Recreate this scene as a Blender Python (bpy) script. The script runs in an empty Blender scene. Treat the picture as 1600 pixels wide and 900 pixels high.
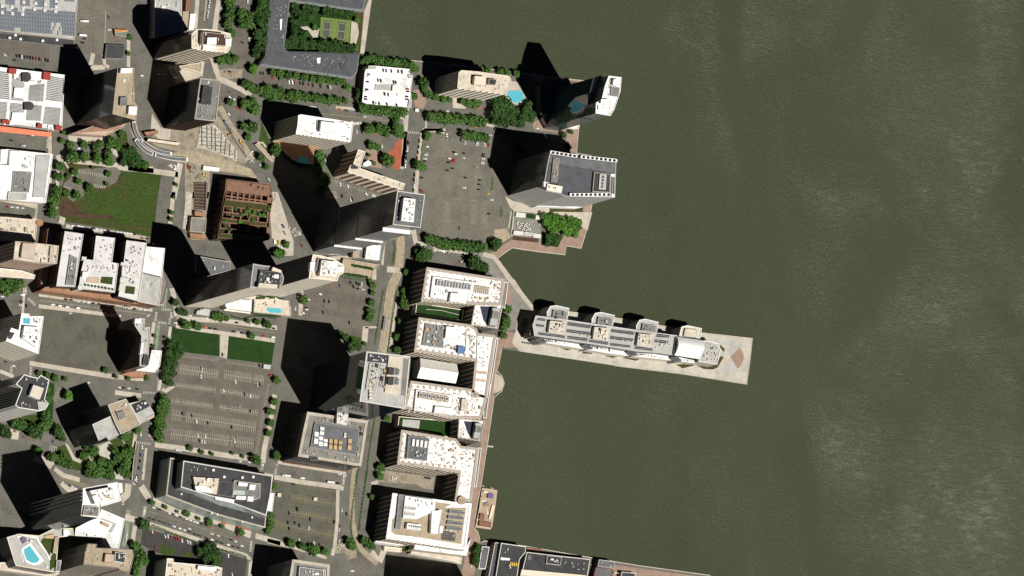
import bpy, bmesh, math, random
from mathutils import Vector, Matrix, noise
random.seed(7)
scene = bpy.context.scene
COL = scene.collection
SC = 0.85                      # metres of ground per photograph pixel
LX, LY = 0.58, -0.168          # how far a metre of height leans in the oblique satellite view
cU, cV = LX*SC, -LY*SC
cvec = Vector((cU, cV, math.sqrt(1-cU*cU-cV*cV)))
ROT = Vector((0,0,1)).rotation_difference(cvec).to_matrix()
A2 = Matrix(((ROT[0][0], ROT[0][1]), (ROT[1][0], ROT[1][1])))
AI = A2.inverted()
def P(u, v, z=0.0):            # map point -> world point at height z
    q = AI @ Vector((SC*(u-800)-z*cU, -SC*(v-450)-z*cV))
    return Vector((q.x, q.y, z))
def D(du, dv):                 # map direction -> world direction
    q = AI @ Vector((SC*du, -SC*dv))
    return Vector((q.x, q.y, 0))
REG = dict(A=(0,0),B=(200,0),C=(400,0),D=(0,150),E=(200,150),F=(400,150),G=(0,300),H=(200,300),I=(400,300),
  J=(0,450),K=(200,450),L=(400,450),M=(0,590),N=(200,590),O=(400,590),P=(0,740),Q=(200,740),R=(400,740),
  S=(560,60),T=(760,50),U=(760,200),V=(600,200),W=(600,340),X=(760,300),Y=(600,460),a=(580,600),b=(580,740),c=(780,450),d=(960,460))
def Z(r, pts):                 # sheet coordinates -> map coordinates
    ox, oy = REG[r]
    return [(ox+x/5.625, oy+y/5.625) for x, y in pts]
def z1(r, x, y): return Z(r, [(x,y)])[0]

# ------------------------------------------------------------------ materials
def mat(name, col, rough=0.85, var=0.25, scale=0.15, col2=None, ior=None, metallic=0.0, fine=True, spec=None):
    m = bpy.data.materials.new(name); m.use_nodes = True
    nt = m.node_tree; n = nt.nodes; b = n['Principled BSDF']
    b.inputs['Roughness'].default_value = rough
    b.inputs['Metallic'].default_value = metallic
    if spec is None and rough > 0.6: spec = 0.15
    if spec is not None: b.inputs['Specular IOR Level'].default_value = spec
    if ior: b.inputs['IOR'].default_value = ior
    if var <= 0:
        b.inputs['Base Color'].default_value = (*col, 1); return m
    geo = n.new('ShaderNodeNewGeometry')
    t1 = n.new('ShaderNodeTexNoise'); t1.inputs['Scale'].default_value = scale; t1.inputs['Detail'].default_value = 8; t1.inputs['Roughness'].default_value = 0.65
    nt.links.new(geo.outputs['Position'], t1.inputs['Vector'])
    ramp = n.new('ShaderNodeValToRGB')
    c2 = col2 or tuple(c*(1-var) for c in col)
    c3 = tuple(min(1, c*(1+var*0.55)) for c in col)
    ramp.color_ramp.elements[0].position = 0.30; ramp.color_ramp.elements[0].color = (*c2, 1)
    ramp.color_ramp.elements[1].position = 0.70; ramp.color_ramp.elements[1].color = (*c3, 1)
    e = ramp.color_ramp.elements.new(0.5); e.color = (*col, 1)
    nt.links.new(t1.outputs['Fac'], ramp.inputs['Fac'])
    out = ramp.outputs['Color']
    if fine:
        t2 = n.new('ShaderNodeTexNoise'); t2.inputs['Scale'].default_value = scale*9; t2.inputs['Detail'].default_value = 4
        nt.links.new(geo.outputs['Position'], t2.inputs['Vector'])
        mr = n.new('ShaderNodeMapRange'); mr.inputs[1].default_value = 0.3; mr.inputs[2].default_value = 0.7
        mr.inputs[3].default_value = 1-var*0.8; mr.inputs[4].default_value = 1+var*0.5
        nt.links.new(t2.outputs['Fac'], mr.inputs[0])
        mx = n.new('ShaderNodeMix'); mx.data_type = 'RGBA'; mx.blend_type = 'MULTIPLY'; mx.inputs[0].default_value = 1
        nt.links.new(out, mx.inputs[6]); nt.links.new(mr.outputs[0], mx.inputs[7]); out = mx.outputs[2]
    nt.links.new(out, b.inputs['Base Color'])
    return m
M = {}
M['asphalt'] = mat('asphalt', (0.135,0.127,0.106), 0.9, 0.30, 0.05)
M['asphalt_worn'] = mat('asphalt_worn', (0.150,0.140,0.112), 0.9, 0.28, 0.045)
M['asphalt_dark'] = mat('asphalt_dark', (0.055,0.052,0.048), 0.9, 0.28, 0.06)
M['asphalt_olive'] = mat('asphalt_olive', (0.105,0.100,0.078), 0.92, 0.28, 0.05)
M['asphalt_brown'] = mat('asphalt_brown', (0.128,0.113,0.092), 0.9, 0.26, 0.05)
M['concrete'] = mat('concrete', (0.45,0.40,0.325), 0.85, 0.25, 0.08)
M['concrete_light'] = mat('concrete_light', (0.46,0.43,0.36), 0.85, 0.22, 0.06)
M['concrete_grey'] = mat('concrete_grey', (0.22,0.21,0.18), 0.85, 0.28, 0.08)
M['brick_paving'] = mat('brick_paving', (0.30,0.21,0.16), 0.85, 0.22, 0.12)
M['red_paving'] = mat('red_paving', (0.36,0.10,0.055), 0.85, 0.2, 0.12)
M['tan_earth'] = mat('tan_earth', (0.28,0.24,0.18), 0.95, 0.32, 0.09, col2=(0.13,0.105,0.075))
M['ballast'] = mat('ballast', (0.36,0.30,0.21), 0.95, 0.35, 0.15)
M['brown_mulch'] = mat('brown_mulch', (0.081,0.046,0.031), 0.95, 0.5, 0.15)
M['grass'] = mat('grass', (0.038,0.066,0.013), 0.95, 0.42, 0.03, col2=(0.060,0.064,0.020))
M['grass_dark'] = mat('grass_dark', (0.017,0.046,0.009), 0.95, 0.3, 0.06)
M['grass_dry'] = mat('grass_dry', (0.062,0.056,0.020), 0.95, 0.4, 0.06, col2=(0.036,0.045,0.013))
M['court_green'] = mat('court_green', (0.14,0.20,0.05), 0.9, 0.15, 0.1)
M['court_grey'] = mat('court_grey', (0.081,0.090,0.053), 0.9, 0.15, 0.1)
M['paint_white'] = mat('paint_white', (0.62,0.60,0.54), 0.8, 0.35, 0.4)
M['paint_pale'] = mat('paint_pale', (0.44,0.40,0.32), 0.85, 0.35, 0.5)
M['paint_yellow'] = mat('paint_yellow', (0.30,0.25,0.125), 0.8, 0.35, 0.4)
M['lane_green'] = mat('lane_green', (0.21,0.26,0.19), 0.85, 0.3, 0.2)
M['pool'] = mat('pool', (0.10,0.42,0.50), 0.12, 0.1, 0.2)
# roofs / walls
M['roof_white'] = mat('roof_white', (0.80,0.79,0.765), 0.8, 0.22, 0.06, col2=(0.50,0.48,0.43))
M['roof_cream'] = mat('roof_cream', (0.58,0.51,0.41), 0.85, 0.25, 0.08)
M['roof_pale'] = mat('roof_pale', (0.42,0.41,0.38), 0.85, 0.25, 0.07)
M['roof_tan'] = mat('roof_tan', (0.37,0.30,0.21), 0.9, 0.25, 0.08)
M['roof_grey'] = mat('roof_grey', (0.20,0.195,0.18), 0.85, 0.32, 0.07)
M['roof_mid'] = mat('roof_mid', (0.135,0.138,0.142), 0.85, 0.28, 0.07)
M['roof_slate'] = mat('roof_slate', (0.085,0.088,0.098), 0.75, 0.28, 0.09)
M['roof_dark'] = mat('roof_dark', (0.056,0.056,0.058), 0.85, 0.35, 0.07)
M['mansard'] = mat('mansard', (0.17,0.19,0.185), 0.7, 0.2, 0.2)
M['panel'] = mat('panel', (0.13,0.155,0.185), 0.6, 0.2, 0.1)
M['panel_grey'] = mat('panel_grey', (0.085,0.086,0.075), 0.5, 0.25, 0.15)
M['panel_dark'] = mat('panel_dark', (0.05,0.052,0.062), 0.7, 0.25, 0.15)
M['cream'] = mat('cream', (0.70,0.61,0.48), 0.85, 0.15, 0.1)
M['cream_light'] = mat('cream_light', (0.80,0.73,0.60), 0.85, 0.12, 0.1)
M['beige'] = mat('beige', (0.50,0.42,0.33), 0.85, 0.18, 0.1)
M['pinkish'] = mat('pinkish', (0.50,0.37,0.28), 0.85, 0.18, 0.1)
M['brick'] = mat('brick', (0.22,0.115,0.075), 0.9, 0.3, 0.2)
M['brick_dark'] = mat('brick_dark', (0.075,0.047,0.036), 0.9, 0.3, 0.2)
M['terracotta'] = mat('terracotta', (0.34,0.185,0.11), 0.9, 0.25, 0.15)
M['wall_grey'] = mat('wall_grey', (0.22,0.21,0.20), 0.8, 0.2, 0.1)
M['wall_dark'] = mat('wall_dark', (0.07,0.068,0.068), 0.7, 0.2, 0.1)
M['white'] = mat('white', (0.80,0.79,0.76), 0.7, 0.10, 0.3)
M['offwhite'] = mat('offwhite', (0.60,0.58,0.53), 0.75, 0.2, 0.3)
M['metal'] = mat('metal', (0.40,0.40,0.39), 0.5, 0.2, 0.4)
M['metal_dark'] = mat('metal_dark', (0.08,0.08,0.085), 0.6, 0.3, 0.4)
M['coral'] = mat('coral', (0.75,0.20,0.11), 0.75, 0.12, 0.1)
M['roof_loft'] = mat('roof_loft', (0.60,0.58,0.565), 0.8, 0.18, 0.06)
M['brick_old'] = mat('brick_old', (0.23,0.13,0.088), 0.9, 0.35, 0.25)
M['roof_stained'] = mat('roof_stained', (0.80,0.785,0.75), 0.8, 0.20, 0.22, col2=(0.44,0.40,0.34))
M['rim_tan'] = mat('rim_tan', (0.40,0.34,0.28), 0.85, 0.2, 0.3)
M['red'] = mat('red', (0.33,0.055,0.04), 0.75, 0.2, 0.3)
M['yellow'] = mat('yellow', (0.62,0.42,0.06), 0.6, 0.15, 0.3)
M['tan_unit'] = mat('tan_unit', (0.50,0.36,0.19), 0.7, 0.2, 0.3)
M['orange'] = mat('orange', (0.55,0.22,0.06), 0.7, 0.15, 0.3)
M['blue'] = mat('blue', (0.09,0.16,0.34), 0.6, 0.15, 0.3)
M['navy'] = mat('navy', (0.022,0.032,0.055), 0.4, 0.2, 0.3)
M['purple'] = mat('purple', (0.17,0.11,0.22), 0.7, 0.15, 0.3)
M['green_roof'] = mat('green_roof', (0.16,0.21,0.14), 0.8, 0.2, 0.2)
M['glass'] = mat('glass', (0.009,0.011,0.014), 0.12, 0.0, ior=1.45)
M['glass_mirror'] = mat('glass_mirror', (0.010,0.016,0.022), 0.04, 0.0, ior=2.1)
M['glass_pale'] = mat('glass_pale', (0.42,0.48,0.44), 0.25, 0.25, 0.12)
M['glass_teal'] = mat('glass_teal', (0.020,0.050,0.056), 0.06, 0.0, ior=2.0)
M['silver_glass'] = mat('silver_glass', (0.52,0.53,0.51), 0.25, 0.15, 0.05)
M['bark'] = mat('bark', (0.09,0.065,0.045), 0.95, 0.3, 1.0)
M['rubber'] = mat('rubber', (0.02,0.02,0.02), 0.8, 0)
M['steel'] = mat('steel', (0.16,0.13,0.11), 0.5, 0.3, 1.0)

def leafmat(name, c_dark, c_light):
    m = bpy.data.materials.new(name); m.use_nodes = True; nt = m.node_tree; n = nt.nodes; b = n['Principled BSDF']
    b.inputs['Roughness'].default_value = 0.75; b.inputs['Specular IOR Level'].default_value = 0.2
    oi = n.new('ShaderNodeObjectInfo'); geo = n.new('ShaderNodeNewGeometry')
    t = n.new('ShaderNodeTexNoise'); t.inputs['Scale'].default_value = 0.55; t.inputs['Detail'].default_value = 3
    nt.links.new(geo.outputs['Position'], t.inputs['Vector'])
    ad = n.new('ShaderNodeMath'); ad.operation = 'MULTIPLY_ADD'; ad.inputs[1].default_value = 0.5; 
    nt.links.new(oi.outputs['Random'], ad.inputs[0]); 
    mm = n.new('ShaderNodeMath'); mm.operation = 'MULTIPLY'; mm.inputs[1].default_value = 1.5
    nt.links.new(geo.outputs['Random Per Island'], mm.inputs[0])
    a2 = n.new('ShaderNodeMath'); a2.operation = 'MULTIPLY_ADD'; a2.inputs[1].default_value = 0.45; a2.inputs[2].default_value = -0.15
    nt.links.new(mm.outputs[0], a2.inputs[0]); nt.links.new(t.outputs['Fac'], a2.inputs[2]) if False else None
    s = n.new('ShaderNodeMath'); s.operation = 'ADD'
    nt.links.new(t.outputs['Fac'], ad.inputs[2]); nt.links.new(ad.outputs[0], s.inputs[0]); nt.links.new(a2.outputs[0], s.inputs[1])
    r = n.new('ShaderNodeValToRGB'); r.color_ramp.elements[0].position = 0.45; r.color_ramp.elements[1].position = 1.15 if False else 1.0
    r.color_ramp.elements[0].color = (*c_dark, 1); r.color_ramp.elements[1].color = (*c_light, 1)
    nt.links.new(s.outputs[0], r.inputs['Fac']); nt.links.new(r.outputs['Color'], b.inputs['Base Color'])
    return m
M['leaf'] = leafmat('leaf', (0.020,0.054,0.011), (0.080,0.165,0.033))
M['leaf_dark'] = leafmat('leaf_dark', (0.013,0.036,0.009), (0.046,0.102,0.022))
M['leaf_bright'] = leafmat('leaf_bright', (0.034,0.095,0.012), (0.095,0.23,0.03))
def carpaint():
    m = bpy.data.materials.new('car_paint'); m.use_nodes = True; nt = m.node_tree; b = nt.nodes['Principled BSDF']
    oi = nt.nodes.new('ShaderNodeObjectInfo'); nt.links.new(oi.outputs['Color'], b.inputs['Base Color'])
    b.inputs['Roughness'].default_value = 0.3; b.inputs['Coat Weight'].default_value = 0.5
    return m
M['car_paint'] = carpaint()
def water_mat():
    m = bpy.data.materials.new('river_water'); m.use_nodes = True; nt = m.node_tree; n = nt.nodes; b = n['Principled BSDF']
    L = nt.links.new
    geo = n.new('ShaderNodeNewGeometry')
    def nz(scale, detail, rough=0.6, sx=1, sy=1, rot=0, dist=0):
        mp = n.new('ShaderNodeMapping'); mp.inputs['Scale'].default_value = (sx, sy, 1); mp.inputs['Rotation'].default_value = (0,0,rot)
        L(geo.outputs['Position'], mp.inputs['Vector'])
        t = n.new('ShaderNodeTexNoise'); t.inputs['Scale'].default_value = scale; t.inputs['Detail'].default_value = detail
        t.inputs['Roughness'].default_value = rough; t.inputs['Distortion'].default_value = dist
        L(mp.outputs[0], t.inputs['Vector']); return t.outputs['Fac']
    def rng(x, a, c, lo, hi):
        r = n.new('ShaderNodeMapRange'); r.inputs[1].default_value = a; r.inputs[2].default_value = c; r.inputs[3].default_value = lo; r.inputs[4].default_value = hi
        L(x, r.inputs[0]); return r.outputs[0]
    def op(o, x, y):
        q = n.new('ShaderNodeMath'); q.operation = o
        for i, k in enumerate((x, y)):
            if isinstance(k, (int, float)): q.inputs[i].default_value = k
            else: L(k, q.inputs[i])
        return q.outputs[0]
    sep = n.new('ShaderNodeSeparateXYZ'); L(geo.outputs['Position'], sep.inputs[0]); X, Y = sep.outputs['X'], sep.outputs['Y']
    wob = op('MULTIPLY', op('SUBTRACT', nz(0.006, 4, 0.6), 0.5), 110)
    # a smooth slick along the tide line, ruffled river to its east
    line = op('ADD', op('SUBTRACT', X, op('MULTIPLY', Y, -0.16)), op('ADD', wob, -405))
    slick = rng(op('ABSOLUTE', line, 0), 6, 26, 0.0, 1.0)
    east = rng(line, -10, 300, 0.40, 1.0)
    patch = rng(nz(0.0060, 6, 0.62, 1.0, 0.75, 0.35, 0.9), 0.36, 0.70, 0.12, 1)
    north = op('MULTIPLY', rng(Y, 60, 330, 0, 1), rng(X, 60, 330, 0, 1))
    chop = op('MULTIPLY', op('MULTIPLY', patch, slick), op('MAXIMUM', east, op('MULTIPLY', north, 0.75)))
    tot = None
    for (u, v, ru, rv, ang, amp) in ((1110,150,28,120,-29,0.9),(1165,60,70,60,0,0.4),(1290,70,40,25,20,0.5),(1268,265,18,55,-8,0.5),(1340,310,110,38,12,0.8),(1560,130,70,150,0,0.9),(1420,480,170,110,10,0.5),(1335,715,55,90,-25,1.0),(1470,800,130,110,0,0.9),(1110,780,34,70,0,0.4),(1250,650,34,40,0,0.5),(604,62,14,22,-30,0.7),(655,15,30,14,10,0.5),(1010,350,40,18,30,0.3)):
        c0 = P(u, v, -2.4); mp = n.new('ShaderNodeMapping'); mp.vector_type = 'TEXTURE'; mp.inputs['Location'].default_value = c0; mp.inputs['Scale'].default_value = (ru*SC, rv*SC, 1); mp.inputs['Rotation'].default_value = (0,0,math.radians(-ang)); L(geo.outputs['Position'], mp.inputs['Vector'])
        ln = n.new('ShaderNodeVectorMath'); ln.operation = 'LENGTH'; L(mp.outputs[0], ln.inputs[0]); g = rng(ln.outputs['Value'], 0.1, 1.7, amp, 0.0)
        tot = g if tot is None else op('MAXIMUM', tot, g)
    chop = op('ADD', op('ADD', op('MULTIPLY', chop, 0.95), op('MULTIPLY', op('MULTIPLY', tot, slick), rng(nz(0.011, 6, 0.66, 1.0, 0.8, 0.35, 0.8), 0.32, 0.66, 0.1, 1.0))), 0.08)
    ramp = n.new('ShaderNodeMix'); ramp.data_type = 'RGBA'
    ramp.inputs[6].default_value = (0.0430,0.0520,0.0275,1); ramp.inputs[7].default_value = (0.0500,0.0585,0.0320,1)
    L(rng(nz(0.004, 5, 0.6, 1, 0.6, 0.2, 0.8), 0.35, 0.65, 0, 1), ramp.inputs[0])
    # fine grain of wavelets, pale flecks where the river is ruffled, glints painted in
    grain = rng(nz(0.50, 5, 0.75, 0.9, 1.5, 0.45), 0.3, 0.7, 0.66, 1.34)
    gm = n.new('ShaderNodeMix'); gm.data_type = 'RGBA'; gm.blend_type = 'MULTIPLY'; gm.inputs[0].default_value = 1; L(ramp.outputs[2], gm.inputs[6]); L(grain, gm.inputs[7])
    f1 = nz(0.11, 8, 0.78, 0.5, 1.5, 0.45, 0.5); thr = op('SUBTRACT', 0.645, op('MULTIPLY', chop, 0.16))
    fl = n.new('ShaderNodeMapRange'); L(f1, fl.inputs[0]); L(thr, fl.inputs[1]); L(op('ADD', thr, 0.20), fl.inputs[2]); fl.inputs[3].default_value = 0; fl.inputs[4].default_value = 1
    fleck = op('MULTIPLY', fl.outputs[0], op('ADD', op('MULTIPLY', chop, 0.25), 0.06))
    tiny = rng(nz(0.34, 2, 0.5, 0.7, 1.2, 0.4), 0.755, 0.80, 0, 1); tiny = op('MULTIPLY', tiny, op('ADD', op('MULTIPLY', rng(X, 380, 720, 0, 1), chop), 0.05))  # glints painted into the colour as bright specks, denser to the east
    mx = n.new('ShaderNodeMix'); mx.data_type = 'RGBA'; mx.inputs[7].default_value = (0.21,0.235,0.17,1); L(fleck, mx.inputs[0]); L(gm.outputs[2], mx.inputs[6])
    m2 = n.new('ShaderNodeMix'); m2.data_type = 'RGBA'; m2.inputs[7].default_value = (0.55,0.56,0.48,1); L(tiny, m2.inputs[0]); L(mx.outputs[2], m2.inputs[6])
    L(m2.outputs[2], b.inputs['Base Color'])
    b.inputs['Roughness'].default_value = 0.28; b.inputs['IOR'].default_value = 1.33
    w = op('ADD', op('MULTIPLY', nz(0.15, 6, 0.7, 0.8, 1.4, 0.38, 0.6), 0.45), op('MULTIPLY', nz(0.55, 4, 0.7, 1, 1.25, 0.5), 0.55))
    bump = n.new('ShaderNodeBump'); bump.inputs['Distance'].default_value = 1.6
    L(w, bump.inputs['Height']); L(rng(chop, 0, 1, 0.22, 0.80), bump.inputs['Strength'])
    L(bump.outputs[0], b.inputs['Normal'])
    return m
M['water'] = water_mat()

# ------------------------------------------------------------------ mesh building
class MB:
    def __init__(s): s.v = []; s.f = []; s.m = []
    def add(s, pts): i = len(s.v); s.v += [tuple(p) for p in pts]; return i
    def face(s, pts, mi=0):
        i = s.add(pts); s.f.append(tuple(range(i, i+len(pts)))); s.m.append(mi)
    def prism(s, poly, z0, z1, mi=0, mtop=None, bottom=False):   # poly: world xy, ccw
        n = len(poly)
        for k in range(n):
            a, b = poly[k], poly[(k+1)%n]
            s.face([(a[0],a[1],z0),(b[0],b[1],z0),(b[0],b[1],z1),(a[0],a[1],z1)], mi)
        s.face([(p[0],p[1],z1) for p in poly], mi if mtop is None else mtop)
        if bottom: s.face([(p[0],p[1],z0) for p in reversed(poly)], mi)
    def box(s, c, ax, ay, hz, mi=0, z0=0, mtop=None):      # c centre, ax/ay half vectors
        c = Vector(c[:2]).to_3d(); p = [c-ax-ay, c+ax-ay, c+ax+ay, c-ax+ay]
        s.prism(ccw(p), z0, z0+hz, mi, mtop)
    def cyl(s, c, r, z0, z1, n=10, mi=0, r2=None):
        r2 = r if r2 is None else r2
        a = [(c[0]+r*math.cos(t*2*math.pi/n), c[1]+r*math.sin(t*2*math.pi/n), z0) for t in range(n)]
        b = [(c[0]+r2*math.cos(t*2*math.pi/n), c[1]+r2*math.sin(t*2*math.pi/n), z1) for t in range(n)]
        for k in range(n): s.face([a[k], a[(k+1)%n], b[(k+1)%n], b[k]], mi)
        s.face(b, mi)
    def build(s, name, mats, parent=None, origin=None, smooth=False):
        me = bpy.data.meshes.new(name)
        o0 = Vector(origin) if origin is not None else (Vector(parent.location) if parent else Vector((0,0,0)))
        if parent is not None and parent.parent is not None and origin is None: o0 = Vector(parent.parent.location)+Vector(parent.location)
        me.from_pydata([(x-o0.x, y-o0.y, z-o0.z) for x, y, z in s.v], [], s.f)
        for mm in (mats if isinstance(mats, (list, tuple)) else [mats]): me.materials.append(M[mm] if isinstance(mm, str) else mm)
        me.polygons.foreach_set('material_index', s.m)
        if smooth: me.polygons.foreach_set('use_smooth', [True]*len(s.f))
        me.update()
        o = bpy.data.objects.new(name, me); COL.objects.link(o)
        if parent is not None: o.parent = parent
        elif origin is not None: o.location = o0
        return o
def ccw(p):
    a = sum(p[i][0]*p[(i+1)%len(p)][1]-p[(i+1)%len(p)][0]*p[i][1] for i in range(len(p)))
    return list(p) if a > 0 else list(reversed(p))
def inset(poly, d):
    n = len(poly); out = []
    for i in range(n):
        p0, p, p2 = [Vector((q[0],q[1])) for q in (poly[i-1], poly[i], poly[(i+1)%n])]
        e1 = (p-p0).normalized(); e2 = (p2-p).normalized()
        n1 = Vector((-e1.y, e1.x)); n2 = Vector((-e2.y, e2.x))
        b = (n1+n2); l = b.length
        if l < 1e-4: out.append(p+n1*d); continue
        b /= l; k = d/max(0.35, b.dot(n1)); out.append(p+b*k)
    return out
def inside(p, poly):
    c = False; n = len(poly); j = n-1
    for i in range(n):
        if (poly[i][1] > p[1]) != (poly[j][1] > p[1]) and p[0] < (poly[j][0]-poly[i][0])*(p[1]-poly[i][1])/(poly[j][1]-poly[i][1])+poly[i][0]: c = not c
        j = i
    return c
def tag(o, label, cat, group=None):
    o['label'] = label; o['category'] = cat
    if group: o['group'] = group
    return o
def thing(name, label, cat, loc, group=None):
    o = bpy.data.objects.new(name, None); COL.objects.link(o); o.location = loc; o.empty_display_size = 2
    return tag(o, label, cat, group)
def wp(poly, z): return ccw([P(u, v, z) for u, v in poly])
def struct(name, mb, mats):
    o = mb.build(name, mats); o['kind'] = 'structure'; return o
def patch(name, poly, m, z=0.05, zb=-0.3):
    mb = MB(); mb.prism([ (p.x,p.y) for p in wp(poly, z)], zb, z); return struct(name, mb, m)
def ribbon(mb, pts, w, z, mi=0, zb=None):    # polyline (map px), width in metres
    q = [P(u, v, z) for u, v in pts]
    L, R = [], []
    for i, p in enumerate(q):
        d = ((q[min(i+1,len(q)-1)]-q[max(i-1,0)])); d.z = 0; d.normalize(); nn = Vector((-d.y, d.x, 0))*w/2
        L.append(p+nn); R.append(p-nn)
    for i in range(len(q)-1):
        mb.face([R[i], R[i+1], L[i+1], L[i]], mi)
        if zb is not None:
            for s in (L, R):
                a, b = s[i], s[i+1]
                mb.face([(a.x,a.y,zb),(b.x,b.y,zb),b,a], mi)
    if zb is not None:
        for i in (0, -1):
            a, b = L[i], R[i]; mb.face([(a.x,a.y,zb),(b.x,b.y,zb),b,a], mi)
def smooth_path(pts, n=6):
    out = []
    for i in range(len(pts)-1):
        p0, p1, p2, p3 = pts[max(i-1,0)], pts[i], pts[i+1], pts[min(i+2,len(pts)-1)]
        for k in range(n):
            t = k/n
            out.append(tuple(0.5*((2*p1[j])+(-p0[j]+p2[j])*t+(2*p0[j]-5*p1[j]+4*p2[j]-p3[j])*t*t+(-p0[j]+3*p1[j]-3*p2[j]+p3[j])*t**3) for j in (0,1)))
    return out+[pts[-1]]

# ------------------------------------------------------------------ facades and buildings
# wall mesh slots: 0 wall, 1 glass, 2 trim
def facade(mb, poly, z0, z1, st0):
    st = st0; k = st.get('kind', 'plain'); fh = st.get('fh', 3.4); bay = st.get('bay', 4.0); n = len(poly)
    for i in range(n):
        a = Vector((poly[i][0], poly[i][1], 0)); b = Vector((poly[(i+1)%n][0], poly[(i+1)%n][1], 0))
        d = b-a; L = d.length
        if L < 0.05: continue
        st = st0['south'] if 'south' in st0 and d.x/L > 0.6 else st0  # sunlit south sides styled lighter, shaded sides darker, in the colours themselves
        k = st.get('kind', 'plain'); fh = st.get('fh', 3.4); bay = st.get('bay', 4.0)
        e = d/L; nn = Vector((e.y, -e.x, 0))
        up = Vector((0,0,1))
        def q(s0, s1, h0, h1, off, mi):
            o = nn*off
            mb.face([a+e*s0+up*h0+o, a+e*s1+up*h0+o, a+e*s1+up*h1+o, a+e*s0+up*h1+o], mi)
        def bar(s0, s1, h0, h1, dep, mi):
            q(s0, s1, h0, h1, dep, mi)
            o = nn*dep
            for s in (s0, s1):
                mb.face([a+e*s+up*h0, a+e*s+up*h1, a+e*s+up*h1+o, a+e*s+up*h0+o], mi)
            for h in (h0, h1):
                mb.face([a+e*s0+up*h, a+e*s1+up*h, a+e*s1+up*h+o, a+e*s0+up*h+o], mi)
        base = st.get('base', 1) if k in ('pier', 'glass') else 0
        q(0, L, z0, z1, 0, base)
        if k == 'plain' or L < 3: continue
        nf = max(1, int((z1-z0-1)/fh)); nb = max(1, int(round(L/bay))); bw = L/nb
        if k == 'grid':
            wf = st.get('wf', 0.55); hf = st.get('hf', 0.5)
            for f in range(nf):
                h = z0+0.8+f*fh
                for j in range(nb):
                    q(bw*j+bw*(1-wf)/2, bw*j+bw*(1+wf)/2, h+fh*0.2, h+fh*(0.2+hf), 0.06, 1)
        elif k == 'band':
            hf = st.get('hf', 0.5)
            for f in range(nf):
                h = z0+0.8+f*fh; q(0.6, L-0.6, h+fh*0.2, h+fh*(0.2+hf), 0.06, 1)
        elif k == 'pier':
            pw = st.get('pw', 0.45)*bw; dep = st.get('dep', 0.7)
            for f in range(nf): q(0.05, L-0.05, z0+0.2+f*fh, z0+0.2+f*fh+fh*st.get('sp', 0.3), 0.08, 2)
            for j in range(nb):
                s0 = bw*j+(bw-pw)/2; bar(s0, s0+pw, z0, z1-0.4, dep, 0)
        elif k == 'glass':
            for f in range(nf): q(0.05, L-0.05, z0+0.4+f*fh, z0+0.4+f*fh+st.get('lh', 0.35), 0.07, 2)
            vb = st.get('vb')
            if vb:
                m = max(1, int(L/vb))
                for j in range(m+1): 
                    s0 = min(max(0, L*j/m-0.15), L-0.3); bar(s0, s0+0.3, z0, z1-0.4, 0.15, 2)
def centroid(poly):
    return Vector((sum(p[0] for p in poly)/len(poly), sum(p[1] for p in poly)/len(poly), 0))
def tier(root, poly, z0, z1, wall='cream', roof='roof_white', st=None, glass='glass', trim=None, cop=None, pw=0.7, ph=0.9, mansard=None, wname='wall', rname='roof', world=False):
    st = st or {}
    w = [(p[0], p[1]) for p in (poly if world else wp(poly, z1))]
    w = ccw(w)
    mb = MB()
    if mansard:
        facade(mb, w, z0, z1-mansard, st); mb.build(wname, [wall, glass, trim or wall], root)
        wi = inset(w, mansard*0.9); m2 = MB(); wo = inset(w, -0.4)
        for i in range(len(w)):
            a, b, c, d = wo[i], wo[(i+1)%len(w)], wi[(i+1)%len(w)], wi[i]
            m2.face([(a[0],a[1],z1-mansard),(b[0],b[1],z1-mansard),(c[0],c[1],z1),(d[0],d[1],z1)], 0)
        m2.face([(p[0],p[1],z1) for p in wi], 1)
        m2.build(rname, ['mansard', roof], root)
        return w
    facade(mb, w, z0, z1-0.3, st); mb.build(wname, [wall, glass, trim or wall, 'glass'], root)
    if ph > 0:
        wo = inset(w, -0.12); wi = inset(w, pw); m3 = MB()
        for i in range(len(w)):
            j = (i+1)%len(w)
            a, b = wo[i], wo[j]; c, d = wi[j], wi[i]
            m3.face([(a[0],a[1],z1-0.35),(b[0],b[1],z1-0.35),(b[0],b[1],z1),(a[0],a[1],z1)])
            m3.face([(a[0],a[1],z1),(b[0],b[1],z1),(c[0],c[1],z1),(d[0],d[1],z1)])
            m3.face([(d[0],d[1],z1),(c[0],c[1],z1),(c[0],c[1],z1-ph),(d[0],d[1],z1-ph)])
        rp = wi
    else: rp = w
    m4 = MB(); m4.face([(p[0],p[1],z1-ph if ph > 0 else z1-0.02) for p in rp]); ro = m4.build(rname, roof, root)
    if ph > 0: m3.build('parapet', cop or wall, ro)
    return w
def bld(name, label, poly, h, cat='building', group=None, **kw):
    w = wp(poly, h); c = centroid(w)
    root = thing(name, label, cat, (c.x, c.y, 0), group)
    tier(root, poly, kw.pop('z0', 0), h, **kw)
    return root
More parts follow.
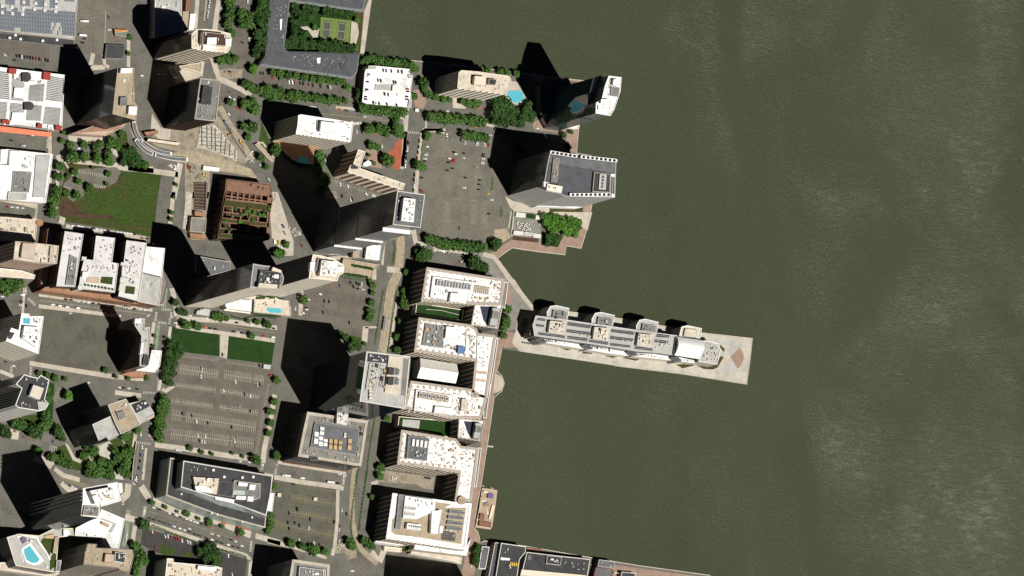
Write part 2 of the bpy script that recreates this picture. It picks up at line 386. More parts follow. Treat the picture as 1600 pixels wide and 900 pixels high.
# shared rooftop equipment meshes (unit size, scaled per copy)
UNITS = {}
def unit_mesh(kind, var):
    key = (kind, var)
    if key in UNITS: return UNITS[key]
    r = random.Random(hash(kind)%1000+var*17 if False else len(kind)*31+var*17); mb = MB()
    X, Y = Vector((0.5,0,0)), Vector((0,0.5,0))
    if kind == 'unit':
        mb.box((0,0), X, Y, 0.8, 0, 0.05); mb.box((0,0), X*0.9, Y*0.9, 0.1, 1, 0)
        nf = 1+var%3
        for k in range(nf):
            cx = (k+0.5)/nf-0.5; rr = min(0.36/nf+0.06, 0.3)
            mb.cyl((cx, 0), rr*0.9, 0.85, 0.95, 10, 0); mb.cyl((cx, 0), rr*0.7, 0.951, 0.952, 10, 1)
        mb.box((0.2, 0.35), X*0.3, Y*0.2, 0.2, 0, 0.85)
    elif kind == 'penthouse':
        w = ccw([(-0.5,-0.5),(0.5,-0.5),(0.5,0.5),(-0.5,0.5)])
        mb.prism(w, 0, 0.9, 0); mb.prism(inset(w, -0.02), 0.9, 1.0, 0)
        mb.box((-0.3+0.1*var, 0.2), X*0.14, Y*0.14, 0.25, 1, 1.0); mb.box((0.25, -0.25+0.1*var), X*0.2, Y*0.1, 0.18, 0, 1.0)
        mb.face([(-0.1,-0.505,0.0),(0.05,-0.505,0.0),(0.05,-0.505,0.6),(-0.1,-0.505,0.6)], 1)
    elif kind == 'duct':
        mb.box((0,0), X, Y*0.5, 0.6, 0, 0.3)
        for k in range(5): mb.box((-0.4+0.2*k, 0), X*0.06, Y*0.7, 0.7, 1, 0.0)
        mb.box((0.44,0.2), X*0.12, Y*0.9, 0.75, 0, 0.1)
    elif kind == 'stack':
        mb.cyl((0,0), 0.5, 0, 0.8, 9, 0, 0.42); mb.cyl((0,0), 0.5, 0.82, 1.0, 9, 0, 0.3); mb.box((0,0), X*1.1, Y*1.1, 0.12, 1, 0)
    me_o = mb.build(kind, ['offwhite', 'metal_dark']); me = me_o.data; bpy.data.objects.remove(me_o); UNITS[key] = me; return me
UMAT = {}
def place_unit(root, kind, var, cx, cy, z, sx, sy, sz, ang, m=None):
    me = unit_mesh(kind, var)
    if m:
        key = (kind, var, m)
        if key not in UMAT:
            c = me.copy(); c.materials[0] = M[m]; UMAT[key] = c
        me = UMAT[key]
    nm = {'unit':'air_handler','penthouse':'penthouse','duct':'duct','stack':'vent'}[kind]
    o = bpy.data.objects.new(nm, me); COL.objects.link(o); o.parent = root
    o.location = (cx-root.location.x, cy-root.location.y, z); o.rotation_euler = (0,0,ang); o.scale = (sx, sy, sz)
    return o
def clutter(root, poly, z, n, seed=1, size=(1.6,4.5), kinds=('unit','unit','penthouse','duct','stack'), mats=(None,'metal','offwhite','roof_grey','white'), avoid=(), ang=None, hz=(0.8,2.2)):
    r = random.Random(seed); zr = z-0.9
    w = wp(poly, zr); wi = inset([(p.x,p.y) for p in w], 2.0)
    if ang is None:
        best = max(range(len(w)), key=lambda i: (w[(i+1)%len(w)]-w[i]).length); d = w[(best+1)%len(w)]-w[best]; ang = math.atan2(d.y, d.x)
    xs = [p[0] for p in wi]; ys = [p[1] for p in wi]; done = []
    av = [[(p.x,p.y) for p in wp(a, zr)] for a in avoid]
    tries = 0
    while len(done) < n and tries < n*40:
        tries += 1
        x, y = r.uniform(min(xs), max(xs)), r.uniform(min(ys), max(ys))
        k = r.choice(kinds); s = r.uniform(*size); sx = s*r.uniform(0.8,1.5); sy = s*r.uniform(0.6,1.0)
        if k == 'stack': sx = sy = r.uniform(0.7,1.5)
        if k == 'duct': sx = s*2.2; sy = 1.6
        if k == 'penthouse': sx *= 1.3; sy *= 1.3
        rad = max(sx, sy)*0.55
        if not inside((x,y), wi) or any(inside((x,y), a) for a in av): continue
        if any((x-a)**2+(y-b)**2 < (rad+c)**2 for a, b, c in done): continue
        done.append((x,y,rad))
        place_unit(root, k, r.randrange(3), x, y, zr, sx, sy, r.uniform(*hz)*(1.3 if k == 'penthouse' else 1), ang+r.choice((0,math.pi/2)), r.choice(mats))
FANM = {}
def fan(parent, u, v, z, r, m='metal_dark'):      # round fan or drum, a sub-part of the unit it sits on
    if m not in FANM:
        mb = MB(); mb.cyl((0,0), 1, 0, 0.6, 12, 0); mb.cyl((0,0), 0.8, 0.601, 0.602, 12, 0); o = mb.build('cooling_fan', m); FANM[m] = o.data; bpy.data.objects.remove(o)
    o = bpy.data.objects.new('cooling_fan' if m == 'metal_dark' else 'roof_drum', FANM[m]); COL.objects.link(o); o.parent = parent
    b = parent.location+(parent.parent.location if parent.parent else Vector((0,0,0))); p = P(u, v, z); o.location = (p.x-b.x, p.y-b.y, z-0.4-b.z); o.scale = (r, r, 1)
    return o
def block(root, name, poly, z0, z1, m, mtop=None, world=False, lip=True):    # shaped rooftop block; poly = map outline of its top
    w = ccw([(p[0],p[1]) for p in (poly if world else wp(poly, z1))]); mb = MB()
    mb.prism(w, z0, z1-0.25, 0, 1)
    if lip:
        wo = inset(w, -0.12); wi = inset(w, 0.35)
        for i in range(len(w)):
            j = (i+1)%len(w); a, b, c, d = wo[i], wo[j], wi[j], wi[i]
            mb.face([(a[0],a[1],z1-0.3),(b[0],b[1],z1-0.3),(b[0],b[1],z1),(a[0],a[1],z1)], 0)
            mb.face([(a[0],a[1],z1),(b[0],b[1],z1),(c[0],c[1],z1),(d[0],d[1],z1)], 0)
            mb.face([(d[0],d[1],z1),(c[0],c[1],z1),(c[0],c[1],z1-0.25),(d[0],d[1],z1-0.25)], 0)
    return mb.build(name, [m, mtop or m], root)
def quad(p, s0, s1, t0, t1):       # sub-quad of a map quad p0 p1 p2 p3 (bilinear)
    def at(s, t):
        a = (p[0][0]+(p[1][0]-p[0][0])*s, p[0][1]+(p[1][1]-p[0][1])*s); b = (p[3][0]+(p[2][0]-p[3][0])*s, p[3][1]+(p[2][1]-p[3][1])*s)
        return (a[0]+(b[0]-a[0])*t, a[1]+(b[1]-a[1])*t)
    return [at(s0,t0), at(s1,t0), at(s1,t1), at(s0,t1)]
def panels(root, p, z, nx, ny, m='panel', gx=0.15, gy=0.25, name='solar_array', tilt=0.35, skip=None):
    mb = MB()
    for i in range(nx):
        for j in range(ny):
            if skip and skip(i, j): continue
            q4 = quad(p, (i+gx/2)/nx, (i+1-gx/2)/nx, (j+gy/2)/ny, (j+1-gy/2)/ny)
            q = [P(u, v, z) for u, v in q4]
            hh = [z+0.3+tilt, z+0.3+tilt, z+0.3, z+0.3]
            top = [Vector((a.x,a.y,h)) for a, h in zip(q, hh)]
            mb.face(list(reversed(top)), 0)
            bot = [Vector((a.x,a.y,h-0.15)) for a, h in zip(q, hh)]
            for k in range(4): mb.face([bot[k], bot[(k+1)%4], top[(k+1)%4], top[k]], 0)
    return mb.build(name, m, root)
# ------------------------------------------------------------------ water, land
mb = MB(); R_ = 9000
mb.face([(-R_,-R_,-2.4),(R_,-R_,-2.4),(R_,R_,-2.4),(-R_,R_,-2.4)]); struct('river_water', mb, 'water')
shore = [(-6000,-6000),(590,-6000),(584,-300),(580,0),(568,87),(650,95),(740,105),(800,112),(848,119),(913,126),(911,160),(904,203),(901,239),(924,243),(928,280),(925,319),(917,358),(908,388),(885,384),(883,398),
 (849,394),(819,390),(801,387),(790,394),(776,405),(787,417),(802,437),(817,460),(835,486),(888,488),(985,501),(1051,512),(1095,520),(1176,529),(1172,560),(1167,600),(1068,584),(960,571),(784,545),
 (780,567),(776,579),(784,587),(788,599),(784,611),(772,621),(768,650),(763,685),(752,756),(745,793),(740,824),(746,830),(749,840),(750,848),(757,845),(775,847),(820,853),(870,862),(933,873),(1000,884),(1110,899),(1500,960),(1500,6000),(-6000,6000)]
w = wp(shore, 0); mb = MB(); mb.prism([(p.x,p.y) for p in w], -6, 0.0); struct('ground', mb, 'asphalt')
# quay coping along the shore
cop = MB(); ribbon(cop, shore[1:5], 1.4, 0.35, zb=-1); ribbon(cop, shore[4:27], 1.2, 0.35, zb=-1); ribbon(cop, shore[26:31], 3.2, 0.5, zb=-1); ribbon(cop, shore[30:38], 1.6, 0.4, zb=-1); ribbon(cop, shore[38:-3], 1.2, 0.35, zb=-1)
struct('quay_edge', cop, 'concrete')
patch('promenade', [(955,882),(1000,888),(1110,903),(1300,935),(1300,990),(950,930)], 'brick_paving', 0.1)

SW = MB()     # pavements
def walk(pts, w=4.0): ribbon(SW, pts, w*1.2+0.3, 0.16, zb=-0.2)
# ---- lots and big surfaces
patch('parking_lot', [(657,207),(738,207),(768,214),(768,262),(800,312),(798,372),(780,378),(664,370),(656,330)], 'asphalt_worn', 0.06)
patch('parking_lot', [(66,480),(186,494),(192,560),(182,582),(56,568),(62,520)], 'asphalt_olive', 0.06)
patch('parking_lot', [(272,552),(428,573),(410,712),(244,690),(256,610)], 'asphalt_brown', 0.06)
patch('parking_lot', [(478,460),(530,436),(578,445),(567,526),(540,528),(470,515)], 'asphalt_brown', 0.06)
patch('parking_lot', [(430,752),(532,766),(520,856),(505,858),(420,843)], 'asphalt_olive', 0.06)
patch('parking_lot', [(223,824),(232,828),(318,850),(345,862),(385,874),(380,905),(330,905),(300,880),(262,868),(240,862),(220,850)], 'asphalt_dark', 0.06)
patch('street_paving', [(400,121),(440,125),(548,142),(545,152),(460,140),(400,128)], 'asphalt_brown', 0.05)
patch('street_paving', [(372,-5),(402,-5),(392,60),(388,100),(366,100),(370,50)], 'asphalt_brown', 0.05)
patch('street_paving', [(372,100),(402,112),(430,122),(425,132),(385,124)], 'asphalt_brown', 0.051)
patch('yard', z_ := Z('A',[(690,-10),(1060,-10),(1050,180),(1120,290),(1100,400),(930,400),(920,480),(820,480),(730,540),(660,440)]), 'asphalt_worn', 0.05)
patch('street_paving', Z('A',[(0,355),(440,405),(430,520),(0,450)]), 'asphalt_brown', 0.05)
# ---- lawns and park
patch('lawn', Z('D',[(560,560),(800,600),(1050,632),(1420,690),(1385,890),(1350,1240),(1000,1170),(530,1100),(515,900),(570,700)]), 'grass', 0.10)
patch('lawn', Z('D',[(560,560),(1075,640),(1085,690),(1040,790),(940,840),(740,830),(720,1010),(530,1000),(570,700)]), 'grass_dry', 0.13)
patch('parking_lot', Z('D',[(690,640),(1020,625),(1065,660),(1020,760),(920,810),(745,800),(735,880),(640,930),(545,850),(560,770),(640,700)]), 'asphalt_worn', 0.17)
patch('flower_bed', Z('G',[(530,80),(640,90),(700,160),(760,190),(1005,210),(1000,245),(700,225),(515,205)]), 'brown_mulch', 0.16)
patch('lawn', Z('G',[(510,225),(1330,320),(1320,350),(1000,300),(505,255)]), 'grass_dry', 0.12)
patch('lawn', Z('D',[(990,420),(1060,300),(1110,310),(1130,420),(1160,490),(1100,480),(1020,460)]), 'grass', 0.11)
patch('lawn', Z('K',[(385,340),(480,345),(800,405),(805,600),(500,565),(470,500),(380,480)]), 'grass_dark', 0.12)
patch('lawn', Z('K',[(885,425),(1290,480),(1262,672),(870,620)]), 'grass_dark', 0.12)
patch('path', Z('K',[(812,408),(885,418),(870,620),(805,605)]), 'concrete', 0.14)
patch('lawn', Z('L',[(740,400),(940,435),(930,510),(850,500),(700,400)]), 'grass', 0.12)
patch('lawn', Z('F',[(50,225),(120,400),(115,470),(25,410)]), 'grass', 0.12)
patch('lawn', Z('I',[(605,470),(750,480),(750,540),(600,520)]), 'grass', 0.4)
patch('lawn', Z('I',[(770,480),(850,485),(840,540),(765,540)]), 'grass', 0.4)
patch('lawn', Z('Q',[(290,620),(425,665),(420,710),(310,720),(280,680)]), 'grass', 0.12)
patch('lawn', Z('Q',[(480,690),(570,700),(550,735),(475,730)]), 'grass', 0.12)
patch('lawn', Z('C',[(310,30),(860,60),(900,110),(910,460),(290,440),(270,350)]), 'grass_dark', 0.08)
patch('lawn', Z('C',[(880,110),(940,110),(925,470),(880,470)]), 'grass_dry', 0.09)
patch('tennis_court', Z('C',[(570,150),(835,180),(815,385),(560,340)]), 'court_green', 0.12)
for q_ in ([(590,175),(665,182),(650,345),(575,335)], [(720,190),(800,200),(780,360),(705,352)]):
    patch('tennis_court', Z('C',q_), 'court_grey', 0.16)
patch('plaza', Z('C',[(840,180),(890,190),(905,290),(880,385),(825,385)]), 'concrete', 0.12)
patch('plaza', Z('C',[(450,230),(500,270),(560,250),(540,330),(500,330),(460,270),(380,250),(380,238)]), 'concrete', 0.12)
patch('lawn', Z('M',[(190,340),(340,320),(450,380),(430,470),(240,500)]), 'grass', 0.1)
patch('lawn', Z('M',[(510,610),(570,590),(640,720),(740,770),(690,820),(500,770),(430,690)]), 'grass', 0.1)
patch('lawn', Z('M',[(960,560),(1170,480),(1170,640),(1150,860),(1060,900),(960,800),(720,800),(850,690)]), 'grass', 0.09)
patch('path', Z('M',[(570,575),(600,590),(660,700),(750,740),(730,765),(640,725)]), 'concrete', 0.14)
patch('path', Z('M',[(695,815),(845,690),(860,700),(705,825)]), 'tan_earth', 0.15)
patch('path', Z('M',[(765,690),(785,685),(810,735),(790,750)]), 'tan_earth', 0.155)
patch('path', Z('M',[(1070,540),(1085,540),(1110,600),(1150,605),(1150,620),(1095,620)]), 'tan_earth', 0.14)
patch('plaza', Z('M',[(860,600),(960,560),(1020,620),(960,720),(880,700)]), 'concrete_light', 0.16)
patch('plaza', Z('M',[(1000,800),(1040,790),(1090,900),(1010,890)]), 'concrete_light', 0.14)
patch('lawn', Z('M',[(440,40),(480,60),(460,400),(360,460),(380,200)]), 'grass_dark', 0.08)
patch('parking_lot', Z('M',[(490,60),(555,80),(550,190),(470,225)]), 'asphalt_worn', 0.08)
patch('forecourt', Z('M',[(240,480),(450,500),(500,590),(500,655),(420,700),(370,600),(240,590)]), 'asphalt_worn', 0.07)
patch('plaza', Z('M',[(90,420),(170,470),(160,545),(90,540)]), 'concrete', 0.12)
# ---- plazas, promenades
patch('promenade', [(576,0),(585,-60),(588,-60),(580,0),(568,87),(562,90),(569,18)], 'concrete', 0.3)
patch('promenade', [(828,112),(848,119),(913,126),(911,160),(904,203),(901,239),(884,235),(886,200),(890,160),(890,140),(840,132)], 'brick_paving', 0.12)
patch('promenade', [(880,236),(924,243),(928,280),(925,319),(917,358),(908,388),(885,384),(883,398),(849,394),(801,387),(776,405),(762,398),(790,380),(806,372),(860,378),(880,372),(890,330),(902,320)], 'brick_paving', 0.12)
patch('plaza', Z('U',[(160,595),(230,640),(430,690),(560,690),(850,690),(850,740),(930,740),(890,900),(560,740),(440,760),(260,740),(210,700)]), 'concrete', 0.13)
patch('flower_bed', Z('U',[(550,700),(850,690),(850,740),(560,735)]), 'grass_dry', 0.5)
patch('plaza', Z('X',[(250,175),(480,190),(480,420),(470,450),(235,415)]), 'concrete_grey', 0.15)
patch('lawn', Z('X',[(480,180),(840,240),(800,400),(640,350),(480,310)]), 'grass', 0.14)
patch('lawn', Z('X',[(500,360),(670,390),(630,485),(485,465)]), 'grass_dark', 0.14)
patch('flower_bed', Z('X',[(235,385),(460,410),(455,445),(230,420)]), 'brown_mulch', 0.2)
for q_ in ([(215,165),(225,165),(205,320),(190,320)], [(240,165),(250,165),(230,390),(215,390)]): patch('path', Z('X',q_), 'concrete', 0.3)
patch('path', Z('X',[(70,330),(180,320),(215,400),(100,470),(20,510),(0,490),(70,420)]), 'ballast', 0.1)
patch('plaza', [(741,395),(756,393),(776,405),(802,437),(835,486),(830,512),(785,517),(787,440),(770,430),(748,415)], 'concrete_grey', 0.11)
patch('promenade', [(788,436),(800,455),(800,475),(786,475)], 'brick_paving', 0.13)
patch('promenade', [(784,517),(835,525),(850,545),(784,543)], 'brick_paving', 0.12)
patch('pier_deck', [(800,535),(815,487),(835,486),(888,488),(985,501),(1051,512),(1095,520),(1176,529),(1172,560),(1167,600),(1068,584),(960,571),(812,549)], 'concrete_light', 0.14)
def arc(c, r, a0, a1, n=14, ry=None): return [(c[0]+r*math.cos(math.radians(a0+(a1-a0)*k/n)), c[1]+(ry or r)*math.sin(math.radians(a0+(a1-a0)*k/n))) for k in range(n+1)]
pc = (1141,558)
patch('plaza', [pc]+arc(pc,21,-45,58), 'brick_paving', 0.19)
patch('plaza', [pc]+arc(pc,26,58,122), 'roof_pale', 0.19)
patch('plaza', [pc]+arc(pc,26,-120,-45), 'roof_pale', 0.19)
patch('path', Z('d',[(965,545),(1010,575),(910,705),(880,685)]), 'concrete', 0.22)
for q_ in ([(930,440),(970,480),(965,510),(930,470)], [(935,540),(965,555),(930,630),(870,660),(780,655),(720,620),(900,600)], [(540,615),(690,610),(700,625),(600,650)]): patch('lawn', Z('d',q_), 'grass_dry', 0.2)
for q_ in ([(490,510),(600,510),(660,535),(600,550)], [(730,550),(820,560),(815,580),(735,575)], [(920,570),(1060,600),(1000,615),(940,600)], [(1080,595),(1240,625),(1200,640),(1090,615)]): patch('lawn', Z('c',q_), 'grass_dry', 0.2)
patch('promenade', [(776,520),(784,519),(784,545),(780,567),(772,600),(772,621),(763,685),(752,756),(745,793),(740,824),(738,864),(728,864),(736,790),(752,690),(768,600)], 'brick_paving', 0.12)
patch('plaza', [(740,824),(746,830),(750,848),(752,862),(740,900),(720,900),(728,864)], 'brick_paving', 0.14)
patch('plaza', arc((772,599),15,-85,95), 'concrete', 0.15)
patch('red_garden', Z('F',[(1250,380),(1305,375),(1280,640),(1230,650),(1180,600),(1100,580),(1100,530),(1200,470)]), 'red_paving', 0.14)
patch('plaza', Z('F',[(960,470),(1040,460),(1100,520),(1110,640),(1000,620)]), 'brick_paving', 0.12)
patch('plaza', Z('F',[(440,440),(510,480),(510,620),(480,600)]), 'brick_paving', 0.12)
patch('parking_lot', Z('F',[(660,720),(1140,860),(1050,900),(600,900),(560,850)]), 'asphalt', 0.05)
patch('flower_bed', Z('F',[(600,830),(700,840),(720,900),(600,900)]), 'tan_earth', 0.1)
patch('flower_bed', Z('S',[(470,460),(560,440),(600,560),(570,620),(500,600)]), 'brick_paving', 0.12)
for q_ in ([(820,415),(900,408),(905,425),(850,450),(815,445)],[(945,440),(1010,430),(1110,465),(1090,500),(1000,490),(940,468)]): patch('plaza', Z('Q',q_), 'red_paving', 0.2)
patch('plaza', Z('O',[(200,705),(330,720),(840,790),(820,830),(480,790),(190,745)]), 'brick_paving', 0.13)
patch('plaza', Z('T',[(150,490),(205,430),(290,440),(310,500),(350,540),(365,620),(330,650),(270,640),(220,630),(170,580)]), 'concrete', 0.12)
patch('plaza', Z('T',[(400,800),(480,760),(560,830),(700,850),(690,890),(420,860)]), 'brick_paving', 0.12)
# ---- construction and rail corridor
patch('dirt_ground', Z('E',[(290,280),(580,200),(800,180),(1000,500),(1060,560),(1000,620),(600,560),(480,500),(250,440),(180,390)]), 'tan_earth', 0.06)
patch('dirt_ground', Z('E',[(380,500),(560,480),(840,560),(1080,640),(1150,740),(1040,700),(700,640),(500,570)]), 'ballast', 0.10)
patch('dirt_ground', Z('E',[(500,590),(720,600),(715,900),(500,900)]), 'tan_earth', 0.07)
patch('dirt_ground', Z('H',[(510,0),(715,0),(690,200),(680,420),(560,420),(490,320)]), 'tan_earth', 0.07)
patch('dirt_ground', Z('B',[(790,620),(870,600),(1010,610),(1000,680),(880,700),(820,690)]), 'tan_earth', 0.07)
patch('dirt_ground', Z('I',[(110,0),(190,0),(330,430),(330,560),(250,560),(140,400),(120,150)]), 'concrete', 0.08)
patch('plaza', Z('E',[(210,150),(290,280),(380,290),(370,390),(270,380),(200,300)]), 'concrete', 0.10)
patch('plaza', Z('B',[(340,565),(480,590),(640,620),(630,680),(470,720),(420,730)]), 'concrete', 0.10)
patch('lawn', Z('B',[(540,570),(650,550),(640,610),(560,605)]), 'court_green', 0.15)
rail = smooth_path(Z('E',[(20,-160),(30,150),(45,250),(90,380),(200,470),(340,525),(520,555)]))
mb = MB(); ribbon(mb, rail, 11, 0.14); ribbon(mb, smooth_path([(343,166),(360,196),(382,230),(396,250)]), 9, 0.14)
ribbon(mb, smooth_path([(606,368),(624,368),(625,400),(620,430),(611,452),(604,500),(598,545),(592,552)]), 12.5, 0.14)
ribbon(mb, smooth_path([(568,640),(560,700),(553,745),(550,800),(556,838),(566,860),(590,880)]), 8, 0.14)
struct('railway', mb, 'ballast')
mb = MB()
for path_, off in ((rail,2.0),([(343,166),(360,196),(382,230),(396,250)],2.0),([(624,368),(625,400),(620,430),(611,452),(604,500),(598,545)],2.0),([(568,640),(560,700),(553,745),(550,800),(556,838),(566,860),(590,880)],1.7)):
    sp = smooth_path(path_, 5)
    for o_ in (-off-0.75, -off+0.75, off-0.75, off+0.75):
        sh = []
        for i, p in enumerate(sp):
            a = sp[max(i-1,0)]; b = sp[min(i+1,len(sp)-1)]; l = math.hypot(b[0]-a[0], b[1]-a[1]) or 1
            sh.append((p[0]-(b[1]-a[1])/l*o_/SC, p[1]+(b[0]-a[0])/l*o_/SC))
        ribbon(mb, sh, 0.28, 0.22)
struct('railway', mb, 'steel')
patch('path', Z('R',[(700,610),(780,640),(890,660),(880,740),(800,760),(780,700),(690,700)]), 'tan_earth', 0.12)
patch('yard', Z('a',[(110,760),(560,820),(545,930),(470,920),(380,880),(60,860),(60,790)]), 'tan_earth', 0.08)
# ---- pavements along the streets
walk(Z('J',[(340,160),(600,190),(800,215),(1040,245)]), 4); walk(Z('J',[(340,55),(600,90),(1000,140),(1340,190)]), 4.5)
walk(Z('J',[(260,660),(560,710),(1000,780),(1260,800)]), 5); walk(Z('J',[(0,730),(120,780)]), 4); walk(Z('J',[(215,0),(200,220)]), 3)
walk(Z('K',[(420,335),(640,370),(900,405),(1290,465)]), 4); walk(Z('K',[(430,265),(860,290),(1310,350)]), 5)
walk(Z('K',[(375,340),(350,500),(290,800),(270,900)]), 3.5); walk(Z('K',[(230,300),(210,420),(205,540)]), 4); walk(Z('K',[(385,0),(420,150),(425,250)]), 6); walk(Z('K',[(310,0),(290,150)]), 4)
walk(Z('N',[(235,590),(500,625),(800,675),(1100,715)]), 5.5); walk(Z('N',[(1290,150),(1250,400),(1200,620),(1185,750)]), 6); walk(Z('N',[(70,560),(40,690),(20,900)]), 3); walk(Z('N',[(160,620),(130,900)]), 3)
walk(Z('N',[(300,100),(330,120),(405,70)]), 4)
walk(Z('O',[(190,740),(480,790),(790,835)]), 4); walk(Z('R',[(160,30),(400,75),(740,120),(770,135)]), 5)
walk(Z('Q',[(215,240),(430,345),(800,420),(1080,540)]), 8); walk(Z('Q',[(190,440),(500,540),(800,640),(1040,720),(1080,760)]), 4); walk(Z('Q',[(1080,760),(1070,900)]), 4); walk(Z('Q',[(1120,545),(1340,610)]), 6)
walk(Z('R',[(720,140),(715,420),(690,640),(670,720)]), 4); walk(Z('R',[(100,590),(330,640),(620,735)]), 5)
walk(Z('V',[(190,30),(180,180),(155,360)]), 4); walk(Z('V',[(345,20),(300,300),(280,580)]), 4.5); walk(Z('V',[(340,20),(540,20)]), 4); walk(Z('W',[(250,60),(280,220),(370,250)]), 6); walk(Z('W',[(430,275),(560,285),(740,310)]), 4)
walk(Z('W',[(870,320),(960,345),(1010,400),(1100,540),(1200,660),(1310,800)]), 5)
walk(Z('F',[(700,100),(830,110),(1240,185),(1310,190)]), 3); walk(Z('F',[(850,245),(960,235)]), 3); walk(Z('F',[(1340,0),(1310,340),(1290,620)]), 5); walk(Z('F',[(140,470),(170,560),(60,410),(0,410)]), 2)
walk(Z('S',[(580,805),(700,800),(760,830)]), 3); walk(Z('S',[(1120,745),(1200,765)]), 5); walk(Z('S',[(850,510),(845,590),(940,590)]), 7)
walk(Z('G',[(0,60),(200,95),(330,130)]), 5); walk(Z('G',[(0,205),(330,245)]), 3); walk(Z('G',[(520,240),(570,260)]), 8); walk(Z('G',[(580,300),(960,350),(1290,410)]), 4)
walk(Z('D',[(500,560),(560,540),(590,480)]), 9); walk(Z('D',[(600,560),(900,590),(1100,630),(1350,650)]), 7); walk(Z('D',[(600,350),(840,390),(930,390)]), 10); walk(Z('D',[(560,565),(640,700)]), 2); walk(Z('D',[(440,350),(440,900)]), 4); walk(Z('D',[(980,460),(1080,540)]), 8)
walk(Z('D',[(510,580),(500,900)]), 4); walk(Z('G',[(500,0),(480,220)]), 4)
walk(Z('H',[(400,0),(370,280)]), 5); walk(Z('H',[(540,0),(510,330)]), 8); walk(Z('E',[(460,590),(400,900)]), 7); walk(Z('E',[(0,630),(440,690)]), 6)
walk(Z('B',[(800,0),(770,200),(740,500)]), 6); walk(Z('B',[(610,0),(590,250)]), 5); walk(Z('B',[(830,0),(815,100)]), 3); walk(Z('B',[(660,540),(640,670)]), 4); walk(Z('B',[(740,500),(800,690),(1000,780),(1080,840)]), 7)
walk(Z('A',[(820,470),(800,560),(760,600),(920,590)]), 5); walk(Z('A',[(910,480),(920,570),(960,590)]), 4); walk(Z('A',[(1130,350),(1130,590)]), 4)
walk(Z('M',[(1190,500),(1170,640),(1150,900)]), 4); walk(Z('M',[(1010,130),(1240,160)]), 5); walk(Z('M',[(300,700),(420,740),(460,780)]), 9); walk(Z('M',[(480,800),(560,860),(700,900)]), 5)
walk(Z('P',[(540,80),(600,140),(680,150)]), 6); walk(Z('P',[(1190,440),(1160,640)]), 5); walk(Z('P',[(1100,380),(1230,420)]), 7); walk(Z('P',[(1130,90),(1120,180),(1060,230)]), 8); walk(Z('P',[(1240,110),(1310,220)]), 8)
walk(Z('I',[(1130,380),(1110,640)]), 3); walk(Z('I',[(1150,680),(1270,690)]), 6); walk(Z('I',[(750,540),(500,570),(840,580)]), 4); walk(Z('I',[(1040,640),(1040,770)]), 5)
walk(Z('L',[(965,340),(950,500)]), 7); walk(Z('L',[(1230,100),(1180,520)]), 4); walk(Z('L',[(400,0),(390,240)]), 5); walk(Z('L',[(960,345),(1060,345)]), 2)
walk(Z('a',[(60,860),(0,880)]), 4); walk(Z('b',[(0,690),(80,760),(130,620)]), 8)
struct('pavement', SW, 'concrete')
# ---- painted markings
PW, PY, PP, LG = MB(), MB(), MB(), MB()
def stalls(mbx, r, p0, p1, n, d, both=False, z=0.11, w=0.42, base=True):
    a = z1(r,*p0); b = z1(r,*p1); dx, dy = d[0]/5.625, d[1]/5.625
    for k in range(n+1):
        t = k/n; u = a[0]+(b[0]-a[0])*t; v = a[1]+(b[1]-a[1])*t
        if random.random() < 0.03: continue
        ribbon(mbx, [(u-(dx if both else 0), v-(dy if both else 0)), (u+dx, v+dy)], w, z)
    if base: ribbon(mbx, [a, b], w, z+0.01)
def cross(r, p0, p1, n=7, L=3.2, z=0.10):      # zebra crossing
    a = z1(r,*p0); b = z1(r,*p1); l = math.hypot(b[0]-a[0], b[1]-a[1]); nx, ny = -(b[1]-a[1])/l*L/SC/2, (b[0]-a[0])/l*L/SC/2
    for k in range(n):
        t = (k+0.5)/n; u = a[0]+(b[0]-a[0])*t; v = a[1]+(b[1]-a[1])*t
        ribbon(PW, [(u-nx,v-ny),(u+nx,v+ny)], 0.75, z)
# brown lot (dozens of short stall rows)
for p0, p1, n, both in (((490,590),(790,625),20,0),((870,640),(1135,680),17,0)): stalls(PP,'K',p0,p1,n,(-4,26) if 0 else (-3,22),bool(both),base=False)
for p0, p1, n in (((460,710),(790,760),22),((850,760),(1190,810),22)): stalls(PP,'K',p0,p1,n,(-5,42),True)
for p0, p1, n in (((410,65),(765,108),22),((815,115),(1150,170),20)): stalls(PP,'N',p0,p1,n,(-4,24),True)
for p0, p1, n in (((390,205),(740,250),22),((795,258),(1135,310),20)): stalls(PP,'N',p0,p1,n,(-4,26),True)
for p0, p1, n in (((390,325),(1120,440),46),((380,495),(1100,580),46)): stalls(PP,'N',p0,p1,n,(-5,48),True)
stalls(PP,'N',(1250,60),(1140,660),30,(-28,-4),False,base=False)
for p0, p1, n in (((310,205),(715,272),24),((300,335),(655,400),22),((180,440),(690,545),28)): stalls(PY,'R',p0,p1,n,(-3,32),True)
stalls(PY,'R',(340,90),(720,150),22,(-3,22),False,base=False)
# big waterfront lot: yellow stalls
for p0, p1, n in (((715,310),(700,420),9),((580,400),(560,580),13),((700,430),(670,610),12),((830,330),(790,640),20),((600,190),(590,260),6)): stalls(PY,'V',p0,p1,n,(38,6),True,z=0.12,w=0.25)
for p0, p1, n in (((560,650),(540,820),10),((800,640),(780,840),12),((890,640),(880,840),12)): stalls(PP,'V',p0,p1,n,(30,5),True,z=0.12,w=0.2)
ribbon(PY, Z('V',[(590,622),(690,634)]), 0.5, 0.12); ribbon(PY, Z('V',[(900,580),(960,555),(975,540)]), 0.5, 0.12)
for p0, p1, n in (((470,-40),(960,20),30),((460,120),(940,190),30),((450,250),(930,330),30)): stalls(PP,'L',p0,p1,n,(-2,40),True,w=0.16,base=False)
for p0, p1, n in (((700,650),(930,690),12),((740,760),(920,790),11)): stalls(PW,'D',p0,p1,n,(-4,28),False,z=0.22,base=False)
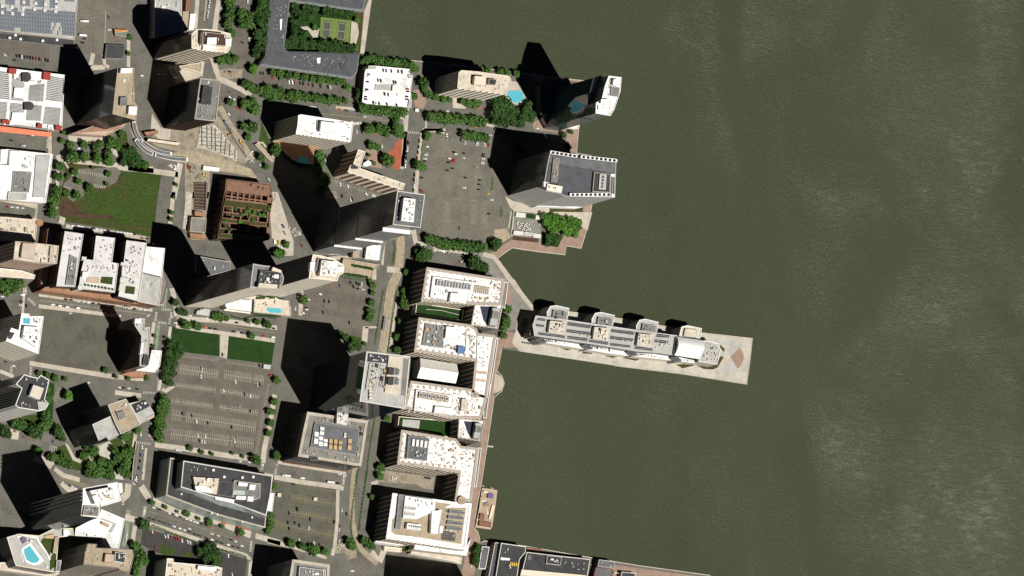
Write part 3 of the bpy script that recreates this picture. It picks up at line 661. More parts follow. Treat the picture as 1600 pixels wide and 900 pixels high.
stalls(PW,'D',(570,790),(640,810),4,(-20,28),False,z=0.22,base=False)
stalls(PP,'F',(700,740),(1090,870),22,(-8,26),False,base=False); stalls(PP,'M',(560,100),(500,200),5,(-50,-8),False,z=0.13,base=False); stalls(PW,'M',(440,600),(500,615),3,(-4,40),False,z=0.13)
# lane lines
ribbon(PY, Z('F',[(500,145),(800,178),(1250,232)]), 0.6, 0.09); ribbon(PY, Z('K',[(440,270),(800,320),(1300,395)]), 0.6, 0.09); ribbon(PY, Z('Q',[(180,330),(500,430),(800,530),(1000,600)]), 0.5, 0.09)
ribbon(PP, Z('J',[(350,110),(900,180),(1340,235)]), 0.4, 0.09); ribbon(PP, Z('B',[(690,0),(670,180)]), 1.6, 0.09); ribbon(PW, Z('B',[(780,0),(765,250)]), 0.6, 0.09); ribbon(PP, Z('N',[(95,560),(60,900)]), 0.4, 0.09); ribbon(PP, Z('P',[(1180,470),(1140,660)]), 0.5, 0.09)
ribbon(PP, Z('A',[(930,100),(920,450)]), 0.7, 0.09)
for k in range(9):
    a = z1('P', 505+k*30, 10+k*13); ribbon(PY, [(a[0],a[1]-2.5),(a[0]+5,a[1]+3.5)], 0.9, 0.13)
ribbon(PY, Z('P',[(490,0),(640,60),(790,105)]), 0.7, 0.12); ribbon(PY, Z('P',[(520,30),(640,85),(740,120)]), 0.7, 0.12)
for k in range(7):
    a = z1('R', 880+k*27, 850+k*4); ribbon(PY, [(a[0],a[1]-2),(a[0]+3,a[1]+2)], 0.5, 0.12)
for k in range(7): ribbon(PW, Z('F',[(985+k*20,185+k*3),(988+k*20,180+k*3)]), 0.9, 0.1)
# crossings
cross('S',(400,690),(398,790)); cross('S',(597,715),(592,790)); cross('S',(435,825),(555,832)); cross('D',(425,370),(415,460)); cross('G',(325,150),(310,235)); cross('J',(245,90),(310,150),6); cross('J',(105,680),(95,760),6); cross('J',(275,690),(265,770),6)
cross('K',(250,210),(240,290)); cross('K',(290,188),(380,192),6); cross('K',(260,300),(340,310),6); cross('K',(385,210),(360,320),7); cross('N',(130,130),(290,140),9); cross('N',(70,565),(200,585),8); cross('N',(1185,755),(1180,800),4); cross('N',(1310,760),(1300,820),5)
cross('Q',(150,280),(135,380),8); cross('Q',(110,130),(150,190),6); cross('Q',(1085,590),(1075,690),8); cross('P',(1090,190),(1080,280),6); cross('P',(1150,380),(1220,420),6); cross('P',(1280,280),(1270,360),7); cross('P',(1230,130),(1290,210),7); cross('R',(60,770-640),(50,820-640),3); cross('R',(775,20),(765,100),7); cross('O',(60,760),(50,810),5); cross('O',(180,770),(170,850),6)
cross('A',(800,575),(930,590),8); cross('I',(330,385),(395,370),5); cross('I',(1150,660),(1280,670),8)
for k in range(12): ribbon(PW, Z('M',[(1325-k*2,400+k*12-20),(1350-k*2,408+k*12-20)]), 0.6, 0.1)
for k in range(14): ribbon(PP, Z('N',[(250-k*4,200+k*26),(285-k*4,215+k*26)]), 0.7, 0.1)
for k in range(12): ribbon(PP, Z('K',[(262-k,700+k*18),(285-k*2,712+k*18)]), 0.7, 0.1)
ribbon(LG, Z('K',[(268,320),(245,540)]), 5, 0.08); ribbon(LG, Z('K',[(330,0),(310,170)]), 7, 0.08); ribbon(LG, Z('P',[(1130,320),(1110,560),(1080,640)]), 6, 0.08); ribbon(LG, Z('B',[(790,10),(775,230)]), 3.5, 0.085); ribbon(LG, Z('B',[(745,530),(770,640)]), 6, 0.08); ribbon(LG, Z('D',[(430,170+200),(420,470)]), 0.1, 0.08)
# tennis court lines
for q_ in ([(597,190),(658,196),(645,332),(583,324)], [(727,204),(793,212),(775,348),(712,340)]):
    zz = Z('C', q_)
    for a, b in ((0,1),(1,2),(2,3),(3,0)): ribbon(PW, [zz[a], zz[b]], 0.25, 0.19)
    m1 = ((zz[0][0]+zz[3][0])/2, (zz[0][1]+zz[3][1])/2); m2 = ((zz[1][0]+zz[2][0])/2, (zz[1][1]+zz[2][1])/2); ribbon(PW, [m1, m2], 0.3, 0.19)
struct('road_markings', PW, 'paint_white'); struct('road_markings', PY, 'paint_yellow'); struct('parking_lines', PP, 'paint_pale'); struct('cycle_lane', LG, 'lane_green')
# ================================================================== buildings
GRID = dict(kind='grid'); 
# 1 warehouse with solar roof
r = bld('warehouse', 'long warehouse with blue-grey striped solar roof in the upper left corner', [(-40,-40),(123,-40),(122,0),(117,62),(-40,43)], 9, 'warehouse', wall='beige', roof='roof_pale', cop='concrete_light')
tier(r, [(-40,47),(116,61),(115,74),(-40,57)], 0, 5, 'wall_grey', 'roof_dark', rname='lower_roof', wname='lower_wall')
SP = [((-36,-36),(118,-36),(114,57),(-36,44))]
pq = Z('A',[(-40,60),(665,108),(655,318),(-40,262)])
panels(r, pq, 8.3, 50, 6, 'panel', 0.34, 0.0, skip=lambda i, j: (i in (12,13,14,15) and j == 5) or (34 < i < 42 and 2 < j < 6 and (i+j)%4 != 0) or (13 < i < 18 and j < 1) or (6 < i < 10 and j < 1))
panels(r, Z('A',[(-40,-120),(690,-120),(680,88),(-40,32)]), 8.3, 50, 9, 'panel', 0.34, 0.0, skip=lambda i, j: (i%9 in (3,4,5) and j > 4) or (i > 37 and j > 5))
for x, y in ((15,55),(15,110),(100,65),(105,120),(205,20),(200,75),(195,125),(310,30),(300,80),(395,35),(390,90),(490,10),(490,60),(485,100)):
    u, v = z1('A',x,y); p = P(u,v,8.2); place_unit(r, 'unit', 1, p.x, p.y, 8.2, 4.2, 4.0, 2, 0.1, 'white')
for x, y in ((130,310),(80,335),(175,345),(370,360),(495,352)):
    u, v = z1('A',x,y); p = P(u,v,4.2); place_unit(r, 'penthouse', 0, p.x, p.y, 4.2, 3.6, 3, 2, 0.1, 'white')
# 2 big white roof with grey arrays
H2_ = 13
r = bld('warehouse', 'wide white-roofed warehouse with grey solar blocks and a coral awning', [(-40,101),(0,105),(101,117),(97,203),(-40,187)], H2_, 'warehouse', wall='offwhite', roof='roof_white', cop='white')
for p4 in ([(-30,620),(75,632),(85,880),(-50,862)],[(110,670),(215,730),(205,890),(95,880)],[(260,750),(392,735),(380,895),(245,885)],[(420,660),(560,690),(545,898),(400,880)]):
    panels(r, Z('A',p4), H2_-0.9, 10, 14, 'panel_grey', 0.06, 0.35, name='solar_array')
for p4 in ([(-40,45),(65,55),(50,215),(-60,200)],[(90,60),(215,70),(205,235),(80,215)],[(240,75),(370,85),(355,220),(225,215)],[(395,95),(535,105),(520,262),(375,245)]):
    panels(r, Z('D',p4), H2_-0.9, 10, 14, 'panel_grey', 0.06, 0.35, name='solar_array')
for q4 in ([(80,598),(148,603),(140,648),(78,642)],[(385,630),(447,637),(440,700),(380,694)]): block(r, 'stair_house', Z('A',q4), H2_-1, H2_+3, 'red')
for q4 in ([(22,207),(88,213),(85,243),(18,238)],[(335,240),(372,244),(368,280),(330,274)],[(490,258),(546,265),(540,302),(488,296)]): block(r, 'stair_house', Z('D',q4), H2_-1, H2_+3, 'red')
block(r, 'plant_room', Z('A',[(205,640),(265,640),(275,690),(245,718),(195,712),(190,660)]), H2_-1, H2_+2.5, 'brick_dark', 'roof_dark')
block(r, 'plant_room', Z('D',[(215,58),(285,55),(300,90),(280,120),(215,118)]), H2_-1, H2_+2.5, 'brick_dark', 'roof_dark')
block(r, 'penthouse', Z('A',[(130,770),(215,770),(208,865),(120,855)]), H2_-1, H2_+2, 'white'); block(r, 'penthouse', Z('D',[(110,145),(215,145),(205,235),(100,215)]), H2_-1, H2_+1.5, 'white')
clutter(r, Z('A',[(100,640),(420,690),(410,740),(100,720)]), H2_, 10, 3, (2,5), mats=('white','metal')); clutter(r, Z('D',[(0,215),(520,285),(520,300),(0,250)]), H2_+0.1, 8, 4, (2,4), mats=('white',))
mb = MB(); q = Z('D',[(-200,240),(455,322),(450,358),(-200,290)]); qq = [P(u,v,7) for u,v in q]
for k, hh in enumerate((7.5,7.5,5.5,5.5)): qq[k].z = hh
mb.face(list(reversed(qq))); mb.face([p-Vector((0,0,0.4)) for p in qq])
for k in range(4): mb.face([qq[k], qq[(k+1)%4], qq[(k+1)%4]-Vector((0,0,0.4)), qq[k]-Vector((0,0,0.4))])
mb.build('awning', 'coral', r)
# 3 white cluttered roof
r = bld('office_block', 'white low block with jumbled rooftop plant beside the small park', [(-40,228),(0,232),(83,241),(72,317),(-40,308)], 14, wall='cream_light', roof='roof_white', cop='white', st=GRID)
block(r, 'roof_deck', Z('D',[(320,520),(440,520),(390,890),(290,890)]), 13, 14.6, 'roof_pale'); block(r, 'penthouse', Z('D',[(10,470),(75,470),(60,590),(5,580)]), 13, 18, 'white')
block(r, 'penthouse', Z('D',[(90,480),(190,490),(190,640),(80,620)]), 13, 17, 'white'); block(r, 'penthouse', Z('D',[(-60,600),(90,610),(80,790),(-60,780)]), 13, 18, 'white'); block(r, 'plant_deck', Z('D',[(120,660),(280,670),(255,850),(105,840)]), 13, 15, 'metal', 'roof_grey')
clutter(r, Z('D',[(120,660),(280,670),(255,850),(105,840)]), 15.9, 10, 5, (1.5,3.5)); clutter(r, Z('D',[(190,500),(310,520),(280,660),(190,640)]), 14, 6, 6)
block(r, 'penthouse', Z('G',[(80,0),(240,0),(235,75),(70,70)]), 13, 16, 'white', 'roof_pale')
# 4 dark tower beside white warehouse
h = 101; rp = [(184,106),(210,106),(208,158),(215,165),(213,188),(176,178)]
r = bld('tower', 'dark brick tower with narrow pale roof above the curved tram station', rp, h, 'tower', wall='brick_dark', roof='roof_tan', cop='rim_tan', st=dict(kind='glass', base=3, fh=3.4, lh=0.3, south=dict(kind='band', fh=3.4, hf=0.4)), glass='glass')  # walls off the south coloured as near-black glass to stand for shade
tier(r, Z('D',[(630,330),(960,215),(1130,220),(1090,270),(1030,300),(930,350)]), 0, 17, 'pinkish', 'pinkish', dict(kind='band'), wname='podium_wall', rname='podium_roof')
panels(r, Z('D',[(645,330),(965,222),(1110,228),(1030,300)]), 16.3, 1, 9, 'terracotta', 0, 0.5, name='roof_slats')
block(r, 'penthouse', Z('A',[(1065,600),(1165,600),(1160,640),(1060,640)]), h-1, h+5, 'white'); block(r, 'plant_room', Z('D',[(1060,10),(1120,10),(1115,80),(1055,80)]), h-1, h+3, 'roof_grey'); block(r, 'penthouse', Z('D',[(1135,90),(1205,95),(1200,165),(1130,160)]), h-1, h+4, 'white'); clutter(r, rp, h, 10, 8)
# 5 dark tower over the construction site
h = 84; rp = [(313,122),(345,125),(338,190),(304,186)]
r = bld('tower', 'dark slab tower with grey roof beside the construction foundation', rp, h, 'tower', wall='brick_dark', roof='roof_grey', cop='rim_tan', st=dict(kind='glass', base=3, fh=3.4, lh=0.3, south=dict(kind='pier', bay=5, pw=0.4, fh=3.4)), trim='wall_dark', pw=1.4)  # shade of the other walls put into their dark glass colour
block(r, 'plant_room', [(318,134),(332,136),(329,163),(314,161)], h-1, h+4, 'wall_dark', 'roof_dark'); clutter(r, rp, h, 12, 9, (1.5,3.5), mats=('metal','offwhite','white'), avoid=[[(318,134),(332,136),(329,163),(314,161)]])
# 6 cream tower, top
h = 105; rp = Z('B',[(560,300),(600,258),(680,255),(795,268),(900,295),(912,350),(905,405),(880,462),(640,440),(560,420)])
r = bld('apartment_tower', 'cream apartment tower with ornate roof beside the tree-lined avenue at top', rp, h, 'tower', wall='cream', roof='roof_cream', cop='cream_light', st=dict(kind='glass', base=3, fh=3.2, lh=0.35, south=dict(kind='pier', bay=6.5, pw=0.6, fh=3.2)), trim='brick', glass='wall_dark')  # cream kept to the sunlit south walls, shaded walls coloured dark
block(r, 'penthouse', Z('B',[(660,280),(860,300),(860,405),(655,390)]), h-1, h+8, 'cream', 'brick_dark'); block(r, 'penthouse', Z('B',[(700,330),(780,330),(778,390),(695,388)]), h+7, h+11, 'white'); block(r, 'penthouse', Z('B',[(860,340),(912,345),(905,405),(858,400)]), h-1, h+4, 'white'); block(r, 'penthouse', Z('B',[(665,395),(770,405),(768,445),(660,438)]), h-1, h+3, 'white'); clutter(r, Z('B',[(660,280),(860,300),(860,405),(655,390)]), h+8.9, 8, 10, (1.5,3), mats=('white','cream')); clutter(r, Z('B',[(560,300),(650,300),(640,430),(560,415)]), h, 5, 11, (1.5,3.5), mats=('white',))
tier(r, Z('B',[(400,590),(650,545),(640,640),(500,600),(430,640)]), 0, 6, 'cream', 'roof_tan', wname='podium_wall', rname='podium_roof')
# 7 low roof at top
rp = Z('B',[(240,-100),(475,-100),(472,100),(470,200),(500,270),(230,330)])
r = bld('office_block', 'low pale-roofed block partly in tower shade at the top edge', rp, 14, wall='beige', roof='roof_pale', cop='white', st=GRID)
clutter(r, rp, 14, 14, 12); block(r, 'plant_room', Z('B',[(485,100),(538,100),(520,270),(470,265)]), 0, 13, 'roof_tan'); block(r, 'penthouse', Z('B',[(550,120),(598,125),(580,265),(535,260)]), 0, 11, 'white'); block(r, 'stair_house', Z('B',[(515,-20),(555,-20),(545,95),(505,95)]), 0, 14, 'brick')
# 8 slate apartment complex
C8 = [(427,-40),(416,87),(406,102),(441,107),(551,123),(559,113),(563,83),(451,80),(445,75),(454,2),(553,16),(569,17),(576,-40)]
r = bld('apartment_block', 'U-shaped slate-roofed apartment block around two tennis courts', C8, 13, 'apartments', wall='pinkish', roof='roof_slate', mansard=2.6, st=dict(kind='grid', fh=3.0, bay=3.5), trim='cream')
rr = random.Random(4)
for w_, n_ in ((Z('C',[(160,0),(290,0),(240,420),(130,420)]),26),(Z('C',[(290,470),(800,500),(790,620),(280,570)]),34),(Z('C',[(330,-60),(900,-20),(900,40),(330,-10)]),8)):
    for k in range(n_):
        u, v = quad(w_, *(lambda a, b: (a,a+0.01,b,b+0.01))(rr.uniform(0.05,0.95), rr.uniform(0.08,0.9)))[0]; p = P(u,v,13)
        place_unit(r, 'stack', k%3, p.x, p.y, 12.9, 1.0, 1.0, 1.3, 0, 'white')
for q4 in ([(210,170),(232,165),(225,262),(213,262)],[(535,510),(568,505),(565,555),(540,558)]): block(r, 'penthouse', Z('C',q4), 12.8, 14.5, 'white', lip=False)
block(r, 'plant_room', Z('C',[(740,555),(790,552),(785,592),(745,595)]), 12.8, 14.5, 'wall_dark', lip=False)
for k in range(6): 
    mb = MB(); p = P(*z1('C',300+k*85,590+k*17),10.5); mb.box((p.x,p.y), D(2.2,0.3), D(-0.3,1.6), 2.2, 0, 10.2); mb.box((p.x,p.y), D(2.5,0.34), D(-0.34,1.9), 0.2, 0, 12.4); mb.build('dormer', 'mansard', r)
# 9 white parking garage
rp = [(572,108),(588,103),(640,108),(639,113),(645,119),(642,140),(643,165),(641,168),(573,162),(566,159),(570,113)]; HG = 15
r = bld('parking_garage', 'white-decked parking garage with cars on its top level', rp, HG, 'garage', wall='wall_grey', roof='roof_white', cop='white', st=dict(kind='band', fh=3.2, hf=0.5), pw=0.5)
block(r, 'ramp', Z('S',[(155,402),(300,405),(295,462),(148,455)]), HG-1, HG+0.6, 'white', 'roof_pale'); block(r, 'stair_house', Z('S',[(305,410),(350,418),(345,465),(298,460)]), HG-1, HG+3.5, 'cream_light')
for q4 in ([(440,320),(478,318),(475,350),(445,350)],[(448,540),(468,545),(465,610),(440,600)],[(90,240),(160,240),(155,270),(85,272)]): block(r, 'stair_house', Z('S',q4), 0, HG+1.5, 'offwhite', 'roof_pale')
# 10 beige tower, north waterfront
h = 63; rp = Z('S',[(905,280),(1060,292),(1325,330),(1345,365),(1325,450),(1290,490),(870,437),(882,300)])
r = bld('apartment_tower', 'beige slab tower with striped front beside the turquoise pool', rp, h, 'tower', wall='cream_light', roof='roof_cream', cop='cream', st=dict(kind='pier', bay=3, pw=0.3, fh=3.2, dep=0.3, south=dict(kind='pier', bay=9, pw=0.62, fh=3.2, dep=0.6)), trim='beige', glass='wall_dark')
block(r, 'penthouse', Z('S',[(1025,330),(1120,338),(1115,412),(1018,405)]), h-1, h+6, 'cream'); block(r, 'plant_room', Z('S',[(1150,355),(1215,360),(1205,410),(1145,405)]), h-1, h+4, 'beige', 'roof_dark'); clutter(r, rp, h, 12, 14, (1.5,3), mats=('offwhite','white','cream'), avoid=[Z('S',[(1005,320),(1230,345),(1225,420),(1000,410)])])
# pool of the beige tower
mb = MB(); mb.prism([(p.x,p.y) for p in wp(Z('T',[(170,515),(300,515),(325,545),(335,590),(270,625),(230,615),(190,570)]), 0.3)], -0.3, 0.3)
o = mb.build('swimming_pool', 'pool', origin=P(*z1('T',250,560),0)); tag(o, 'turquoise free-form pool between the beige tower and the dark trees', 'pool')
# 11 waterfront glass tower
def T(*a): return Z('T', list(a))
r = bld('glass_tower', 'tall stepped glass tower with white top at the river edge', T((1040,480),(1075,385),(1188,398),(1178,520),(1155,590),(1125,680),(1090,737),(960,715),(965,620),(1012,600)), 141, 'tower', wall='wall_grey', roof='roof_white', cop='white', st=dict(kind='glass', fh=3.4, lh=0.5), glass='glass_teal', trim='wall_grey')
tier(r, T((955,398),(1000,384),(1075,420),(1060,600),(960,722),(885,707),(897,540)), 0, 112, 'wall_dark', 'roof_cream', dict(kind='glass', fh=3.4, lh=0.3, south=dict(kind='glass', fh=3.4, lh=1.8)), 'glass_teal', 'wall_grey')
tier(r, T((915,735),(975,715),(1040,722),(970,742)), 0, 108, 'offwhite', 'roof_grey', wname='corner_wall', rname='corner_roof')
tier(r, T((500,760),(560,640),(760,700),(820,820),(800,850),(540,835)), 0, 9, 'white', 'roof_white', wname='podium_wall', rname='podium_roof')
tier(r, T((470,470),(530,430),(800,440),(760,640),(560,700),(480,730)), 0, 16, 'wall_dark', 'roof_slate', wname='podium_wall', rname='podium_roof')
block(r, 'plant_room', T((1120,415),(1165,420),(1155,470),(1112,465)), 140, 146, 'white'); block(r, 'plant_room', T((1100,480),(1170,488),(1160,570),(1095,560)), 140, 143, 'metal', 'roof_grey'); block(r, 'penthouse', T((1010,590),(1080,590),(1075,630),(1005,625)), 140, 145, 'white')
clutter(r, T((1060,400),(1180,410),(1165,570),(1020,570)), 141, 10, 15, (1.5,3)); clutter(r, T((970,630),(1130,620),(1090,720),(970,700)), 141, 4, 16, (1.5,3), mats=('white',))
for q4 in ([(955,400),(990,388),(940,530),(915,535)],): block(r, 'roof_fin', T(*q4), 111, 116, 'cream_light')
# 12 dark-roofed waterfront office
def Uq(*a): return Z('U', list(a))
h = 97; rp = Uq((565,200),(1142,272),(1130,612),(735,602),(692,602),(505,503),(540,300))
r = bld('office_tower', 'broad dark-roofed office tower with white pergola edges on the waterfront', rp, h, 'tower', wall='wall_dark', roof='roof_slate', cop='metal', st=dict(kind='glass', fh=3.8, lh=0.4, base=3, south=dict(kind='glass', fh=3.8, lh=2.0)), glass='wall_grey', trim='offwhite', pw=1.0)  # sides away from the sun coloured darker to deepen their shade
def pergola(p4, n, z, name='pergola'):
    mb = MB()
    def strip(qd):
        mb.prism([(p.x,p.y) for p in wp(qd, z)], z-1.2, z, 0, None, True)
    strip(quad(p4,0,1,0,0.12)); strip(quad(p4,0,1,0.88,1))
    for k in range(n+1): t = k/n*0.985; strip(quad(p4,t,t+0.015*min(3,30/n),0.121,0.879))
    mb.build(name, 'white', r)
pergola(Uq((565,197),(795,235),(790,262),(560,226)), 6, h+3.5); pergola(Uq((832,238),(1143,272),(1140,302),(828,265)), 8, h+3.5); pergola(Uq((735,572),(1092,570),(1090,600),(733,600)), 9, h+3); pergola(Uq((1095,402),(1130,405),(1126,605),(1090,600)), 2, h+3)
block(r, 'roof_deck', Uq((545,240),(1136,308),(1133,400),(550,300)), h-1, h-0.4, 'roof_mid', lip=False)
block(r, 'plant_room', Uq((950,390),(1090,405),(1085,565),(935,560)), h-1, h+3, 'cream', 'roof_dark'); ct = block(r, 'cooling_tower', Uq((1000,408),(1055,412),(1048,540),(990,535)), h+2.5, h+4.5, 'white', 'roof_pale')
for k in range(4): fan(ct, *z1('U',1026-k*3,430+k*29), h+4.6, 1.8)
block(r, 'plant_room', Uq((590,260),(645,265),(625,475),(570,470)), h-1, h+1.5, 'roof_tan', 'roof_grey'); clutter(r, Uq((585,255),(650,262),(630,478),(565,472)), h+2, 12, 18, (1.2,2.4), mats=('tan_unit','metal','cream'))
block(r, 'penthouse', Uq((540,490),(670,515),(660,570),(530,545)), h-1, h+6, 'cream_light'); clutter(r, Uq((540,490),(670,515),(660,570),(530,545)), h+6.9, 4, 19, (1.5,2.5), mats=('offwhite',)); block(r, 'penthouse', Uq((505,470),(545,480),(540,540),(505,510)), h-1, h+3, 'white')
tier(r, Uq((430,690),(760,610),(1000,640),(810,704)), 0, 12, 'white', 'roof_white', wname='lobby_wall', rname='lobby_roof')
# 13 white-roofed cream tower
def F(*a): return Z('F', list(a))
h = 63; rp = F((372,170),(395,162),(500,178),(730,212),(858,237),(848,300),(835,402),(800,402),(350,332),(365,260))
r = bld('apartment_tower', 'white-roofed cream tower with striped front beside a shaded pool', rp, h, 'tower', wall='cream_light', roof='roof_white', cop='white', st=dict(kind='pier', bay=3, pw=0.25, fh=3.2, dep=0.3, south=dict(kind='pier', bay=6, pw=0.55, fh=3.2, dep=0.6)), trim='beige', glass='wall_dark')
block(r, 'penthouse', F((575,222),(720,240),(705,325),(565,310)), h-1, h+6, 'white'); block(r, 'plant_room', F((538,218),(572,222),(565,310),(535,300)), h-1, h+1, 'roof_grey', lip=False); clutter(r, rp, h, 9, 20, (1.2,2.6), mats=('metal','roof_grey','offwhite'), avoid=[F((520,210),(740,230),(720,335),(515,320))])
tier(r, F((150,395),(330,350),(640,420),(510,480),(500,600),(330,560)), 0, 7, 'pinkish', 'terracotta', wname='podium_wall', rname='podium_roof')
mb = MB(); mb.prism([(p.x,p.y) for p in wp(F((370,530),(470,550),(450,600),(360,580)), 7.6)], 6, 7.6); mb.build('pool', 'pool', r)
# 14 L-shaped beige block
h = 41; rp = F((900,470),(962,490),(915,635),(1312,772),(1290,828),(805,668),(832,610),(858,590))
r = bld('apartment_block', 'L-shaped beige block with flat roof and brick stripes by the big lot', rp, h, 'apartments', wall='cream', roof='roof_cream', cop='cream_light', st=dict(kind='pier', bay=6, pw=0.2, fh=3.1, dep=0.3, sp=0.5, south=dict(kind='pier', bay=11, pw=0.45, fh=3.1, dep=0.5, sp=0.75)), glass='wall_dark', trim='brick')
for q4 in ([(875,618),(900,620),(895,640),(870,636)],[(850,600),(870,600),(860,640),(845,635)]): block(r, 'plant_room', F(*q4), h-1, h+2, 'wall_dark')
clutter(r, rp, h, 9, 22, (1,2.2), mats=('cream','offwhite','roof_tan'))
o = MB(); o.prism([(p.x,p.y) for p in wp(F((945,590),(985,565),(1012,580),(1015,605),(975,620),(940,610)), 8)], 0, 8, 0); o.prism([(p.x,p.y) for p in wp(F((955,592),(985,575),(1002,585),(1005,600),(975,610),(952,605)), 8.4)], 8, 8.4, 0)
o = o.build('entrance_canopy', 'white', origin=P(*z1('F',980,595),0)); tag(o, 'small white rounded canopy beside the L-shaped beige block', 'canopy')
# 15 tallest tower
h = 213; base = [(621,298),(664,304),(657,356),(614,351)]
def ext(q, s): return [q[0], q[1], (q[2][0]-0.15*s, q[2][1]+s), (q[3][0]-0.15*s, q[3][1]+s)]
def at_h(q, hh): return [(u-(h-hh)*LX, v-(h-hh)*LY) for u, v in q]
G15 = dict(kind='glass', fh=3.1, lh=0.25, vb=3.2, south=dict(kind='glass', fh=3.1, lh=1.5, vb=3.2))
r = bld('skyscraper', 'tallest dark tower of stacked boxes with white ledges beside the big lot', base, h, 'skyscraper', z0=188, wall='wall_dark', roof='roof_mid', cop='offwhite', st=G15, glass='glass', trim='metal', pw=1.0)
for z0_, z1_, s_ in ((115,186,4.5),(58,113,5.5),(0,56,6.5)):
    tier(r, at_h(ext(base, s_), z1_), z0_, z1_, 'wall_dark', 'roof_white', G15, 'glass', 'metal', ph=0)
    m5 = MB(); ring = at_h(ext(base, s_), z1_); m5.prism([(p.x,p.y) for p in wp(quad(ring,0.0,1,0.885,1.02), z1_)], z1_-2.2, z1_+0.5); m5.build('ledge', 'white', r)
    m6 = MB(); m6.prism(inset([(p.x,p.y) for p in wp(at_h(base, z1_+2), z1_+2)], 0.3), z1_, z1_+2); m6.build('mechanical_floor', 'blue', r)
block(r, 'plant_room', Z('V',[(175,612),(280,625),(262,830),(150,815)]), h-1, h+7, 'metal', 'roof_white'); clutter(r, Z('V',[(175,612),(280,625),(262,830),(150,815)]), h+7.9, 22, 25, (1.5,3.2), mats=('white','offwhite','metal')); clutter(r, base, h, 8, 26, (1,2), mats=('offwhite',), avoid=[Z('V',[(145,590),(290,600),(280,850),(135,840)])])
# 16 grey podium with white box
r = bld('office_block', 'low grey-roofed podium carrying a bright white rooftop box by the tram line', Z('I',[(912,440),(1000,425),(1130,375),(1140,440),(1105,602),(890,578)]), 9, wall='wall_grey', roof='roof_grey', cop='concrete', st=dict(kind='band'))
block(r, 'penthouse', Z('I',[(978,462),(1098,472),(1082,600),(960,585)]), 8, 14, 'white', 'roof_white'); block(r, 'roof_strip', Z('I',[(865,440),(915,445),(905,580),(850,570)]), 0, 9.6, 'beige', 'roof_tan')
r = bld('garden_terrace', 'brown roof terrace with two planted rows beside the parking lot', Z('I',[(770,585),(1090,640),(1035,690),(1015,765),(740,700)]), 5, 'terrace', wall='beige', roof='roof_tan', cop='concrete')
GT = r
# 17 twin sail towers
h = 178; rp = Z('I',[(-25,630),(60,645),(130,652),(225,700),(245,752),(235,805),(190,852),(-50,838)])
r = bld('glass_tower', 'long dark glass tower with cream side, western of the striped pair', rp, h, 'tower', wall='cream_light', roof='roof_grey', cop='metal', st=dict(kind='glass', fh=3.3, lh=0.5, vb=8, south=dict(kind='grid', fh=3.3, bay=5.5, wf=0.16, hf=0.8)), glass='glass', trim='wall_grey', pw=1.4)
TA = r
block(r, 'plant_deck', Z('I',[(40,690),(220,705),(205,845),(20,830)]), h-1, h+4, 'wall_grey', 'roof_dark'); clutter(r, Z('I',[(40,690),(220,705),(205,845),(20,830)]), h+4.9, 16, 27, (1.5,4), mats=('white','offwhite','metal')); block(r, 'roof_frame', Z('I',[(30,800),(190,815),(185,850),(20,835)]), h+3, h+7, 'cream', 'roof_cream'); block(r, 'roof_frame', Z('I',[(150,660),(225,690),(222,710),(140,690)]), h-1, h+5, 'cream')
h = 157; rp = Z('I',[(500,548),(580,560),(690,590),(775,645),(770,710),(730,735),(715,782),(640,775),(465,755),(480,650)])
r = bld('apartment_tower', 'cream-topped tower with striped front, eastern of the striped pair', rp, h, 'tower', wall='cream_light', roof='roof_cream', cop='cream_light', st=dict(kind='glass', fh=3.3, lh=0.6, vb=7, south=dict(kind='grid', fh=3.3, bay=5.5, wf=0.16, hf=0.8)), glass='wall_dark', trim='wall_grey', pw=1.2)
block(r, 'plant_room', Z('I',[(545,580),(580,585),(565,700),(515,690)]), h-1, h+2, 'roof_grey', lip=False); block(r, 'penthouse', Z('I',[(580,600),(720,615),(705,745),(560,735)]), h-1, h+7, 'cream_light', 'roof_white'); clutter(r, Z('I',[(580,600),(720,615),(705,745),(560,735)]), h+7.9, 12, 28, (1.5,3), mats=('white','metal','cream')); block(r, 'penthouse', Z('I',[(480,615),(522,618),(512,690),(475,688)]), h-1, h+5, 'white'); block(r, 'penthouse', Z('I',[(720,655),(770,660),(765,705),(715,700)]), h-1, h+4, 'white'); clutter(r, rp, h, 8, 29, (1,2.2), mats=('cream','white'), avoid=[Z('I',[(500,570),(730,600),(715,755),(500,740)])])
r = bld('office_block', 'low brown-roofed block in shade north of the striped towers', Z('H',[(600,560),(765,590),(905,615),(895,690),(800,715),(640,745),(600,700)]), 10, wall='wall_grey', roof='roof_mid', cop='concrete', st=GRID)
clutter(r, Z('H',[(600,560),(765,590),(905,615),(895,690),(800,715),(640,745),(600,700)]), 10, 7, 171, (1.5,3))
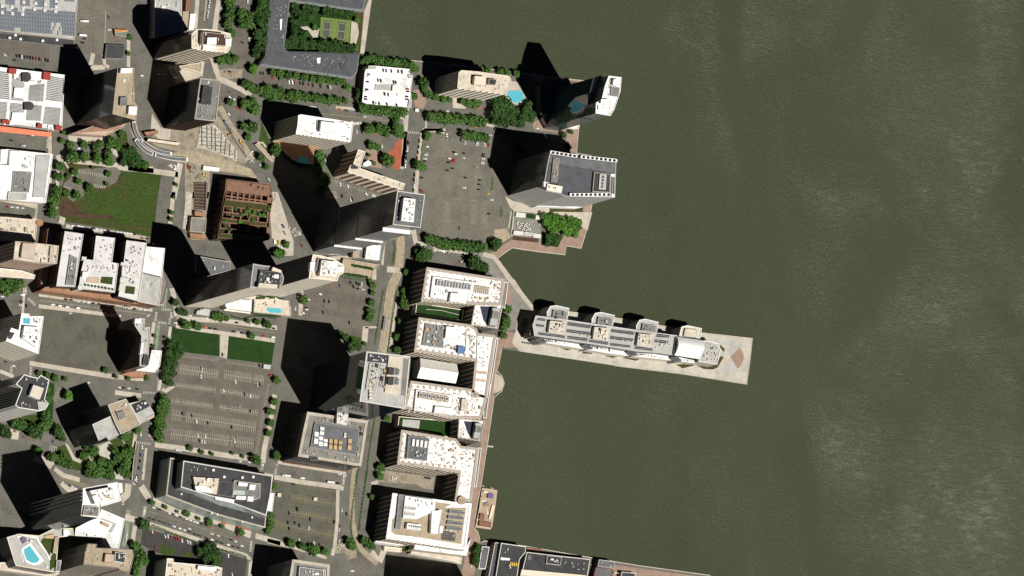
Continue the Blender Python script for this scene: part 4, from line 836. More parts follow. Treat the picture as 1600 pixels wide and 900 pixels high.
# pool podium south of the pair
r = bld('pool_podium', 'cream podium deck with an oblong pool below the striped towers', [(349,473),(400,462),(452,470),(455,494),(400,488),(352,481)], 9, 'podium', wall='beige', roof='roof_cream', cop='concrete_light')
mb = MB(); mb.prism([(p.x,p.y) for p in wp(Z('L',[(90,190),(110,172),(205,178),(228,195),(215,222),(120,215)]), 8.6)], 8, 8.6); mb.build('pool', 'pool', r)
block(r, 'penthouse', Z('K',[(855,150),(900,110),(985,100),(1090,110),(1080,205),(870,180)]), 8, 12, 'white', 'roof_white'); clutter(r, Z('K',[(1100,70),(1340,60),(1340,240),(1100,230)]), 9, 10, 30, (1,2.4), avoid=[Z('K',[(1190,150),(1350,150),(1350,225),(1190,220)])], mats=('terracotta','white','cream'))
for q4, m_ in (([(850,185),(1080,215),(1075,225),(848,197)],'cream_light'),([(1095,100),(1110,100),(1105,225),(1090,222)],'grass_dark'),([(1115,228),(1345,245),(1345,255),(1112,238)],'grass_dark'),([(1130,75),(1210,70),(1205,95),(1125,100)],'grass'),([(1245,62),(1330,60),(1330,90),(1240,95)],'grass')): block(r, 'planter', Z('K',q4), 8, 9.3, m_, lip=False)
r = bld('entrance_pavilion', 'small grey glass-roofed entrance pavilion on the street below the striped towers', Z('K',[(610,200),(680,180),(725,190),(715,250),(600,230)]), 5, 'pavilion', wall='wall_grey', roof='glass_pale', cop='metal')
for k in range(6): mb = MB(); p = P(*z1('K',640+k*13,200+k*3),5.3); mb.box((p.x,p.y), D(0.4,0), D(-1,3.4), 0.6, 0, 4.4); mb.build('roof_rib', 'white', r)
# 18 ruined powerhouse
hp = 24; rp = Z('H',[(865,-115),(1250,-70),(1275,60),(1240,240),(1250,390),(1240,420),(790,405),(800,300),(850,20)])
r = bld('powerhouse', 'ruined red-brown brick powerhouse with open roof and plants growing inside', rp, hp, 'ruin', wall='brick_dark', roof='brown_mulch', cop='brick_old', st=dict(kind='grid', bay=9, fh=9, wf=0.5, hf=0.6), ph=13, pw=1.6)
def slab(nm, q4, m, z=hp, t=0.7):
    mb = MB(); mb.prism([(p.x,p.y) for p in wp(Z('H',q4), z)], z-t, z, 0, None, True); mb.build(nm, m, r)
slab('roof_slab', [(872,-108),(1245,-64),(1262,0),(1240,40),(858,-12)], 'brick_old'); slab('roof_slab', [(850,55),(1262,100),(1250,175),(845,128)], 'brick_old'); slab('weedy_strip', [(850,70),(1255,118),(1248,165),(846,122)], 'grass_dry', hp+0.15); slab('roof_slab', [(822,222),(1236,270),(1238,310),(808,268)], 'brick_old'); slab('weedy_strip', [(825,232),(1215,275),(1212,300),(812,262)], 'grass_dry', hp+0.15); slab('roof_slab', [(800,360),(1240,395),(1235,415),(795,400)], 'brick_old'); slab('weedy_strip', [(805,365),(940,378),(930,410),(798,398)], 'grass', hp+0.15); slab('roof_slab', [(1225,30),(1270,60),(1238,240),(1238,400),(1218,395)], 'brick_old'); slab('roof_slab', [(848,0),(868,2),(805,370),(795,370),(802,300)], 'brick_old')
for (x0, y0, x1, y1, n_) in ((862,-12,1226,35,7),(846,130,1222,172,5),(812,270,1222,310,5)):
    for k in range(1, n_):
        t = k/n_; x = x0+(x1-x0)*t; y = y0+(y1-y0)*t; slab('roof_beam', [(x-7,y),(x+7,y+1),(x+1,y+92),(x-13,y+91)], 'brick_old', hp-0.1, 1.0)
    slab('roof_beam', [(x0-4,y0+42),(x1-4,y1+42),(x1-5,y1+52),(x0-6,y0+52)], 'brick_old', hp-0.15, 1.0)
for q4 in ([(1075,-75),(1095,-72),(1090,-52),(1070,-55)],[(1140,-50),(1158,-47),(1154,-30),(1136,-34)],[(1185,-42),(1200,-40),(1196,-24),(1180,-26)]): block(r, 'hatch', Z('H',q4), hp-0.5, hp+1, 'brick_dark', lip=False)
tier(r, Z('H',[(560,220),(690,230),(680,355),(545,345)]), 0, 8, 'concrete', 'concrete_grey', wname='annex_wall', rname='annex_roof')
for q4 in ([(545,360),(680,375),(690,410),(550,400)],[(590,165),(680,180),(675,215),(590,205)]): block(r, 'plant_room', Z('H',q4), 0, 6, 'terracotta', lip=False)
# 19 old brick warehouse block with white roof slabs
hb = 41
r = thing('warehouse_loft', 'brick loft block with three white comb-like roof wings and dark light wells', 'building', P(140,430,0))
tier(r, [(75,357),(240,381),(232,397),(252,412),(262,440),(255,474),(63,449)], 0, 14, 'brick', 'roof_grey', GRID, wname='base_wall', rname='base_roof')
S19 = dict(kind='grid', fh=4, bay=5)
tier(r, Z('G',[(570,345),(735,370),(660,835),(495,828)]), 0, hb, 'brick_dark', 'roof_loft', S19, cop='roof_loft')
tier(r, Z('G',[(845,385),(1012,405),(985,618),(1042,630),(1010,885),(690,850),(715,690),(740,590),(820,598)]), 0, hb, 'brick_dark', 'roof_loft', S19, cop='roof_loft')
tier(r, Z('G',[(1112,425),(1290,448),(1215,960),(1040,915),(1070,770),(1085,640)]), 0, hb, 'brick_dark', 'roof_loft', S19, cop='roof_loft')
tier(r, Z('G',[(495,829),(1040,893),(1215,961),(1210,985),(360,865),(400,835)]), 0, 24, 'terracotta', 'terracotta', S19, wname='front_wall', rname='front_roof')
tier(r, Z('G',[(1285,480),(1450,495),(1425,745),(1255,705)]), 0, 36, 'brick', 'roof_white', GRID, cop='white'); tier(r, Z('G',[(1255,710),(1425,750),(1400,1000),(1215,965)]), 0, 30, 'brick', 'roof_pale', GRID, cop='cream')
block(r, 'plant_deck', Z('G',[(620,550),(680,580),(650,820),(580,815)]), hb-1, hb+1.5, 'metal', 'roof_grey'); clutter(r, Z('G',[(570,370),(725,390),(700,560),(540,540)]), hb, 9, 31, (1.5,3.4), mats=('metal','roof_grey','offwhite')); clutter(r, Z('G',[(620,570),(680,590),(650,810),(580,800)]), hb+2.4, 8, 32, (1.5,3)); clutter(r, Z('G',[(860,400),(1000,415),(985,600),(850,590)]), hb, 12, 33, (1.5,3.4), mats=('metal','offwhite'))
clutter(r, Z('G',[(760,620),(1030,640),(1010,740),(740,700)]), hb, 14, 34, (1.5,3.4)); block(r, 'roof_garden', Z('G',[(895,745),(995,750),(985,815),(885,800)]), hb-1, hb+0.5, 'white', 'grass', lip=False); block(r, 'roof_terrace', Z('G',[(770,745),(880,755),(870,805),(760,795)]), hb-1, hb+0.3, 'white', 'pinkish', lip=False); block(r, 'roof_garden', Z('G',[(1110,825),(1190,835),(1180,900),(1100,890)]), hb-1, hb+0.5, 'white', 'grass', lip=False)
block(r, 'penthouse', Z('G',[(730,700),(780,705),(770,750),(722,745)]), hb-1, hb+3, 'white'); clutter(r, Z('G',[(1100,580),(1230,600),(1190,820),(1090,800)]), hb, 18, 35, (1.5,3.6), mats=('metal','roof_grey','offwhite')); clutter(r, Z('G',[(1130,460),(1260,480),(1250,590),(1110,580)]), hb, 8, 36, (1.2,3))
for q4 in ([(722,568),(762,572),(755,600),(720,596)],[(1065,618),(1105,622),(1100,648),(1062,644)],[(1075,655),(1110,660),(1105,740),(1070,735)],[(1060,750),(1115,755),(1110,800),(1055,795)],[(1055,805),(1095,810),(1085,865),(1045,860)],[(690,820),(730,825),(725,860),(685,855)]): block(r, 'stair_house', Z('G',q4), 12, hb+1.5, 'offwhite')
clutter(r, Z('G',[(1255,710),(1390,740),(1375,860),(1230,840)]), 30, 8, 37, (1.5,3)); block(r, 'stair_house', Z('J',[(1120,130),(1170,135),(1165,160),(1118,155)]), 0, 9, 'terracotta')
# 20 beige tower at left edge
h = 68; rp = [(24,377),(50,379),(92,384),(89,412),(58,411),(21,405)]
r = bld('apartment_tower', 'beige tower with cluttered cream roof at the left edge', rp, h, 'tower', wall='pinkish', roof='roof_cream', cop='beige', st=dict(kind='pier', bay=5, pw=0.3, dep=0.3, fh=3.2, south=dict(kind='band', fh=3.2, hf=0.16)), glass='wall_dark', trim='beige', pw=1.2)
block(r, 'plant_room', [(36,380),(56,381),(54,405),(33,402)], h-1, h+4, 'beige'); clutter(r, rp, h, 14, 38, (1.5,3.6), mats=('metal','white','cream'), avoid=[[(34,378),(58,380),(56,407),(32,405)]]); block(r, 'roof_strip', [(79,385),(85,386),(82,410),(77,409)], h-1, h+2, 'beige')
r2 = r
r = bld('office_block', 'low cream-roofed block under the beige tower at left', Z('G',[(-80,215),(60,220),(110,225),(320,245),(325,290),(310,440),(-80,420)]), 20, wall='beige', roof='roof_cream', cop='cream', st=GRID)
clutter(r, Z('G',[(0,215),(320,245),(300,430),(0,410)]), 20, 16, 39, (2,5), mats=('cream','offwhite','roof_tan')); 
block(r, 'water_tank', arc(z1('G',350,270), 5.5, 0, 330, 11), 0, 21, 'terracotta')
r = bld('office_block', 'narrow white-edged podium strip at left below the beige tower', Z('G',[(-80,660),(190,690),(310,730),(300,765),(-80,735)]), 15, wall='concrete_light', roof='roof_cream', cop='white', st=GRID)
# 21 white-topped tower, left edge
h = 70; rp = Z('J',[(190,220),(260,228),(262,250),(385,248),(340,580),(52,465),(100,350),(165,372)])
r = bld('apartment_tower', 'white-topped tower with rooftop plunge pool and balcony grid at left edge', rp, h, 'tower', wall='cream_light', roof='roof_white', cop='white', st=dict(kind='grid', bay=4, wf=0.6, hf=0.55, south=dict(kind='grid', bay=5, wf=0.45, hf=0.4)), glass='green_roof')
mb = MB(); mb.prism([(p.x,p.y) for p in wp(Z('J',[(210,262),(268,268),(262,318),(205,310)]), h)], h-0.8, h-0.4); mb.build('pool', 'pool', r)
block(r, 'penthouse', Z('J',[(215,335),(350,345),(320,520),(200,440)]), h-1, h+5, 'white', 'roof_white'); clutter(r, Z('J',[(215,335),(350,345),(320,520),(200,440)]), h+5.9, 12, 40, (1.2,2.6), mats=('metal_dark','offwhite','metal')); clutter(r, Z('J',[(270,250),(380,255),(370,320),(300,320)]), h, 5, 41, (1,2.5), mats=('terracotta','metal')); block(r, 'plant_room', Z('J',[(85,385),(130,395),(100,450),(70,440)]), h-1, h+1, 'wall_grey', 'roof_dark', lip=False)
# shaded neighbour building far left
r = bld('office_block', 'grey low building by the street corner at far left', Z('J',[(-120,210),(0,240),(10,330),(-120,320)]), 8, wall='wall_grey', roof='roof_mid', cop='concrete')
# 22 stepped brown tower
h = 58; rp = Z('J',[(1188,262),(1275,270),(1265,350),(1318,345),(1300,690),(1228,685),(1232,560),(1245,420),(1185,330)])
r = bld('stepped_tower', 'stepped brown tower with long shaded side beside the empty olive lot', rp, h, 'tower', wall='brick_dark', roof='roof_pale', cop='offwhite', st=dict(kind='band', fh=3.3), glass='glass')
block(r, 'penthouse', Z('J',[(1190,268),(1245,275),(1240,310),(1185,305)]), h-1, h+4, 'white'); block(r, 'penthouse', Z('J',[(1245,480),(1265,482),(1250,580),(1232,578)]), h-1, h+4, 'white'); block(r, 'plant_room', Z('J',[(1270,585),(1310,590),(1300,680),(1260,675)]), h-1, h+3, 'wall_grey', 'roof_dark'); clutter(r, rp, h, 9, 42, (1.5,3.2))
tier(r, Z('K',[(210,545),(298,552),(280,690),(240,742),(75,725),(80,690),(180,680)]), 0, 16, 'pinkish', 'roof_white', cop='white', wname='podium_wall', rname='podium_roof')
tier(r, Z('J',[(1065,755),(1190,725),(1300,740),(1280,790),(1150,790)]), 0, 3, 'brick', 'terracotta', wname='plaza_wall', rname='plaza_roof')
# 23 dark-roofed stepped tower at left
h = 112; rp = [(38,585),(47,588),(57,590),(58,592),(64,586),(77,594),(70,624),(76,631),(71,640),(61,642),(48,640),(29,637),(24,633),(34,607),(25,600)]
r = bld('apartment_tower', 'dark-roofed tower with zigzag white edges at left below the empty lot', rp, h, 'tower', wall='offwhite', roof='roof_dark', cop='white', st=dict(kind='grid', bay=4, wf=0.8, hf=0.75, fh=3.2, south=dict(kind='grid', bay=6, wf=0.3, hf=0.35, fh=3.2)), glass='glass', pw=0.9)
block(r, 'plant_room', Z('M',[(295,65),(385,95),(350,190),(262,155)]), h-1, h+6, 'white', 'roof_cream'); block(r, 'tank', Z('M',[(330,210),(420,215),(400,285),(340,280)]), h-1, h+1, 'glass_pale', 'roof_pale'); clutter(r, rp, h, 12, 43, (1,2.2), mats=('offwhite','metal'), avoid=[Z('M',[(240,40),(400,90),(360,210),(240,170)])])
# 24 tan-roofed office slab
h = 66
r = bld('office_tower', 'tan-and-white roofed office slab set diagonally among trees', Z('M',[(948,240),(1108,185),(1235,410),(1062,498),(1010,395),(985,330)]), h+4, 'tower', wall='wall_grey', roof='roof_tan', cop='offwhite', st=dict(kind='band', fh=3.5), glass='glass')
tier(r, Z('M',[(812,412),(983,333),(1052,500),(958,552),(935,520),(868,555),(830,460)]), 0, h, 'wall_grey', 'roof_pale', dict(kind='band', fh=3.5), 'glass', cop='offwhite')
block(r, 'plant_room', Z('M',[(1030,310),(1090,290),(1110,350),(1050,372)]), h+3, h+6, 'metal', 'roof_grey'); clutter(r, Z('M',[(960,240),(1100,190),(1150,290),(1000,330)]), h+4, 7, 44, (1.2,2.6), mats=('white','metal_dark')); clutter(r, Z('M',[(830,420),(980,345),(1030,490),(940,510)]), h, 3, 45, (1,2))
r = bld('office_block', 'low grey wing with roof plant beside the tan-roofed slab', Z('M',[(1125,230),(1280,195),(1355,310),(1350,350),(1235,405)]), 18, wall='wall_grey', roof='roof_pale', cop='offwhite', st=GRID)
block(r, 'plant_deck', Z('M',[(1170,245),(1280,195),(1315,250),(1205,310)]), 17, 20, 'wall_dark', 'roof_dark'); clutter(r, Z('M',[(1170,245),(1280,195),(1315,250),(1205,310)]), 20.9, 7, 46, (1.5,3)); block(r, 'roof_terrace', Z('M',[(1290,350),(1355,320),(1358,345),(1300,375)]), 17, 18, 'cream', 'pinkish', lip=False)
# 25 big lower-left tower on a podium
h = 143; hpd = 32
r = bld('glass_tower', 'tall dark glass tower with white notched roof above the pool podium', Z('P',[(730,130),(1032,75),(1062,240),(890,290),(884,258),(870,387),(712,370),(728,240)]), h, 'tower', wall='offwhite', roof='roof_white', cop='white', st=dict(kind='glass', fh=3.3, lh=0.3, vb=9), glass='glass_mirror', trim='glass_pale', pw=1.0)
block(r, 'penthouse', Z('P',[(790,150),(985,115),(1000,220),(835,262)]), h-1, h+8, 'metal', 'roof_white'); clutter(r, Z('P',[(790,150),(985,115),(1000,220),(835,262)]), h+8.9, 12, 47, (1.5,3), mats=('metal','white','tan_unit')); block(r, 'plant_room', Z('P',[(745,285),(870,290),(860,375),(730,365)]), h-1, h+3, 'cream', 'roof_grey'); clutter(r, Z('P',[(745,285),(870,290),(860,375),(730,365)]), h+3.9, 6, 48, (2,3), kinds=('unit',)); block(r, 'roof_frame', Z('P',[(1040,80),(1075,85),(1080,165),(1055,175)]), h-1, h+1, 'white', lip=False)
for k, t in enumerate((0.03,0.16,0.29,0.42)):
    a_z, b_z = (730,130), (712,370); p = P(*z1('P', a_z[0]+(b_z[0]-a_z[0])*t-4, a_z[1]+(b_z[1]-a_z[1])*t), h); mb = MB(); mb.box((p.x,p.y), D(0.9,0), D(0,0.45), h-1, 0, 0); mb.build('facade_fin', 'glass_pale', r)
r = bld('podium_block', 'podium with curved-end pool, garden lawn and cabanas at lower left', Z('P',[(60,560),(165,530),(345,545),(480,480),(640,480),(650,545),(515,560),(500,765),(540,770),(520,865),(460,865),(140,810),(125,770)]), hpd, 'podium', wall='wall_grey', roof='roof_pale', cop='cream', st=dict(kind='band', fh=3.4), pw=1.2)
mb = MB()
mb.prism([(p.x,p.y) for p in wp(Z('P',[(185,660),(270,610),(385,760),(360,800),(290,805),(230,780)]), hpd-0.5)], hpd-1.2, hpd-0.5); mb.build('pool_deck', 'roof_white', r)
mb = MB(); mb.prism([(p.x,p.y) for p in wp(Z('P',[(208,668),(262,635),(350,755),(325,782),(280,785),(232,755),(215,705)]), hpd-0.35)], hpd-1, hpd-0.35); mb.build('pool', 'pool', r)
for q4 in ([(375,570),(470,570),(465,640),(435,720),(360,600)],[(470,690),(505,720),(480,820),(440,850),(440,760)]): 
    mb = MB(); mb.prism([(p.x,p.y) for p in wp(Z('P',q4), hpd-0.4)], hpd-1.2, hpd-0.4); mb.build('roof_garden', 'grass', r)
mb = MB(); ribbon(mb, Z('P',[(320,545),(335,590),(400,680),(440,760)]), 2.2, hpd-0.1, zb=hpd-1); ribbon(mb, Z('P',[(150,560),(210,545),(320,560)]), 2.0, hpd-0.1, zb=hpd-1); mb.build('roof_path', 'roof_white', r)
for k in range(16):
    side = k < 9; x, y = (290+k*13,600+k*17) if side else (185+(k-9)*4,690+(k-9)*14)
    p = P(*z1('P',x,y),hpd); mb = MB(); e = D(1.5,0.9).normalized(); n_ = Vector((-e.y,e.x,0)); mb.box((p.x,p.y), e*1.0, n_*0.38, 0.15, 0, hpd-0.6); q = p-e*0.9; mb.face([q-n_*0.38+Vector((0,0,-0.45)), q+n_*0.38+Vector((0,0,-0.45)), q+n_*0.38-e*0.5+Vector((0,0,0.2)), q-n_*0.38-e*0.5+Vector((0,0,0.2))])
    for sx in (-0.8,0.8): mb.box((p.x+e.x*sx,p.y+e.y*sx), e*0.06, n_*0.36, 0.32, 0, hpd-0.92)
    o = mb.build('sun_lounger', 'white', origin=Vector((p.x,p.y,hpd-0.9))); tag(o, 'white sun lounger on the %s side of the podium pool, %s from the top' % ('right' if side else 'left', 'first second third fourth fifth sixth seventh eighth ninth'.split()[k if side else k-9]), 'sun lounger', 'sun loungers at the podium pool')
mb = MB(); p = P(*z1('P',205,580),hpd); mb.cyl((p.x,p.y),4.0,hpd-0.9,hpd+1.4,16,0); mb.build('whirlpool', 'purple', r); mb = MB(); p = P(*z1('P',412,820),hpd); mb.cyl((p.x,p.y),2.6,hpd-0.9,hpd+0.4,14,0,2.2); mb.build('planter', 'offwhite', r)
block(r, 'cabana', Z('P',[(485,560),(520,560),(500,680),(465,700)]), hpd-1, hpd+3, 'beige', 'roof_tan'); block(r, 'cabana', Z('P',[(500,765),(538,762),(525,858),(492,860)]), hpd-1, hpd+2.5, 'white', 'roof_grey'); block(r, 'cabana', Z('P',[(560,490),(600,495),(620,540),(560,545)]), hpd-1, hpd+2.5, 'white')
block(r, 'roof_awning', Z('P',[(390,548),(480,530),(475,572),(400,568)]), hpd-1, hpd+1, 'tan_unit')
clutter(r, Z('P',[(150,560),(330,560),(310,600),(190,650),(150,700)]), hpd, 6, 49, (0.9,1.8), mats=('white','terracotta','grass'))
tier(r, Z('P',[(-100,800),(20,780),(130,790),(480,850),(520,880),(470,905),(-100,830)]), 0, 12, 'cream_light', 'roof_cream', GRID, wname='front_wall', rname='front_roof')
r = bld('office_block', 'irregular white-roofed block between the glass tower and the street', Z('P',[(890,312),(1098,400),(1045,658),(925,640),(905,560),(660,545),(665,480),(780,420),(868,385)]), 20, wall='offwhite', roof='roof_white', cop='white', st=GRID)
block(r, 'roof_strip', Z('P',[(880,400),(915,395),(1025,440),(985,520),(960,515),(1000,445),(900,405)]), 19, 20.3, 'metal', lip=False); block(r, 'plant_room', Z('P',[(900,420),(965,450),(950,470),(890,440)]), 19, 22, 'tan_unit', 'roof_tan'); clutter(r, Z('P',[(680,480),(860,430),(1000,540),(900,600),(700,540)]), 20, 5, 50, (1,1.8), mats=('metal',))
# 26 brown tower at bottom left
h = 67; rp = Z('P',[(772,615),(852,620),(848,652),(1168,668),(1180,720),(1142,872),(1060,850),(1040,830),(735,800),(748,690)])
r = bld('apartment_tower', 'brown-grey roofed tower with lit beige front at the bottom left', rp, h, 'tower', wall='beige', roof='roof_tan', cop='concrete_grey', st=dict(kind='band', fh=3.2), glass='wall_dark')
block(r, 'penthouse', Z('P',[(930,705),(1012,715),(1005,785),(920,775)]), h-1, h+4, 'pinkish'); block(r, 'plant_room', Z('P',[(1015,690),(1108,705),(1095,785),(1010,770)]), h-1, h+5, 'white', 'roof_dark'); clutter(r, Z('P',[(1020,700),(1100,710),(1090,775),(1018,765)]), h+5.9, 4, 51, (2,3), kinds=('unit',)); clutter(r, rp, h, 14, 52, (1,2.2), mats=('offwhite','metal','cream'), avoid=[Z('P',[(910,690),(1115,690),(1110,795),(905,790)])])
# 27 bottom white cluttered block
h = 34; rp = Z('Q',[(345,745),(398,748),(402,780),(620,800),(780,815),(828,830),(815,1020),(320,990)])
r = bld('office_block', 'pale cluttered-roof block at the bottom edge below the dark tree clump', rp, h, wall='offwhite', roof='roof_cream', cop='white', st=GRID)
block(r, 'penthouse', Z('Q',[(620,810),(780,825),(775,855),(615,840)]), h-1, h+4, 'white'); clutter(r, rp, h, 26, 53, (1.5,4), mats=('cream','offwhite','roof_tan','metal'), avoid=[Z('Q',[(610,800),(790,815),(785,860),(605,850)])])
# 28 dark-roofed terraced office
r = bld('office_block', 'long dark-roofed terraced office with pale green glass edge', Z('N',[(372,703),(1278,850),(1215,1225),(1205,1320),(800,1210),(335,1035)]), 29, wall='green_roof', roof='roof_dark', cop='concrete', st=dict(kind='glass', fh=3.6, lh=0.8), glass='glass_pale', trim='green_roof', pw=1.6)
tier(r, Z('N',[(488,730),(1272,862),(1258,1000),(1215,1215),(840,1075),(465,965)]), 0, 45, 'wall_grey', 'roof_dark', dict(kind='band', fh=3.6), 'glass_pale', cop='offwhite', pw=1.3)
# pale sloping glass strip along the upper tier
def slope_strip(a, b, za, zb, m, name):
    mb = MB(); q = [P(u,v,za) for u,v in a]+[P(u,v,zb) for u,v in reversed(b)]
    mb.face(q); mb.face([p-Vector((0,0,0.6)) for p in reversed(q)]); mb.build(name, m, r)
slope_strip(Z('Q',[(425,122),(800,275),(1215,388)]), Z('Q',[(470,108),(820,235),(1222,352)]), 29.2, 45.2, 'glass_pale', 'glass_slope')
block(r, 'penthouse', Z('Q',[(575,30),(800,45),(780,180),(600,150)]), 44, 49, 'cream', 'roof_cream'); block(r, 'penthouse', Z('Q',[(590,110),(650,105),(745,145),(740,172),(600,150)]), 48, 52, 'white'); block(r, 'plant_room', Z('Q',[(805,65),(925,75),(910,205),(790,185)]), 44, 47, 'wall_grey', 'roof_dark'); block(r, 'plant_room', Z('Q',[(935,60),(1165,90),(1160,215),(1115,230),(920,205)]), 44, 48, 'cream', 'roof_grey'); block(r, 'penthouse', Z('Q',[(955,195),(1040,200),(1035,230),(950,225)]), 47, 51, 'white'); block(r, 'penthouse', Z('Q',[(1055,200),(1105,205),(1100,245),(1050,240)]), 47, 51, 'white'); block(r, 'penthouse', Z('Q',[(975,75),(1055,85),(1050,112),(970,105)]), 47, 51, 'white'); block(r, 'penthouse', Z('Q',[(1070,95),(1125,100),(1115,145),(1065,140)]), 47, 51, 'white'); block(r, 'roof_strip', Z('Q',[(765,200),(935,230),(930,262),(770,225)]), 44, 46, 'white', 'roof_white'); clutter(r, Z('Q',[(590,30),(800,45),(780,180),(600,150)]), 50, 8, 54, (2,4), mats=('cream','white')); block(r, 'glass_roof', Z('Q',[(925,145),(1030,150),(1025,190),(920,185)]), 47.5, 49, 'glass_pale', lip=False)
clutter(r, Z('N',[(500,745),(700,775),(690,850),(500,830)]), 45, 6, 55, (1,2.5), mats=('offwhite','roof_grey')); 
for x, y in ((745,815),(840,875),(1000,880),(1095,875)): p = P(*z1('N',x,y),44); place_unit(r, 'penthouse', 1, p.x, p.y, 44.1, 3.5, 3, 2, 0.1, 'white')
for x, y in ((470,180),(735,350),(785,360),(1005,425),(1090,385),(1200,120)): p = P(*z1('Q',x,y),29); place_unit(r, 'penthouse', 0, p.x, p.y, 28.1, 2.2, 2.2, 1.4, 0.1, 'white')
r = bld('stair_tower', 'white-topped brown block standing at the corner of the yellow-lined lot', Z('Q',[(1205,165),(1288,175),(1268,332),(1190,322)]), 36, 'building', wall='brick', roof='roof_white', cop='white')
block(r, 'skylight', Z('Q',[(1225,200),(1240,202),(1228,275),(1213,272)]), 35, 36.2, 'tan_unit', lip=False)
# 29 grey-roofed plant block
h = 47; rp = Z('O',[(452,300),(520,310),(985,378),(958,560),(925,778),(880,775),(370,692),(410,490)])
r = bld('office_block', 'grey-roofed office with a row of white and tan roof units', rp, h, wall='wall_dark', roof='concrete_grey', cop='concrete', st=dict(kind='band', fh=3.6), pw=4.0)
tier(r, Z('O',[(240,690),(330,712),(850,790),(810,826),(250,745)]), 0, 4, 'brick', 'terracotta', wname='plaza_wall', rname='plaza_roof')
block(r, 'plant_deck', Z('O',[(520,395),(910,450),(880,680),(480,610)]), h-1, h+2, 'metal', 'roof_mid')
for k, (x, y, w_, L_, m_) in enumerate(((525,530,40,105,'white'),(565,560,38,85,'white'),(606,572,38,62,'white'),(652,585,34,90,'tan_unit'),(694,590,34,90,'tan_unit'),(736,595,34,80,'tan_unit'),(818,588,36,98,'tan_unit'),(575,470,40,70,'white'),(778,508,18,40,'white'))):
    p = P(*z1('O',x,y),h+2); place_unit(r, 'unit', 2, p.x, p.y, h+1.7, w_/5.625*SC, L_/5.625*SC, 2.6, -0.12, m_)
clutter(r, Z('O',[(530,320),(900,370),(890,430),(530,390)]), h, 16, 57, (1.5,3.5), mats=('metal','concrete','roof_grey')); clutter(r, Z('O',[(430,620),(880,690),(870,750),(410,670)]), h, 10, 58, (1.5,3.5), mats=('metal','concrete')); clutter(r, Z('O',[(905,400),(950,410),(900,730),(860,720)]), h, 8, 59, (1.5,3), mats=('concrete','brick_dark'))
block(r, 'plant_room', Z('O',[(475,690),(545,698),(545,730),(478,725)]), h-1, h+2, 'wall_grey', 'roof_dark'); block(r, 'penthouse', Z('O',[(715,290),(815,300),(800,420),(710,400)]), h-1, h+5, 'offwhite'); clutter(r, Z('O',[(715,290),(815,300),(800,420),(710,400)]), h+5.9, 8, 60, (1.2,2.5))
tier(r, Z('O',[(700,290),(1005,240),(990,380),(700,345)]), 0, 30, 'wall_grey', 'roof_grey', dict(kind='band'), 'glass', cop='concrete', wname='link_wall', rname='link_roof')
# 30 mirror-glass tower in front of the harbour block
h = 140; rp = [(573,549),(641,557),(633,639),(562,627)]
r = bld('glass_tower', 'mirror-glass tower with half grey, half cream roof over the dark lot', rp, h, 'tower', wall='wall_dark', roof='roof_pale', cop='offwhite', st=dict(kind='glass', fh=3.8, lh=0.12), glass='glass_mirror', trim='wall_dark', pw=1.6)
block(r, 'roof_deck', Z('Y',[(45,540),(160,555),(130,880),(10,860)]), h-1, h+2, 'cream_light', 'roof_cream'); block(r, 'roof_strip', Z('Y',[(175,565),(235,570),(205,895),(150,885)]), h-1, h-0.3, 'metal_dark', 'roof_grey', lip=False)
for q4 in ([(45,645),(90,648),(82,705),(38,702)],[(38,728),(85,730),(78,795),(32,790)]): block(r, 'plant_room', Z('Y',q4), h+1.5, h+5, 'wall_dark', 'roof_dark')
for q4 in ([(92,650),(140,655),(132,710),(85,705)],[(88,730),(135,735),(128,795),(80,790)]):
    ct = block(r, 'cooling_tower', Z('Y',q4), h+1.5, h+5, 'metal', 'roof_grey')
    for fy in (0.25,0.72): fan(ct, *quad(Z('Y',q4),0.5,0.51,fy,fy+.01)[0], h+5, 1.5)

clutter(r, Z('L',[(985,570),(1160,590),(1140,900),(955,880)]), h, 26, 61, (1.5,4), mats=('metal','offwhite','roof_pale','tan_unit','roof_dark')); block(r, 'plant_deck', Z('L',[(1000,660),(1090,670),(1050,900),(965,890)]), h-1, h+1, 'roof_pale'); block(r, 'plant_deck', Z('L',[(990,575),(1165,595),(1155,660),(985,645)]), h-1, h+0.5, 'roof_dark')
for k in range(5): p = P(*z1('O',1000,60+k*30),h); mbp = place_unit(r, 'stack', 0, p.x, p.y, h-0.5, 4, 4, 2.5, 0, 'cream')
clutter(r, Z('L',[(1000,660),(1090,670),(1050,900),(965,890)]), h+1.9, 16, 161, (1.2,3.2), mats=('roof_grey','roof_dark','tan_unit','offwhite','metal')); clutter(r, Z('L',[(990,575),(1165,595),(1155,660),(985,645)]), h+1.4, 8, 162, (1.2,3.6), mats=('white','metal')); clutter(r, Z('L',[(1090,665),(1165,675),(1130,890),(1060,880)]), h, 14, 163, (1.5,4), mats=('roof_dark','metal','tan_unit'))
tier(r, Z('O',[(820,240),(835,225),(1130,280),(1128,296)]), 0, 36, 'cream', 'cream', wname='arcade_wall', rname='arcade_roof', ph=0)
